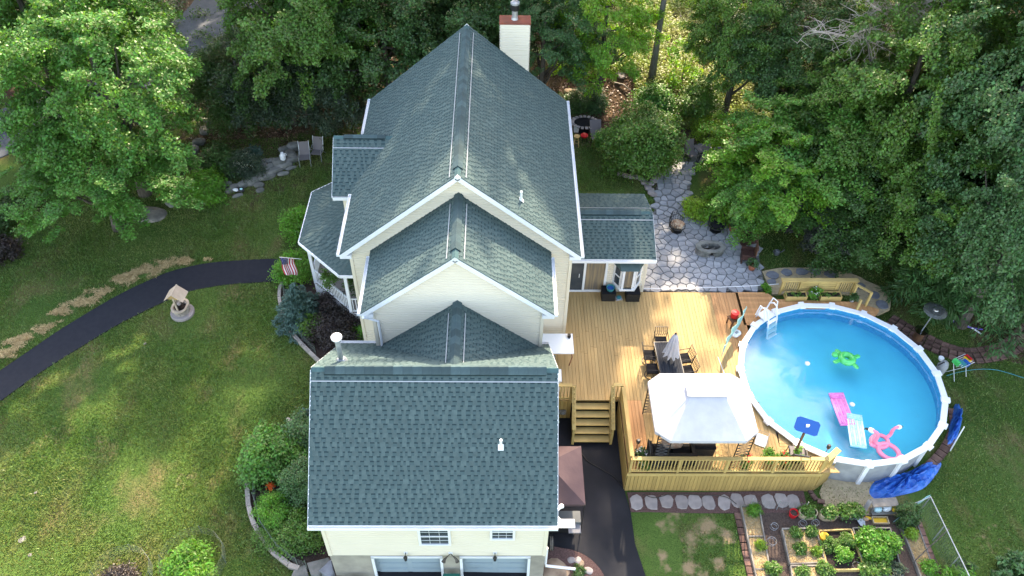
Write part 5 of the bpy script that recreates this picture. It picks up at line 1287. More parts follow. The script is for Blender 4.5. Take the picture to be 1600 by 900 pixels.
for i,(m,x) in enumerate((('blue',.05),('teal',-.15),('yellow',.2),('red',.3),('float_green',-.3))):
    mb=MB(); mb.bar((x,-.1+.05*i,.99),(x,-.1+.05*i,.80),.16,.30,(0,1,0)); o=mb.build('towel' if i%2 else 'swim_toy',m,None); o.location=t.location; o.rotation_euler=(0,0,R(25)); setp(o,('blue','teal','yellow','red','green')[i]+' swim towel hanging on the drying rack','towel')
p=(20.74,5.81,0.51); t=T('pool_pump','grey pool pump and filter behind the pool wall','pump',(p[0],p[1],p[2])); MB().lathe([(.2,0),(.22,.4),(.16,.6),(.05,.68)],n=18).build('tank','grey_plastic',t); MB().tube([(0,0,.6),(-.15,-.1,.75),(-.35,-.15,.6)],.03,8).build('pipe','black_metal',t); MB().lathe([(.10,.62),(.12,.74)],(-.14,.16,0),12).build('lid','white_plastic',t)
p=(22.85,8.13,0.63)
P=[(x,y,gz(x,y)+.06) for x,y in [(22.30,8.59),(22.73,8.38),(23.09,8.14),(23.36,7.82)]]; MB().tube(spline(P,5),.035,8).build('pool_noodle','white_plastic',label='pale pool noodle lying on the lawn near the spruce',cat='pool noodle')
P=[(x,y,gz(x,y)+.06) for x,y in [(22.30,8.52),(22.71,8.31),(23.10,8.17),(23.50,8.11)]]; MB().tube(spline(P,5),.035,8).build('pool_noodle','purple',label='purple pool noodle crossing under the pale noodle',cat='pool noodle')
p=(24.98,9.01,0.67); t=T('plastic_chair','overturned white plastic chair under the spruce branches','chair',(p[0],p[1],p[2]),R(-30)); MB().box((0,0,.35),(.50,.7,.05),M_=Matrix.Rotation(R(35),3,'X')).build('backrest','white_plastic',t); MB().box((0,.3,.12),(.5,.05,.3)).build('seat','white_plastic',t)
P=[(x,y,gz(x,y)+.05) for x,y in [(20.92,5.53),(21.62,5.75),(22.53,5.90),(23.35,5.83),(24.29,5.41)]]; MB().tube(spline(P,5),.016,5).build('garden_hose','teal',label='green hose curving over the lawn from the pump',cat='hose')
def tarp(label,P,hgt,seed,N=26):
    # crumpled sheet: ring of ground points around a ridge of heaped cloth
    rs=np.random.default_rng(seed); cx=np.mean([p[0] for p in P]); cy=np.mean([p[1] for p in P]); V=[];F=[]; Pn=spline(P,5,True); n=len(Pn)
    rows=12; ph=rs.uniform(0,6,(8,)); 
    for i in range(rows+1):
        e=i/rows
        for k,(x,y) in enumerate(Pn):
            a=2*PI*k/n; xx=x+(cx-x)*e*.96; yy=y+(cy-y)*e*.96
            f=(1-2*abs(math.sin(4*a+ph[0]+3*e))+.8-1.6*abs(math.sin(7*a+ph[1]-4*e+xx*2))+.6-1.2*abs(math.sin(xx*7+yy*5+ph[2])))*.13+rs.normal(0,.035)
            z=gz(xx,yy)+.03+hgt*math.sin(min(1,e*1.6)*PI/2)*(.72+f*1.9)*(1 if i else 0); V.append((xx,yy,max(z,gz(xx,yy)+.03)))
    for i in range(rows):
        for k in range(n): F.append((i*n+k,i*n+(k+1)%n,(i+1)*n+(k+1)%n,(i+1)*n+k))
    F.append(tuple(rows*n+k for k in range(n))); return MB().add(V,F).build('tarpaulin','tarp',label=label,cat='tarp')
tarp('crumpled blue tarp heaped against the lower pool wall',[(15.84,-0.08),(16.09,-0.41),(16.84,-0.25),(17.95,0.06),(18.74,0.71),(19.14,1.24),(18.64,1.29),(17.86,0.91),(17.00,0.62),(16.25,0.42)],.42,3)
tarp('blue tarp draped at the right side of the pool',[(19.60,1.95),(20.08,2.24),(20.67,3.15),(20.88,3.85),(20.74,4.04),(20.36,3.46),(19.92,2.69)],.55,5)
p=(19.71,1.80,0.42); t=T('pvc_pipe','white plastic pipe leaning on the pool by the tarp','pipe',(p[0],p[1],p[2])); MB().tube([(0,0,0),(.02,.15,1.5)],.025,8).build('pipe','white_plastic',t)
t=T('pool_hatch','grey equipment panel against the pool wall by the deck end','panel',(15.20,0.53,0.42)); MB().box((0,.28,.45),(.95,.06,.9),R(0)).build('panel','grey_plastic',t); MB().tube([(.45,-.1,0),(.62,.28,.95)],.02,6).build('strut','black_metal',t); MB().tube([(.75,.3,.75),(.78,.15,.45),(.9,.1,.42),(.95,.15,.52)],.03,8).build('hose_elbow','white_plastic',t)
drape('sand_path',[(14.33,0.61),(16.18,0.42),(16.10,-0.63),(17.21,-0.63),(16.54,-1.16),(13.92,-0.91),(13.89,-0.10)],'sand',.03,.4,kind='structure')
# ------------------------------------------------ vegetable garden
drape('garden_mulch',[(11.39,-0.79),(13.24,-0.91),(15.10,-1.06),(16.87,-1.06),(17.36,-0.90),(17.48,-3.54),(16.90,-4.80),(10.44,-4.77)],'brown_mulch',.045,.4,kind='structure')
def rbed(label,C,fill,m='grey_wood',h=.22,w_=.05,fz=.16):
    g=T('raised_bed',label,'raised bed',(0,0,0))
    for a,b in zip(C,C[1:]+C[:1]):
        z=gz(*a)+h/2; MB().bar((*a,gz(*a)+h/2),(*b,gz(*b)+h/2),w_,h).build('frame_board',m,g)
    cx=sum(p[0] for p in C)/4; cy=sum(p[1] for p in C)/4; mb=MB(); mb.prism(shrink(C,.04),gz(cx,cy)-.1,gz(cx,cy)+fz); mb.build('soil' if fill=='soil' else 'straw_cover',fill,g)
    return g,(cx,cy,gz(cx,cy)+fz)
def strawmess(name,C,z,n,seed,parent,L=.12):
    rng=np.random.default_rng(seed); xs=[p[0] for p in C];ys=[p[1] for p in C]
    P=np.stack([rng.uniform(min(xs),max(xs),n),rng.uniform(min(ys),max(ys),n),np.full(n,z)+rng.uniform(0,.04,n)],1); P=P[inside_np(P[:,0],P[:,1],C)]
    N_=rng.normal(size=P.shape)*.35+[0,0,1]; N_/=np.linalg.norm(N_,axis=1)[:,None]; V,F=leaf_quads(P,N_,L,.014,rng); return link(name,npmesh(name,V,F),'straw',parent,kind='stuff')
C=[(10.69,-0.73),(11.37,-0.74),(11.23,-3.50),(10.70,-3.50)]; g,c=rbed('long grey raised bed with straw left of garden mulch',C,'sand'); strawmess('straw',C,c[2],2500,1,g)
for v_ in (842,893):
    a,b=((10.72,-1.96,0.32),(11.36,-1.96,0.33)) if v_==842 else ((10.70,-3.22,0.31),(11.28,-3.22,0.31)); MB().bar((a[0],a[1],a[2]+.12),(b[0],b[1],b[2]+.12),.05,.22).build('divider','grey_wood',g)
C=[(12.05,-1.66),(13.30,-1.65),(13.33,-2.95),(12.02,-3.02)]; g,c=rbed('square raised bed of tomato plants in straw mulch',C,'sand'); strawmess('straw',C,c[2],2500,2,g)
C=[(13.40,-1.75),(14.60,-1.71),(14.66,-3.23),(13.34,-3.24)]; g,c=rbed('raised bed of dark soil with leafy greens',C,'soil','rail_wood')
C=[(14.68,-1.66),(16.08,-1.66),(15.95,-3.49),(14.68,-3.47)]; g,c=rbed('raised bed filled by the large bright green bush',C,'soil','grey_wood')
C=[(12.03,-3.09),(13.36,-3.07),(13.23,-4.77),(11.89,-4.77)]; g,c=rbed('raised bed with straw at the bottom edge below tomatoes',C,'sand'); strawmess('straw',C,c[2],2500,4,g)
C=[(14.62,-3.51),(15.98,-3.54),(15.90,-4.79),(14.28,-4.78)]; g,c=rbed('straw covered raised bed below the large bright bush',C,'sand'); strawmess('straw',C,c[2],2500,6,g)
C=[(16.52,-1.58),(17.16,-1.48),(17.13,-3.54),(16.58,-3.54)]; g,c=rbed('narrow straw bed along the right garden fence',C,'sand'); strawmess('straw',C,c[2],2500,5,g)
def veg(label,q,r,h,m,seed,leaf=(.10,.05),ncl=30,per=70,cat='plant',name='garden_plant',dz=.1,**k):
    k.setdefault('cr',.16 if r>.3 else .12); r*=.85; ncl=int(ncl*.8); o=foliage(name,seed,(r,r,h),ncl,per,leaf,m,None,(q[0],q[1],q[2]+h*.75+dz),**k); setp(o,label,cat); return o
veg('large bright green bush filling its raised bed',(15.32,-2.40,0.39),.60,.40,'leaf_lime',31,(.10,.06),130,150,cat='bush',name='garden_bush',shell=.8,cr=.2)
veg('dark leafy plants in front of the bright green bush',(15.00,-3.17,0.36),.55,.2,'leaf_mid',32,(.13,.07),50,90)
veg('feathery greens at the left of the dark soil bed',(13.61,-2.31,0.32),.30,.22,'leaf_mid',33,(.08,.03),40,90)
veg('greens along the right rail of the dark soil bed',(14.28,-2.18,0.36),.24,.24,'leaf_mid',34,(.08,.03),40,90)
veg('yellow green rounded plant in the dark soil bed',(14.00,-2.71,0.32),.30,.26,'leaf_lime',35,(.07,.04),36,80)
veg('tomato plant at the back left of the square bed',(12.53,-1.86,0.33),.17,.2,'leaf_mid',36)
veg('tomato plant at the back right of the square bed',(13.12,-1.82,0.34),.13,.17,'leaf_mid',37)
veg('tomato plant at the front of the square bed',(12.54,-2.46,0.31),.17,.18,'leaf_mid',38)
veg('small pepper plant at the front right of the square bed',(13.13,-2.55,0.31),.13,.13,'leaf_yellow',39)
veg('leafy plant in the bottom straw bed, left',(12.41,-3.33,0.30),.25,.22,'leaf_mid',40); veg('leafy plant in the bottom straw bed, right',(13.19,-3.21,0.30),.30,.2,'leaf_mid',41)
veg('wispy plant at the top of the long left bed',(11.14,-0.94,0.37),.26,.2,'leaf_lime',42,(.09,.02)); veg('wispy plant at the middle of the long left bed',(11.10,-2.29,0.32),.2,.16,'leaf_yellow',43,(.09,.02)); veg('bushy seedlings at the bottom of the long left bed',(11.31,-3.26,0.31),.3,.22,'leaf_mid',44)
veg('tall dark green bush inside the fence corner',(16.76,-1.37,0.40),.40,.62,'leaf_dark',45,(.10,.04),90,90,name='garden_bush',cat='bush')
veg('pale green rounded plant right of the bottom beds',(15.78,-3.25,0.39),.25,.2,'leaf_olive',46); veg('leafy plant at the bottom of the right bed',(16.96,-3.25,0.40),.3,.25,'leaf_lime',47); veg('yellow green plant at the top of the right bed',(16.77,-1.89,0.40),.2,.2,'leaf_yellow',48)
veg('white and green leafy plant at the bottom right of the garden',(17.74,-3.78,0.40),.45,.3,'leaf_lime',49,(.2,.07),60,70,cr=.28)
veg('dark green shrub at the bottom right corner',(19.92,-3.53,0.39),.8,.5,'leaf_bluish',50,(.18,.09),60,80,cat='shrub',name='shrub')
def tubpl(label,q,w_,seed):
    t=T('oval_planter',label,'planter',(q[0],q[1],q[2]+.06)); oval_ring(.25,.30,.0,.26,w_/.5,.7).build('tub','tan_plastic',t); MB().lathe([(.27,.18),(.01,.2)],n=18,sx=w_/.5,sy=.7).build('soil','brown_mulch',t)
    foliage('foliage',seed,(w_*.45,.16,.14),22,50,(.11,.06),'leaf_mid',t,(0,0,.34),cr=.14)
tubpl('oval tan planter next to the red bucket',(13.15,-1.06,0.40),.42,51); tubpl('oval tan planter with overflowing greens, second from the bucket',(13.91,-1.12,0.41),.42,52)
t=T('oval_planter','green filled trough behind the leaning plank','planter',(14.76,-1.06,0.41)); MB().box((0,0,.14),(.7,.35,.26)).build('tub','grey_plastic',t); foliage('foliage',53,(.42,.22,.2),34,60,(.12,.07),'leaf_mid',t,(0,0,.38),cr=.15)
t=T('bucket','red bucket at the left end of the oval planters','bucket',(12.62,-1.06,0.39)); MB().lathe([(.14,.02),(.17,.28),(.155,.28),(.13,.06)],n=16).build('body','red',t); MB().lathe([(.14,.2),(.01,.21)],n=16).build('soil','brown_mulch',t)
t=T('bucket','yellow lidded bucket between two raised beds','bucket',(13.49,-2.04,0.34)); MB().lathe([(.12,.02),(.15,.34)],n=16).build('body','orange',t); MB().lathe([(.165,.34),(.165,.38),(.02,.40)],n=16).build('lid','yellow',t)
t=T('wooden_bench','weathered potting bench with shelf next to the fence corner','bench',(16.04,-0.90,0.40),R(4)); MB().box((0,.1,.55),(1.0,.35,.04)).build('bench_top','grey_wood',t)
MB().box((0,-.05,.18),(.95,.3,.03)).build('shelf','grey_wood',t)
for a in (-1,1):
    for b in (-1,1): MB().box((a*.46,.1+b*.14,.27),(.06,.06,.54)).build('leg','grey_wood',t)
for l,n_,m_,dx,dy,dz_,sz in (('white crumpled bag on the potting bench shelf','bag','white_plastic',.12,-.02,.32,(.16,.12,.14)),('pale blue bag on the potting bench shelf','bag','float_blue2',-.22,-.02,.30,(.15,.12,.12)),('yellow bag at the end of the bench shelf','bag','yellow',.40,-.02,.30,(.08,.09,.12))):
    q=(16.04,-0.90,0.40); link(n_,blob(n_,sz,.25,int(dz_*99),.9),m_,None,(q[0]+dx,q[1]+dy,q[2]+dz_),label=l,cat='bag')
t=T('tray','yellow plastic tray lying before the potting bench','tray',(15.86,-1.30,0.40)); MB().box((0,0,.04),(.55,.24,.03)).build('tray_base','yellow',t)
for s in (-1,1): MB().box((0,s*.13,.09),(.6,.03,.12)).build('long_side','tan_plastic',t); MB().box((s*.285,0,.09),(.03,.23,.12)).build('end_side','tan_plastic',t)
a=(15.03,-1.30,0.40); t=T('plank','weathered plank leaning against the potting bench','plank',a,R(0)); MB().bar((0,0,.05),(.45,.55,.62),.16,.04).build('board','grey_wood',t)
t=T('garden_gloves','yellow and cream garden gloves beside the shovel','gloves',(15.34,-1.24,0.40)); link('glove',blob('glove',(.13,.08,.05),.3,5),'cushion_tan',t,(0,0,.06)); link('glove',blob('glove',(.12,.07,.05),.3,6),'yellow',t,(.12,.06,.06))
t=T('shovel','garden shovel with green grey blade leaning beside the planters','shovel',(15.13,-1.38,0.40)); m=MB(); m.prism([(-.13,.15),(.13,.15),(.14,-.05),(.0,-.22),(-.14,-.05)],0,.02); o=m.build('blade','galv',t); o.rotation_euler=(R(25),0,R(35)); o.location=(0,0,.1); MB().tube([(0,.05,.15),(-.9,.25,.12)],.018,6).build('handle','galv',t)
# fence
fa=(17.08,-0.35,1.49); fb=(17.41,-0.76,0.40); 
t=T('garden_fence','wire mesh fence on posts with white top pipe around the garden','fence',(0,0,0))
c0_=(17.51,-0.90,0.40); c1_=(17.78,-3.78,0.40); A=Vector((c0_[0],c0_[1],c0_[2])); B=Vector((c1_[0],c1_[1]-.6,c1_[2])); H=1.15
MB().tube([A+Vector((0,0,H)),B+Vector((0,0,H))],.022,6).build('top_pipe','galv',t)
for k in range(4): q=A.lerp(B,k/3); MB().tube([q,q+Vector((0,0,H))],.022,6).build('post','galv',t)
def mesh_wire(A,B,H,parent,st=.10,r=.0028,m='wire'):
    mb=MB(); A=Vector(A);B=Vector(B);L=(B-A).length; d=(B-A)/L; n=int(L/st)
    for k in range(n+1): p=A+d*(k*L/n); mb.tube([p+Vector((0,0,.02)),p+Vector((0,0,H))],r,3,False)
    for k in range(int(H/st)+1): mb.tube([A+Vector((0,0,.02+k*st)),B+Vector((0,0,.02+k*st))],r,3,False)
    o=mb.build('wire_mesh',m,parent); o['kind']='stuff'; return o
mesh_wire(A,B,H,t)
C_=(16.43,-1.11,0.40); A2=Vector(C_); MB().tube([A+Vector((0,0,H)),A2+Vector((0,0,.5))],.018,6).build('top_pipe','galv',t); mesh_wire(A,A2,.9,t)
t=T('garden_stakes','bundle of thin green plant stakes leaning on the fence corner','stakes',(0,0,0))
for k in range(6): MB().tube([A2+Vector((-.12+k*.06,-.25+.03*k,0)),A+Vector((-.1+.02*k,.05,H-.05+.02*k))],.009,5).build('stake','teal_cloth',t)
a=(16.46,-3.01,0.40); b=(17.55,-2.07,0.40); t=T('branch_pole','thin branch pole propped against the fence on the right bed','pole',(0,0,0)); MB().tube([(a[0],a[1],a[2]+.2),(b[0]+.3,b[1]+.0,b[2]+.95)],.02,6).build('pole','bark',t)
t=T('garden_fence','low wire fence between the stepping stones and raised beds','fence',(0,0,0)); a=Vector((11.03,-0.76,0.38));b=Vector((13.07,-0.91,0.41)); mesh_wire(a,b,.7,t); 
for k in range(3): q=a.lerp(b,k/2); MB().tube([q,q+Vector((0,0,.75))],.015,5).build('post','galv',t)
def coil(label,q,r,n=2): 
    t=T('wire_ring',label,'plant support',(q[0],q[1],q[2]+.03))
    for k in range(n): MB().tube([(r*math.cos(a)+k*.03,r*math.sin(a),.03+k*.10) for a in np.linspace(0,2*PI,19)[:-1]],.006,4,closed=True).build('ring','galv',t)
coil('wire plant ring beside the middle of the long left bed',(11.57,-2.11,0.32),.16); coil('wire plant ring left of the square bed corner',(11.79,-1.53,0.35),.13); coil('wire plant ring above the square bed',(12.88,-1.42,0.37),.13); coil('wire plant ring above the dark soil bed',(13.36,-1.40,0.39),.12); coil('wire plant ring at the bottom of dark soil bed',(13.66,-3.09,0.31),.15); coil('wire plant ring at bottom right of dark soil bed',(14.41,-3.06,0.33),.14)
# ------------------------------------------------ driveway corner items
t=T('canopy_tent','mauve pop-up canopy between garage and driveway','canopy',(3.55,.2,.45))
q=[(4.53,-1.90,2.75),(4.55,0.48,2.75)]
yN,yF=q[0][1]-.2,q[1][1]-.2; xr_=q[0][0]-3.55; hw=1.35
mb=MB(); e=[(xr_-2.7,yN),(xr_,yN),(xr_-.0,yF),(xr_-2.7,yF)]; zc=2.28; mid=(xr_-1.35,(yN+yF)/2)
tp4=[(mid[0]-.42,mid[1]-.36),(mid[0]+.42,mid[1]-.36),(mid[0]+.42,mid[1]+.36),(mid[0]-.42,mid[1]+.36)]
for i in range(4):
    j=(i+1)%4; mb=MB(); grid_panel(mb,(*e[i],zc),(*e[j],zc),(*tp4[j],zc+.55),(*tp4[i],zc+.55),6,6,.05); mb.build('canopy_panel','canopy_mauve',t,True); mb=MB(); mb.quad((*e[i],zc),(*e[j],zc),(*e[j],zc-.12),(*e[i],zc-.12)); mb.build('valance','canopy_mauve',t)
    mb=MB(); mb.quad((tp4[i][0]*1.0,tp4[i][1],zc+.60),(tp4[j][0],tp4[j][1],zc+.60),(*mid,zc+.85)); mb.build('top_vent','canopy_mauve',t)
    MB().tube([(e[i][0]*.98+mid[0]*.02,e[i][1],0),(e[i][0]*.98+mid[0]*.02,e[i][1],zc)],.02,6).build('leg','black_metal',t)
q=(4.03,-1.62,1.40); t=T('gas_grill','covered grey grill with pale side shelf below the canopy','grill',(q[0]-.2,q[1],gz(q[0],q[1])+.05))
MB().box((0,0,.75),(1.3,.45,.30)).build('hood','grill_grey',t); MB().box((.42,-.38,.72),(.45,.35,.05)).build('side_shelf','shelf_grey',t); MB().box((0,0,.33),(.9,.42,.5)).build('cabinet','black_metal',t)
for s in (-1,1): MB().lathe([(.08,0),(.08,.05)],(s*.4,-.2,.02),12).build('wheel','black_metal',t)
q=(3.41,-2.36,1.10); t=T('bicycle_wheel_rack','dark coiled hose reel against the garage side wall','hose reel',(3.28,q[1]-.1,gz(3.3,-3))); 
for k in range(5): MB().tube([(.06+k*.03,.24*math.cos(a),.75+.28*math.sin(a)) for a in np.linspace(0,2*PI,17)[:-1]],.016,5,closed=True).build('hose_coil','grey_wood' if k%2 else 'black_metal',t)
MB().box((.08,0,.35),(.06,.08,.7)).build('stand','black_metal',t)
rock('large flat tan boulder beside the garage right corner',(3.56,-3.16,0.18),(.55,.5,.28),3,'tan_rock',dz=.02)
for i,(q,l) in enumerate((((4.16,-2.79,0.27),'grey edging rock right of the tan boulder'),((4.50,-2.91,0.27),'small tan rock in the driveway bed arc'),((4.72,-3.16,0.23),'pale rock at the end of the driveway bed'),((4.39,-2.79,0.28),'flat grey rock at the top of the driveway bed'))): rock(l,q,(.16,.13,.12),i+5,'pale_stone' if i!=1 else 'tan_rock',name='garden_rock',cat='rock')
veg('dark low plant in the middle of the driveway bed',(4.42,-3.17,0.21),.24,.12,'leaf_dark',61,(.08,.04),20,40,dz=0)
t=T('utility_box','grey electrical outlet box with two dials under the short railing','utility box',(4.0,3.22,1.0)); MB().box((0,0,0),(.45,.08,.22)).build('box','grey_wood',t)
for s in (-1,1): MB().tube([(s*.1,-.04,0),(s*.1,-.07,0)],.06,12).build('dial','galv',t)
# bins by the garage doors
t=T('wheelie_bin','green lidded bin between the two garage doors','bin',(-0.47,-3.64,0.23)); z_=t.location.z; t.location=(-.13,-3.95,gz(0,-4)); MB().box((0,0,.42),(.52,.50,.84)).build('body','green_bin',t); MB().box((0,-.02,.88),(.58,.60,.08)).build('lid','green_bin',t)
t=T('planter_pot','white rimmed tub standing by the garage left door','tub',(-3.55,-3.95,gz(-3.5,-4))); MB().lathe([(.22,0),(.30,.5),(.32,.5),(.32,.54),(.26,.54),(.24,.4)],n=20).build('body','white_plastic',t)
def flat_rock(label,P,h,m='rock'):
    cx=sum(p[0] for p in P)/len(P);cy=sum(p[1] for p in P)/len(P); mb=MB(); mb.prism([(x-cx,y-cy) for x,y in P],-.15,h,.04); mb.build('flat_rock',m,None,loc=(cx,cy,gz(cx,cy)+.03),label=label,cat='rock')
flat_rock('large flat grey rock at the garage left corner',[(-5.30,-3.09),(-4.56,-2.88),(-4.42,-3.07),(-4.80,-3.57),(-5.07,-3.58)],.25); flat_rock('flat grey rock at the end of block edging',[(-5.71,-3.24),(-5.34,-3.12),(-5.15,-3.58),(-5.80,-3.59)],.15); flat_rock('layered dark rock against the foundation corner',[(-4.82,-3.41),(-4.44,-2.97),(-4.28,-3.44),(-4.38,-3.71)],.35,'slate')
# ------------------------------------------------ left garden
def edging(label,P,step,size):
    g=T('block_edging',label,'edging',(0,0,0)); me=MB().box((0,0,0),size).mesh('edging_block'); me.materials.append(M['edge_block'])
    for x,y,a in along(P,step): o=bpy.data.objects.new('edging_block',me); COL.objects.link(o); o.parent=g; o.location=(x,y,gz(x,y)+.09); o.rotation_euler=(random.uniform(-.04,.04),0,a+random.uniform(-.04,.04))
edging('curved pale edging blocks along the bed by the porch',bedA,.40,(.385,.14,.20)); edging('curved pale block wall around the garage side bed',bedB[6:],.42,(.40,.17,.24)); edging('short pale edging blocks where lawn meets the upper garage bed',[(-7.08,2.94),(-6.83,2.82),(-6.60,3.03),(-6.37,3.21)],.38,(.36,.12,.16))
t=T('wire_fence','black wire mesh fence inside the garage side bed','fence',(0,0,0))
fp=[(x+.25,y,gz(x,y)) for x,y in bedB[12:44:6]]
for a,b in zip(fp,fp[1:]): mesh_wire(a,b,.7,t); 
for a in fp: MB().tube([a,(a[0],a[1],a[2]+.75)],.012,5).build('post','wire',t)
t=T('wire_fence','green mesh fence inside the porch bed edging','fence',(0,0,0))
fp=[(x+.2,y,gz(x,y)) for x,y in bedA[6::5]]
for a,b in zip(fp,fp[1:]): mesh_wire(a,b,.6,t)
for a in fp: MB().tube([a,(a[0],a[1],a[2]+.65)],.012,5).build('post','wire',t)
def ringfence(label,q,r):
    t=T('wire_cage',label,'plant cage',(q[0],q[1],q[2])); P=[(r*math.cos(a),r*math.sin(a),0) for a in np.linspace(0,2*PI,13)]
    for a,b in zip(P,P[1:]): mesh_wire(a,b,.6,t,.12,.003)
    for a in P[:-1:3]: MB().tube([a,(a[0],a[1],.65)],.012,5).build('stake','wire',t)
ringfence('wire cage around the bright shrub at bottom left',(-9.31,-3.02,0.53),1.1); ringfence('wire cage around the burgundy shrub at the bottom edge',(-11.68,-3.54,0.38),1.0)
# wishing well
q=(-12.71,8.52,0.99); t=T('wishing_well','small wishing well with a shingled wooden roof and stone base','wishing well',q,R(84))
MB().lathe([(.52,-.1),(.52,.14),(.50,.16),(.3,.16)],n=24).build('base_slab','pale_stone',t)
for r_ in range(3):
    for k in range(12):
        a=2*PI*(k+.5*(r_%2))/12; MB().box((.31*math.cos(a),.31*math.sin(a),.22+r_*.11),(.08,.155,.10),a).build('stone_block','edge_block',t)
oval_ring(.26,.36,.49,.54,1,1).build('rim','pale_wood',t); MB().lathe([(.27,.40),(.01,.42)],n=16).build('soil','soil',t)
for s in (-1,1): MB().box((s*.28,0,.85),(.05,.07,.85)).build('post','pale_wood',t)
MB().tube([(-.34,0,.95),(.34,0,.95)],.03,8).build('windlass','pale_wood',t)
for s in (-1,1):
    for k in range(5): 
        n_=Vector((0,s*.64,.77)); y0=s*(.04+k*.085); z0=1.50-(k*.085+.02)*.9; MB().box((0,y0,z0),(.66,.12,.015),M_=Matrix.Rotation(-s*R(42),3,'X')).build('roof_board','pale_wood',t)
MB().bar((-.34,0,1.53),(.34,0,1.53),.05,.03).build('ridge_board','pale_wood',t); m=MB(); 
for s in (-1,1): m.quad((s*.29,-.33,1.22),(s*.29,.33,1.22),(s*.29,0,1.50))
m.build('gable_board','deck_wood',t)
link('bucket',blob('bucket',(.08,.08,.09),.05,1),'pale_stone',t,(.02,.02,.62))
foliage('foliage',71,(.2,.2,.1),8,20,(.07,.04),'leaf_burgundy',t,(0,0,.5),cr=.1)
# rock garden wall
rg=T('rock_wall','dry stone retaining wall of rounded grey rocks at the lawn edge','rock wall',(0,0,0))
rs=random.Random(12)
for i,(q,a,b,c) in enumerate((((-12.21,16.78,1.39),.28,.22,.2),((-11.81,17.08,1.40),.3,.25,.2),((-11.32,17.27,1.42),.42,.26,.22),((-11.00,17.01,1.42),.26,.18,.12),((-10.97,17.74,1.47),.30,.22,.2),((-11.39,17.97,1.45),.5,.2,.14),((-10.64,17.57,1.48),.55,.22,.2),((-10.31,17.99,1.53),.6,.22,.22),((-9.88,18.43,1.57),.5,.2,.2),((-9.56,18.91,1.59),.45,.18,.2),((-10.98,18.45,1.50),.22,.3,.25),((-10.63,18.27,1.52),.32,.24,.22),((-10.99,18.87,1.52),.2,.16,.16),((-10.64,18.84,1.55),.28,.2,.2),((-10.15,18.60,1.57),.42,.36,.3),((-9.65,19.24,1.59),.30,.38,.3),((-10.13,19.81,1.59),.36,.22,.2),((-9.64,19.97,1.60),.4,.3,.3),((-9.84,17.82,1.55),.3,.14,.1),((-9.52,18.27,1.58),.28,.12,.08),((-10.87,16.67,1.40),.22,.16,.08),((-11.91,16.30,1.36),.3,.14,.08),((-12.36,16.58,1.38),.26,.2,.14),((-12.63,17.08,1.39),.25,.2,.14))):
    me=blob('rock',(a,b,c),.2,i+20,.8); o=link('rock',me,'rock',rg,(q[0],q[1],q[2]+c*.5)); o.rotation_euler=(0,0,R(rs.uniform(15,45)))
q=(-9.94,18.65,2.20); t=T('garden_jug','white jug standing on the rocks near lawn chairs','jug',(q[0],q[1],q[2]-.32)); MB().lathe([(.10,0),(.15,.08),(.15,.30),(.09,.40),(.07,.42),(.08,.46)],n=16).build('body','white_plastic',t); MB().tube([(.14,0,.28),(.22,0,.32),(.2,0,.4),(.1,0,.41)],.015,6).build('handle','white_plastic',t)
q=(-11.90,16.59,1.38); t=T('garden_ornament','small black and white ornament among rocks at the lawn edge','ornament',(q[0],q[1],q[2]+.05)); link('body',blob('body',(.28,.14,.12),.3,3),'black_metal',t,(0,0,.1)); link('patch',blob('patch',(.12,.10,.08),.3,4),'white_plastic',t,(-.12,-.08,.16)); link('patch',blob('patch',(.08,.06,.06),.3,5),'float_blue',t,(.15,-.05,.18))
def lchair(label,q,rz):
    t=T('lawn_chair',label,'chair',(q[0],q[1],q[2]),rz,'grey sling lawn chairs')
    m=MB(); m.bar((0,-.30,.40),(0,.22,.36),.5,.02); m.build('seat','sling',t); m=MB(); m.bar((0,.20,.36),(0,.50,1.0),.5,.02,(0,-1,.4)); m.build('backrest','sling',t)
    for s in (-1,1): MB().tube([(s*.29,-.38,0),(s*.29,-.30,.60),(s*.29,.30,.62)],.018,6).build('armrest','galv',t); MB().tube([(s*.27,-.3,.40),(s*.27,.22,.36),(s*.27,.52,1.04)],.016,6).build('side_frame','galv',t); MB().tube([(s*.29,.45,0),(s*.29,-.1,.6)],.018,6).build('leg','galv',t)
lchair('grey sling lawn chair next to the rock wall',(-8.83,18.80,1.60),R(8)); lchair('grey sling lawn chair half under the dark tree',(-8.25,19.25,1.60),R(-5))
for i,(q,r_,l) in enumerate((((-16.03,14.81,1.32),(.85,.5,.22),'broad flat boulder under the maple at the lawn edge'),((-14.54,15.93,1.39),(.35,.4,.35),'upright boulder right of the coloured swing ring'),((-15.04,15.64,1.38),(.30,.3,.25),'boulder between the flat rock and the upright boulder'),((-16.82,14.76,1.27),(.3,.2,.15),'small rock left of the broad flat boulder'),((-14.96,21.76,1.39),(.35,.25,.25),'pale rock in the shaded bed beyond the maple'),((-14.97,20.69,1.40),(.4,.3,.3),'large rock below the pale rock in the shaded bed'),((-15.15,19.76,1.40),(.5,.35,.3),'brown boulder at the left of the shaded bed'),((-15.03,22.75,1.38),(.3,.2,.2),'farthest pale rock in the shaded bed'))): rock(l,q,r_,i+70,'rock' if i else 'grey_wood',dz=.02)
for i,(q,l) in enumerate((((-15.88,-2.01,0.31),'pale flat stone in the lawn at lower left'),((-15.39,-2.62,0.30),'smaller pale stone in the lawn at lower left'),((-16.08,-0.18,0.45),'tiny stone in the lawn above the pale flat stone'),((-13.96,6.89,0.83),'tiny pale stone in the lawn near the path'))): rock(l,q,(.15 if i<1 else .07,.11 if i<1 else .06,.04),i+90,'grey_wood',name='lawn_stone',cat='stone')
q=(-15.71,16.10,1.40); t=T('swing_ring','blue and orange plastic ring hanging below the maple','swing',(q[0],q[1],q[2]),R(20))
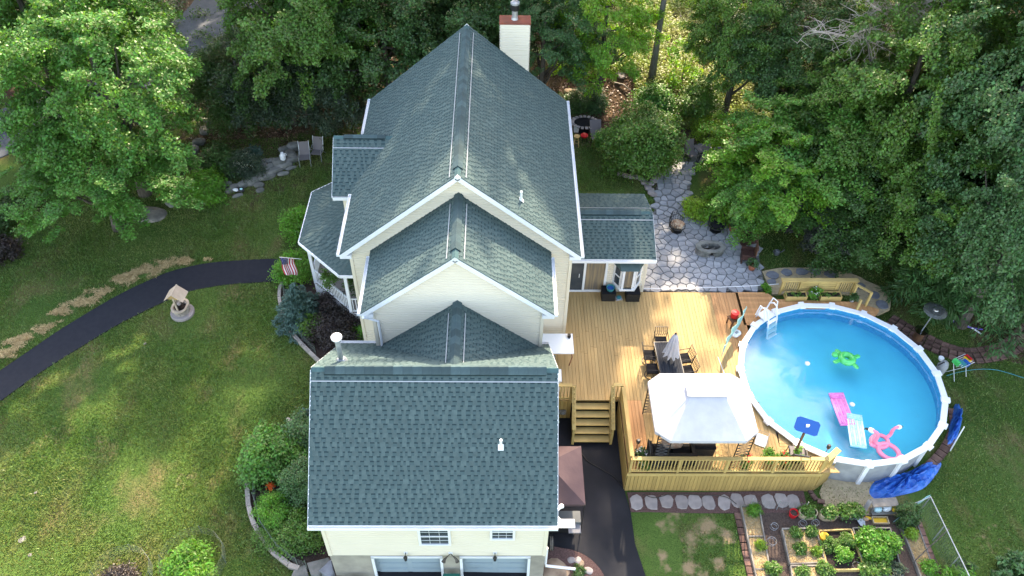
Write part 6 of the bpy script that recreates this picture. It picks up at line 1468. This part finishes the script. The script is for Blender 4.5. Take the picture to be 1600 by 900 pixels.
for k,(m_,a0) in enumerate((('blue',-60),('red',60),('orange',180))): MB().tube([(.42*math.cos(R(a0+i*15)),.15*math.sin(R(a0+i*15)),.10*math.sin(R(a0+i*15))+.18*math.cos(R(a0+i*15))) for i in range(9)],.045,8).build('ring_section',m_,t)
MB().tube([(0,.1,.05),(0,.1,3.2)],.01,4).build('rope','white_plastic',t)
# flag on the porch
q=(-7.12,9.47,4.40); t=T('flag','american flag hanging from the porch corner post','flag',(-7.15,9.45,3.55),R(225))
MB().tube([(0,0,0),(.95,0,.75)],.014,6).build('pole','white_plastic',t)
def flagpt(u,v): # u along pole, v drop
    return (.95-u*.62,.06*math.sin(v*7+u*3)+.05*math.sin(u*9),.75-u*.5-v*1.0)
for k in range(13):
    m=MB(); V=[];n=9; u0,u1=k/13,(k+1)/13
    for i in range(n+1):
        v=i/n; v0=.40 if u0<.54 and False else 0
        V+=[flagpt(u0,v),flagpt(u1,v)]
    m.add(V,[(2*i,2*i+2,2*i+3,2*i+1) for i in range(n)]); m.build('stripe','flag_red' if k%2==0 else 'flag_white',t)
m=MB(); V=[]
for i in range(5):
    for j in range(5): p_=flagpt(j/4*.54,i/4*.4); V.append((p_[0],p_[1]-.012,p_[2]))
m.add(V,[(i*5+j,i*5+j+1,(i+1)*5+j+1,(i+1)*5+j) for i in range(4) for j in range(4)]); m.build('canton','flag_blue',t)
m=MB(); V=[]
for i in range(5):
    for j in range(5): p_=flagpt(j/4*.54,i/4*.4); V.append((p_[0],p_[1]+.012,p_[2]))
m.add(V,[(i*5+j,i*5+j+1,(i+1)*5+j+1,(i+1)*5+j) for i in range(4) for j in range(4)]); m.build('canton','flag_blue',t)
m=MB()
for i in range(5):
    for j in range(6-(i%2)):
        p_=flagpt((j+.5+.5*(i%2))/6*.54,(i+.5)/5*.4)
        for s_ in (-.018,.018): m.box((p_[0],p_[1]+s_,p_[2]),(.016,.003,.016))
m.build('stars','flag_white',t)
# far back left of the patio: items by the shrub
q=(5.60,20.07,1.90); t=T('bar_stool','round wooden stool on the grass beside the house','stool',q); MB().lathe([(.17,.62),(.17,.66)],n=18).build('seat','stool_wood',t)
for a in range(4): MB().tube([(.20*math.cos(a*PI/2+.7),.20*math.sin(a*PI/2+.7),0),(.11*math.cos(a*PI/2+.7),.11*math.sin(a*PI/2+.7),.62)],.018,6).build('leg','stool_wood',t)
MB().tube([(.15*math.cos(a),.15*math.sin(a),.28) for a in np.linspace(0,2*PI,9)[:-1]],.012,5,closed=True).build('foot_ring','stool_wood',t)
q=(6.04,20.43,1.90); t=T('red_stool','small stool with a bright red round seat','stool',q); MB().lathe([(.20,.38),(.21,.46),(.05,.47)],n=18).build('seat','red',t)
for a in range(3): MB().tube([(.18*math.cos(a*2.1),.18*math.sin(a*2.1),0),(.1*math.cos(a*2.1),.1*math.sin(a*2.1),.38)],.015,6).build('leg','black_metal',t)
q=(6.70,20.44,1.90); t=T('lounge_chair','grey brown sling lounger on grass left of the round shrub','lounger',(q[0],q[1],q[2]),R(4)); m=MB(); m.bar((0,-.3,.38),(0,.25,.36),.62,.03); m.build('seat','sling',t); m=MB(); m.bar((0,.22,.36),(0,.75,.95),.62,.03,(0,-1,.6)); m.build('backrest','sling',t)
for s in (-1,1): MB().tube([(s*.34,-.4,0),(s*.34,-.35,.55),(s*.34,.35,.58),(s*.34,.7,0)],.02,6).build('side_frame','wicker_brown',t)
q=(6.11,21.43,1.90); t=T('fire_table','dark round table ringed by pale mosaic top behind the stools','table',(q[0],q[1],q[2])); MB().lathe([(.35,0),(.3,.55),(.2,.6)],n=18).build('base','fabric_black',t)
for k in range(18):
    a=R(10+k*19); MB().box((.68*math.cos(a),.55*math.sin(a),.60),(.20,.15,.04),a).build('rim_tile','pale_stone',t)
MB().lathe([(.58,.57),(.58,.59)],n=20,sy=.8).build('table_top','fabric_black',t)
q=(5.68,21.43,1.90); t=T('side_cabinet','small white cabinet beside the round dark table','cabinet',(q[0],q[1],q[2])); MB().box((0,0,.28),(.26,.3,.55)).build('body','white_trim',t); MB().box((0,0,.57),(.32,.34,.03)).build('top','white_trim',t)

pot('black round pot with a dark plant on the lawn outside the fence',(18.22,-3.25,0.40),gz(17.9,-3.2),.26,.3,'wicker_black','leaf_dark',None,seed=201,fr=.22)
q=(14.79,12.13,1.48); t=T('bush_stand_in','dark watering can standing in for a small bush on the shaded lawn by the patio','watering can',q); MB().lathe([(.13,0),(.14,.2),(.08,.26)],n=14).build('body','grill_grey',t); MB().tube([(.12,0,.08),(.25,0,.2),(.32,0,.3)],.02,6).build('spout','grill_grey',t); MB().tube([(-.13,0,.08),(-.22,0,.2),(-.1,0,.32),(.05,0,.27)],.014,6).build('handle','grill_grey',t)  # can shape put in where a small dark bush belongs
# ------------------------------------------------ trees and shrubs
def tree(name,key,mt,label,xy,s=1,rz=0,group=None,sz=None,bark='bark',cat='tree',z=None,trunk=True):
    me,tm=CROWNS[key]; 
    t=T(name,label,cat,(xy[0],xy[1],gz(xy[0],xy[1]) if z is None else z),rz,group); t.scale=(s,s,sz or s)
    for n_,m_,mm in (('crown',me,mt),('trunk',tm,bark)):
        if m_ is None: continue
        if not m_.materials: m_.materials.append(None)
        c=bpy.data.objects.new(n_,m_); COL.objects.link(c); c.parent=t; c.material_slots[0].link='OBJECT'; c.material_slots[0].material=M[mm]
    return t
tree_proto('broadA',101,(5.2,5.0,4.2),170,420,7.0,leaf=(.165,.115),cr=1.0,flat=.30,shell=.5,droop=.5)
tree_proto('broadB',202,(4.6,5.0,4.0),150,400,7.0,leaf=(.165,.11),cr=.95,flat=.32,shell=.45,droop=.5)
tree_proto('broadC',303,(3.4,3.2,3.0),130,260,4.6,leaf=(.15,.10),cr=.75,flat=.45,shell=.5,droop=.3)
tree_proto('weep',404,(3.0,3.0,3.0),120,190,3.6,leaf=(.20,.06),cr=.75,flat=.7,shell=.5,droop=.8)
tree_proto('tall',505,(5.0,5.0,6.0),90,190,15.0,tr=.014,leaf=(.30,.22),cr=1.5,flat=.5,shell=.3,droop=.2)
tree_proto('small',606,(1.5,1.5,1.3),60,120,1.9,leaf=(.13,.08),cr=.42,flat=.5,shell=.55)
def TZ(p,zc): return p
def at(name,key,mt,label,p,s,rz,sz=None,bark='bark',zc=None,cat='tree'):
    # p: world point of the crown centre; stand the tree on the ground below it
    base={'broadA':7.0,'broadB':7.0,'broadC':4.6,'weep':3.6,'small':1.9,'tall':15}[key]; g=gz(p[0],p[1]); s2=sz or (p[2]-g)/base
    return tree(name,key,mt,label,p,s,rz,None,s2,bark,cat)
at('maple_tree','broadA','leaf_maple','big bright maple at the left edge, in front of the road',(-16.63,16.42,8.00),.87,.3)
at('maple_tree','broadB','leaf_maple','lower bright maple crown reaching down over the left lawn',(-17.30,14.09,4.60),.78,1.9)
at('maple_tree','broadB','leaf_maple','maple at the top left corner beyond the road bend',(-21.30,20.63,9.00),1.0,.9)
at('maple_tree','broadA','leaf_maple','maple at the top, left of the visible road bend',(-19.69,22.95,9.00),.85,2.2)
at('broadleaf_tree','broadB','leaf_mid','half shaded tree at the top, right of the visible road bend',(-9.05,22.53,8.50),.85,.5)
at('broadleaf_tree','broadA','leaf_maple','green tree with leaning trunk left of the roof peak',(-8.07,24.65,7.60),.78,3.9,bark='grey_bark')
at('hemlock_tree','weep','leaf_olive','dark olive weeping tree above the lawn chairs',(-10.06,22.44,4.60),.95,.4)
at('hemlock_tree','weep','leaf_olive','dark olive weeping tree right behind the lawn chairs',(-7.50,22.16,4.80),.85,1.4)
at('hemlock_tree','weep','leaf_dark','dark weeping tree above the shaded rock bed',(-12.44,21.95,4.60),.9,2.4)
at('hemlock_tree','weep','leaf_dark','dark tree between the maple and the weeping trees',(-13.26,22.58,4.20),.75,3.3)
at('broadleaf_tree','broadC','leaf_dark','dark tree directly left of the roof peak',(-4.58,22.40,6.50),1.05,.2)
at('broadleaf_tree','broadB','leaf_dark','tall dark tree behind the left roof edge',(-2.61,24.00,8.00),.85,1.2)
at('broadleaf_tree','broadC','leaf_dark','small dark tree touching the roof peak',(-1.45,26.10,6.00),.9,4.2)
at('broadleaf_tree','broadB','leaf_bluish','blue green tree behind the chimney',(3.76,23.23,6.50),.62,2.1)
at('broadleaf_tree','broadB','leaf_bluish','dark blue green tree above the chimney at the top edge',(1.04,25.87,8.00),.8,5.0)
at('broadleaf_tree','broadC','leaf_bright','bright slender tree between chimney and the bare grey trunk',(7.07,24.31,6.50),.85,.7)
at('broadleaf_tree','broadB','leaf_mid','tree with dark trunk right of the sunny clearing, at the top',(13.88,22.04,8.00),.6,4.0)
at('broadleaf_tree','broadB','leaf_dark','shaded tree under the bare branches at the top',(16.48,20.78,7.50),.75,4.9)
at('maple_tree','broadC','leaf_bright','bright maple left of the dark trees, above the fire pit',(14.97,14.90,4.80),.95,.6)
at('maple_tree','broadC','leaf_maple','lower maple whose leaves hang over the patio edge',(14.24,14.09,3.90),.72,2.0)
at('maple_tree','broadC','leaf_maple','maple right of the one above the fire pit',(15.93,15.23,5.50),1.0,3.1)
at('broadleaf_tree','broadB','leaf_mid','wide dark green tree in the middle of the right woods',(18.63,16.52,6.80),.8,.1)
at('broadleaf_tree','broadA','leaf_mid','large tree in the right woods below the bare branches',(19.98,15.77,9.00),.8,1.0)
at('broadleaf_tree','broadB','leaf_mid','large green tree at the right above the spruce',(21.79,12.36,7.00),.8,2.2)
at('broadleaf_tree','broadA','leaf_bluish','blue green tree at the right edge, upper middle',(22.81,12.74,10.00),.85,3.2)
at('broadleaf_tree','broadB','leaf_mid','tree at the top right corner of the woods',(24.99,19.81,10.00),.9,4.1)
at('broadleaf_tree','broadA','leaf_bluish','tree at the right edge above the overturned chair',(22.59,8.40,7.50),.7,5.2)
at('broadleaf_tree','broadC','leaf_plum','small plum tinted tree at the back of the shaded lawn',(16.90,13.54,3.20),.7,.9)
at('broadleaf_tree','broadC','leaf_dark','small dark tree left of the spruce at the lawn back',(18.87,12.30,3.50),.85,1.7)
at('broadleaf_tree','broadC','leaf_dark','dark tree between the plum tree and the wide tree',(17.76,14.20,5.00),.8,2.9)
at('broadleaf_tree','broadC','leaf_mid','bright fringed small tree right behind the spruce top',(20.63,11.70,5.00),.8,4.4)
# tall woodland trees whose crowns stand above the picture
TALL=[(-10.5,37,1.0,'bark'),(-6.0,31.5,.85,'bark'),(1.0,28,1.15,'bark'),(5.0,27.5,1.0,'bark'),(8.3,33,.9,'bark'),(10.2,25.2,.55,'grey_bark'),(22.5,33,1.0,'bark'),(24.5,26,.95,'bark'),(27,18,1.0,'bark'),(-20,38,.9,'bark'),(-28,36,1.0,'bark'),(31,29,1.1,'bark'),(19,30,.8,'bark'),(29.5,11,.9,'bark')]  # the tree just right of the clearing is added to shade the pool
LBL=['behind the weeping trees','left of the roof peak in the shaded woods','directly behind the roof peak','behind the chimney','at the top edge beyond the chimney','bare and grey, standing in the sunny clearing','in the woods right of the clearing','in the middle of the right woods','behind the spruce on the right','near the road bend at the top','beyond the road at top left','at the far top right','at the right side of the clearing, added to shade the pool','right of the spruce at the edge']
for i,((x,y,s,b),l) in enumerate(zip(TALL,LBL)): tree('oak_tree','tall','leaf_mid','tall trunk '+l,(x,y),s,i*1.3,None,max(s,1.0),b)
# off to the far sides the woods go on
for i,(x,y) in enumerate(((-34,28),(-38,16),(36,22),(38,8),(-30,38),(5,44),(-8,42),(22,42),(34,38),(-18,44))): tree('woodland_tree','broadA','leaf_mid','',(x,y),1.2,i*1.7,'woodland trees on the margins')
for o in list(bpy.data.objects):
    if o.name.startswith('woodland_tree'): o['label']='green woodland tree standing on the margins of the lot'; o['category']='tree'
# spruce
sm=conifer_mesh('crown',7,9.0,4.2,26,230,leaf=(.34,.026),droop=.26,base=.14)
t=T('spruce_tree','large drooping blue green spruce at the right lawn edge','tree',(23.54,10.97,0.77)); link('crown',sm,'leaf_bluish',t); link('trunk',trunk_mesh('trunk',8.5,.25,3),'bark',t)
t=T('spruce_tree','second dark spruce at the right picture edge','tree',(27.22,12.69,1.15),1.3); link('crown',sm,None,t); link('trunk',trunk_mesh('trunk',8.5,.25,4),'bark',t); t.scale=(.95,.95,1.05)
bs=conifer_mesh('crown',17,2.3,1.15,15,110,leaf=(.16,.018),droop=.12,base=.05)
def spr(label,p,s): 
    t=T('blue_spruce',label,'shrub',p); t.scale=(s,s,s); o=bpy.data.objects.new('crown',bs); COL.objects.link(o); o.parent=t; link('trunk',trunk_mesh('trunk',2,.06,3),'bark',t)
bs.materials.append(M['leaf_spruce'])
spr('large blue spruce shrub in the porch bed',(-7.36,8.24,0.92),1.0); spr('blue spruce at the top corner of garage side bed',(-6.18,2.62,0.73),.55); 
# shrubs
def shrub(label,p,r,h,mt,seed,leaf=(.11,.07),ncl=80,per=110,cr=.3,name='shrub',cat='shrub',shell=.7,tw=True,**k):
    t=T(name,label,cat,p); foliage('foliage',seed,(r,r,h*.55),ncl,per,leaf,mt,t,(0,0,h*.5),cr=cr,shell=shell,low=-.6,**k)
    if tw: MB().tube([(0,0,-.1),(.03,.02,h*.6)],[.05,.02],6).build('stem','bark',t)
    return t
shrub('large round dense green shrub beside the flagstone patio',(8.89,18.44,1.89),1.75,3.0,'leaf_mid',81,(.13,.09),190,190,.45)
shrub('taller back part of the shrub mass, behind the round one',(10.01,22.03,1.95),.8,2.2,'leaf_maple',82,(.13,.09),110,150,.45)
shrub('small round tree form shrub in the sunny clearing',(12.36,21.95,1.99),1.0,2.6,'leaf_mid',83,(.12,.08),90,130,.35)
shrub('yellow green feathery shrub below the small round tree',(12.82,20.54,1.89),.8,1.3,'leaf_yellow',84,(.12,.05),70,90,.35)
shrub('young sapling with bright leaves in the clearing',(11.81,24.63,2.79),.8,3.2,'leaf_bright',85,(.16,.11),26,50,.35)
shrub('bright low foliage at the back patio edge near the swivel chair',(11.24,14.78,1.61),.55,.9,'leaf_yellow',86,(.12,.07),50,80,.25)
shrub('bright shrub tucked behind the fire pit chair',(12.51,14.65,1.57),.9,1.4,'leaf_bright',87,(.13,.08),70,90,.35)
shrub('fern green shrub at the left of the rock wall',(-13.43,16.30,1.39),.9,1.2,'leaf_lime',88,(.18,.05),80,110,.35)
shrub('dark shrub behind the fern green shrub',(-13.21,18.12,1.40),1.0,1.3,'leaf_dark',89,(.12,.07),70,100,.35)
shrub('white speckled flowering shrub behind the rock wall',(-11.86,18.11,1.42),.9,1.0,'leaf_olive',90,(.10,.05),60,90,.3)
foliage('flower_heads',91,(.8,.7,.35),30,14,(.05,.04),'cream_petal',None,tuple(a+b for a,b in zip((-11.86,18.11,1.42),(0,0,.75))),cr=.2,label='tiny cream blooms over the flowering shrub',cat='flowers')
shrub('blue leaved hosta behind the rock wall',(-11.66,19.26,1.47),.42,.7,'leaf_spruce',92,(.16,.10),24,40,.2)
shrub('dark ground shrub at the far left edge beside the lawn',(-23.33,14.85,0.83),1.2,1.6,'leaf_dark',93,(.13,.07),90,110,.4)
shrub('second dark shrub at the far left edge, lower one',(-22.48,12.35,0.80),.8,.9,'leaf_burgundy',94,(.12,.07),60,80,.3)
shrub('bright green shrub where the path meets the porch',(-8.06,10.80,1.09),.75,1.2,'leaf_lime',95,(.10,.06),90,110,.3)
shrub('bright green shrub behind the porch corner',(-8.20,13.44,1.10),.6,1.7,'leaf_lime',96,(.10,.06),70,100,.3)
shrub('dark burgundy barberry between spruce and garage',(-5.59,7.38,0.83),.95,1.1,'leaf_burgundy',97,(.09,.05),110,110,.3)
shrub('burgundy barberry below the porch railing',(-6.03,8.59,0.96),.8,.9,'leaf_burgundy',98,(.09,.05),80,100,.3)
shrub('light green seedling shrub among the barberry',(-4.67,7.27,0.84),.3,.7,'leaf_lime',99,(.12,.06),24,40,.15)
shrub('loose green shrub at the foot of the blue spruce',(-6.80,7.55,0.84),.5,.9,'leaf_mid',100,(.12,.06),40,50,.25)
shrub('hanging porch plant with leafy trails',(-5.78,8.80,2.90),.42,.5,'leaf_mid',102,(.10,.06),26,40,.18,name='hanging_plant',cat='plant',tw=False)
shrub('second hanging porch plant by the house wall',(-4.88,8.54,2.70),.36,.5,'leaf_dark',103,(.10,.06),22,40,.16,name='hanging_plant',cat='plant',tw=False)
shrub('big light green maple shrub in the garage side bed',(-7.20,0.87,0.60),.92,1.8,'leaf_maple',104,(.13,.08),110,130,.38)
shrub('rounded bluish boxwood against the garage corner',(-5.76,-0.37,0.58),.72,1.6,'leaf_bluish',105,(.07,.05),120,160,.25)
shrub('dark shrub between the maple shrub and the garage',(-6.14,1.71,0.64),.8,1.6,'leaf_bluish',106,(.09,.06),80,120,.3)
shrub('yellow green dwarf cypress in the garage side bed',(-6.81,-1.17,0.58),.6,.9,'leaf_lime',107,(.09,.03),70,120,.2)
shrub('spreading green shrub at the garage front corner',(-5.83,-1.97,0.51),.75,.7,'leaf_mid',108,(.09,.05),100,130,.3)
shrub('wispy low greens along the lower wire fence',(-6.89,-2.04,0.53),.5,.4,'leaf_mid',109,(.09,.03),40,60,.25,tw=False)
foliage('orange_lily',110,(.16,.14,.08),8,26,(.07,.05),'orange_petal',None,tuple(a+b for a,b in zip((-7.07,-0.19,0.60),(0,0,.45))),cr=.08,label='orange lily flowers between shrubs in the side bed',cat='flowers')
shrub('bright shrub inside the wire cage at bottom left',(-9.36,-3.25,0.52),.62,1.0,'leaf_bright',111,(.14,.06),90,90,.28)
shrub('burgundy shrub inside its wire cage at the bottom edge',(-11.61,-3.77,0.38),.5,.8,'leaf_burgundy',112,(.09,.05),60,80,.25)
for i,(u,l) in enumerate((((6.72,23.54,1.95),'blue green shrub behind the mosaic table'),((5.61,23.25,1.92),'dark shrub beside the house behind the white cabinet'),((7.13,19.70,1.90),'slim green shrub right of the sling lounger'),((15.26,14.70,1.56),'dark shrub behind the brown armchairs'),((27.81,26.36,2.10),'woodland shrub deep in the right woods'))):
    shrub(l,u,.7 if i!=2 else .4,1.2,('leaf_bluish','leaf_dark','leaf_maple','leaf_dark','leaf_mid')[i],120+i,(.12,.06),60,80,.3)
# dead pale branches high at the top right
t=T('dead_tree','bare pale dead branches reaching over the right woods','dead tree',(0,0,0))
def branch(mb,pts,r0,r1,n=6):
    S=spline(pts,5); mb.tube(S,[r0+(r1-r0)*i/(len(S)-1) for i in range(len(S))],n)
    return S
mb=MB(); A=branch(mb,[(21.58,18.40,12.50),(20.21,17.40,11.80),(18.83,17.45,11.40),(18.53,17.37,11.20),(17.78,17.08,10.80),(17.04,16.84,10.40),(16.33,17.35,10.20),(15.61,17.93,10.00)],.10,.03)
B=branch(mb,[(18.59,17.37,11.20),(19.24,17.42,11.00),(19.83,17.31,10.70),(20.82,17.70,10.50),(21.89,18.50,10.40)],.07,.02)
C=branch(mb,[(18.44,17.37,11.20),(18.25,18.33,11.00),(18.09,19.24,11.00)],.06,.03); D=branch(mb,[(17.04,16.84,10.40),(17.75,16.82,10.20),(18.43,16.98,9.80)],.05,.012)
mb.build('branch','dead_wood',t)
mb=MB(); rs=random.Random(4)
for S in (A,B,C,D):
    for k in range(3,len(S)):
        for _ in range(3):
            p=Vector(S[k]); d=Vector((rs.uniform(-1,1),rs.uniform(-1,.6),rs.uniform(-.5,.6))).normalized()*rs.uniform(.5,1.6); q=p+d; m_=p.lerp(q,.5)+Vector((rs.uniform(-.12,.12),rs.uniform(-.12,.12),.1)); mb.tube([p,m_,q],[.018,.012,.006],4,False)
            for _ in range(2): e=q.lerp(m_,rs.uniform(0,.8)); mb.tube([e,e+Vector((rs.uniform(-.5,.5),rs.uniform(-.5,.5),rs.uniform(-.3,.3)))],[.009,.004],3,False)
mb.build('twigs','dead_wood',t)['kind']='stuff'
base=Vector((21.58,18.40,12.50)); mb=MB(); branch(mb,[(base.x+1.5,base.y+2,gz(base.x+1.5,base.y+2)),(base.x+1.2,base.y+1.5,7),tuple(base)],.22,.10); mb.build('trunk','grey_bark',t)
# fallen logs in the clearing
def flog(label,a,b,r): 
    a,b=Vector(a),Vector(b); a.z+=r; b.z+=r*3; MB().tube([a,a.lerp(b,.5)+Vector((.05,.05,.1)),b],[r,r*.8,r*.5],7).build('fallen_branch','dead_wood',None,True,label=label,cat='fallen branch')
flog('pale fallen branch right of the grey trunk',(11.12,29.49,2.99),(12.88,32.03,3.02),.09); flog('pale fallen branch with a fork in the clearing',(12.74,28.76,3.00),(13.76,31.24,3.02),.08); flog('thin fallen branch left of the grey trunk',(9.19,27.13,2.92),(10.55,29.03,2.99),.05); flog('dark fallen branch across the leaf litter',(8.12,25.40,2.47),(8.97,24.53,2.40),.05)
for i,(q,l) in enumerate((((5.63,25.02,2.04),'flat tan rock behind the right roof corner'),((6.60,24.50,2.05),'pale rock between the tan rock and blue shrub'),((8.52,25.90,2.68),'grey rock in the leaf litter left of the trunk'))): rock(l,q,(.45,.3,.2),i+130,'tan_rock' if i==0 else 'pale_stone',name='rock',cat='rock')
# undergrowth and leaf litter
def scatter(name,n,region,L,W,mt,seed,label,cat,hz=(0,.1),up=1.0,j=.5,mask=None,clump=0):
    rng=np.random.default_rng(seed); x0,x1,y0,y1=region; P=np.stack([rng.uniform(x0,x1,n),rng.uniform(y0,y1,n)],1)
    if clump:
        c=np.stack([rng.uniform(x0,x1,clump),rng.uniform(y0,y1,clump)],1); P=c[rng.integers(0,clump,n)]+rng.normal(0,.35,(n,2))
    if mask is not None: P=P[mask(P[:,0],P[:,1])]
    z=gza(P[:,0],P[:,1])+rng.uniform(hz[0],hz[1],len(P)); C=np.stack([P[:,0],P[:,1],z],1)
    N_=rng.normal(size=C.shape)*j+[0,0,up]; N_/=np.linalg.norm(N_,axis=1)[:,None]; V,F=leaf_quads(C,N_,L,W,rng)
    return link(name,npmesh(name,V,F),mt,None,kind='stuff',label=label,cat=cat)
scatter('undergrowth',110000,(6.3,19,20.5,36),.13,.08,'undergrowth',1,'bright low weeds and saplings covering the sunny clearing','undergrowth',(0,.5),clump=420,mask=lambda x,y:(y>21.5+.0*x)&((x>9.2)|(y>26)))
scatter('undergrowth',45000,(-30,6,20,36),.15,.09,'leaf_dark',2,'dark low plants below the trees behind the house','undergrowth',(0,.5),clump=260,mask=lambda x,y:(y>22))
scatter('undergrowth',45000,(19,34,10,34),.15,.09,'leaf_mid',3,'low green plants under the right woods','undergrowth',(0,.6),clump=260,mask=lambda x,y:(y>13)|(x>26))
scatter('leaf_litter',45000,(-26,30,20,36),.12,.08,'litter',4,'fallen brown leaves covering the woodland floor','leaf litter',(.01,.05),j=.35)
# grass blades
def grass(name,n,region,seed,label,h=.07,mask=None,W=.022):
    rng=np.random.default_rng(seed); x0,x1,y0,y1=region; P=np.stack([rng.uniform(x0,x1,n),rng.uniform(y0,y1,n)],1)
    if mask is not None: P=P[mask(P[:,0],P[:,1])]
    n=len(P); z=gza(P[:,0],P[:,1])+.0; a=rng.uniform(0,2*PI,n); hh=h*rng.uniform(.5,1.4,n); lx,ly=rng.normal(0,.5,n)*hh,rng.normal(0,.5,n)*hh
    b0=np.stack([P[:,0]+W*np.cos(a),P[:,1]+W*np.sin(a),z],1); b1=np.stack([P[:,0]-W*np.cos(a),P[:,1]-W*np.sin(a),z],1); tp_=np.stack([P[:,0]+lx,P[:,1]+ly,z+hh],1)
    V=np.stack([b0,b1,tp_],1).reshape(-1,3); return link(name,npmesh(name,V,np.arange(3*n).reshape(-1,3)),'grass_blade',None,kind='stuff',label=label,cat='grass')
PATHP=path_up+path_dn; BA=bedA+[(-4.51,5.45),(-3.49,6.14),(-4.08,9.35),(-5.19,11.33)]; BB=bedB+[(-4.14,-3.54),(-3.48,-3.39),(-4.71,-1.00),(-5.32,3.47)]
DRV=[(3.39,4.38),(7.04,4.38),(6.33,0.01),(6.48,-0.94),(6.52,-2.20),(6.80,-3.50),(6.88,-4.74),(3.33,-4.66),(0.20,-4.71),(-3.79,-4.70),(-3.80,-3.41)]
GARD=[(10.52,-0.89),(13.26,-0.80),(15.15,-0.90),(17.13,0.62),(18.12,0.54),(17.60,-3.54),(17.26,-5.02),(10.28,-4.99)]; SPATH=[(6.40,-0.02),(13.42,0.01),(13.22,-0.96),(6.47,-0.99)]
def free(x,y):
    m=~(inside_np(x,y,PATHP)|inside_np(x,y,BA)|inside_np(x,y,BB)|inside_np(x,y,DRV)|inside_np(x,y,GARD)|inside_np(x,y,SPATH)|inside_np(x,y,patio_poly)|inside_np(x,y,sp))
    m&=np.hypot(x-PCX,y-PCY)>4.3; m&=~((x>-4.4)&(x<8.2)&(y>-3.4)&(y<16.5)); m&=~((x>6.3)&(x<13.7)&(y>0)&(y<9.5))
    for (cx,cy,rx,ry,a) in STRAW:
        u=(x-cx)*np.cos(a)+(y-cy)*np.sin(a); v=-(x-cx)*np.sin(a)+(y-cy)*np.cos(a); m&=((u/rx)**2+(v/ry)**2>.8)
    for (x0,y0,r,s) in DRY:
        if s>.7: m&=np.hypot(x-x0,y-y0)>r*.35
    return m
STRAW=[(*(-15.16,11.17,1.00)[:2],1.35,.42,R(28)),(*(-16.00,10.77,0.97)[:2],.5,.3,R(20)),(*(-13.59,11.78,1.01)[:2],.42,.22,R(20)),(*(-17.44,9.37,0.88)[:2],1.1,.36,R(36)),(*(-18.21,8.76,0.85)[:2],.5,.22,R(20)),(*(-19.09,7.34,0.82)[:2],1.0,.25,R(36)),(*(-19.88,6.40,0.80)[:2],.8,.4,R(40)),(*(-12.54,11.96,1.01)[:2],.25,.12,0)]
rng=np.random.default_rng(5); Ps=[]
for (cx,cy,rx,ry,a) in STRAW:
    n=int(5200*rx*ry); r=np.sqrt(rng.uniform(0,1,n))*rng.uniform(.7,1.45,n); t_=rng.uniform(0,2*PI,n); u=rx*r*np.cos(t_); v=ry*r*np.sin(t_)*(1+.3*np.sin(u*5)); Ps.append(np.stack([cx+u*math.cos(a)-v*math.sin(a),cy+u*math.sin(a)+v*math.cos(a)],1))
P=np.concatenate(Ps); P=P[(np.sin(P[:,0]*5.1+1.7*np.sin(P[:,1]*4.3))+np.sin(P[:,1]*6.7+P[:,0]*2)+rng.normal(0,.5,len(P)))>-.75]; C=np.stack([P[:,0],P[:,1],gza(P[:,0],P[:,1])+rng.uniform(.03,.10,len(P))],1); N_=rng.normal(size=C.shape)*.3+[0,0,1]; N_/=np.linalg.norm(N_,axis=1)[:,None]; V,F=leaf_quads(C,N_,.16,.022,rng)
link('straw',npmesh('straw',V,F),'straw',None,kind='stuff',label='patches of pale straw beside the path on the left lawn',cat='straw')
grass('grass',330000,(-24,-3.5,-6,21),11,'short green grass of the left lawn',mask=free)
grass('grass',120000,(4,26,-6,14),12,'short green grass of the right lawn',mask=free)
grass('grass',25000,(4.3,11,13.5,21),13,'grass between the house and the round shrub',mask=free)
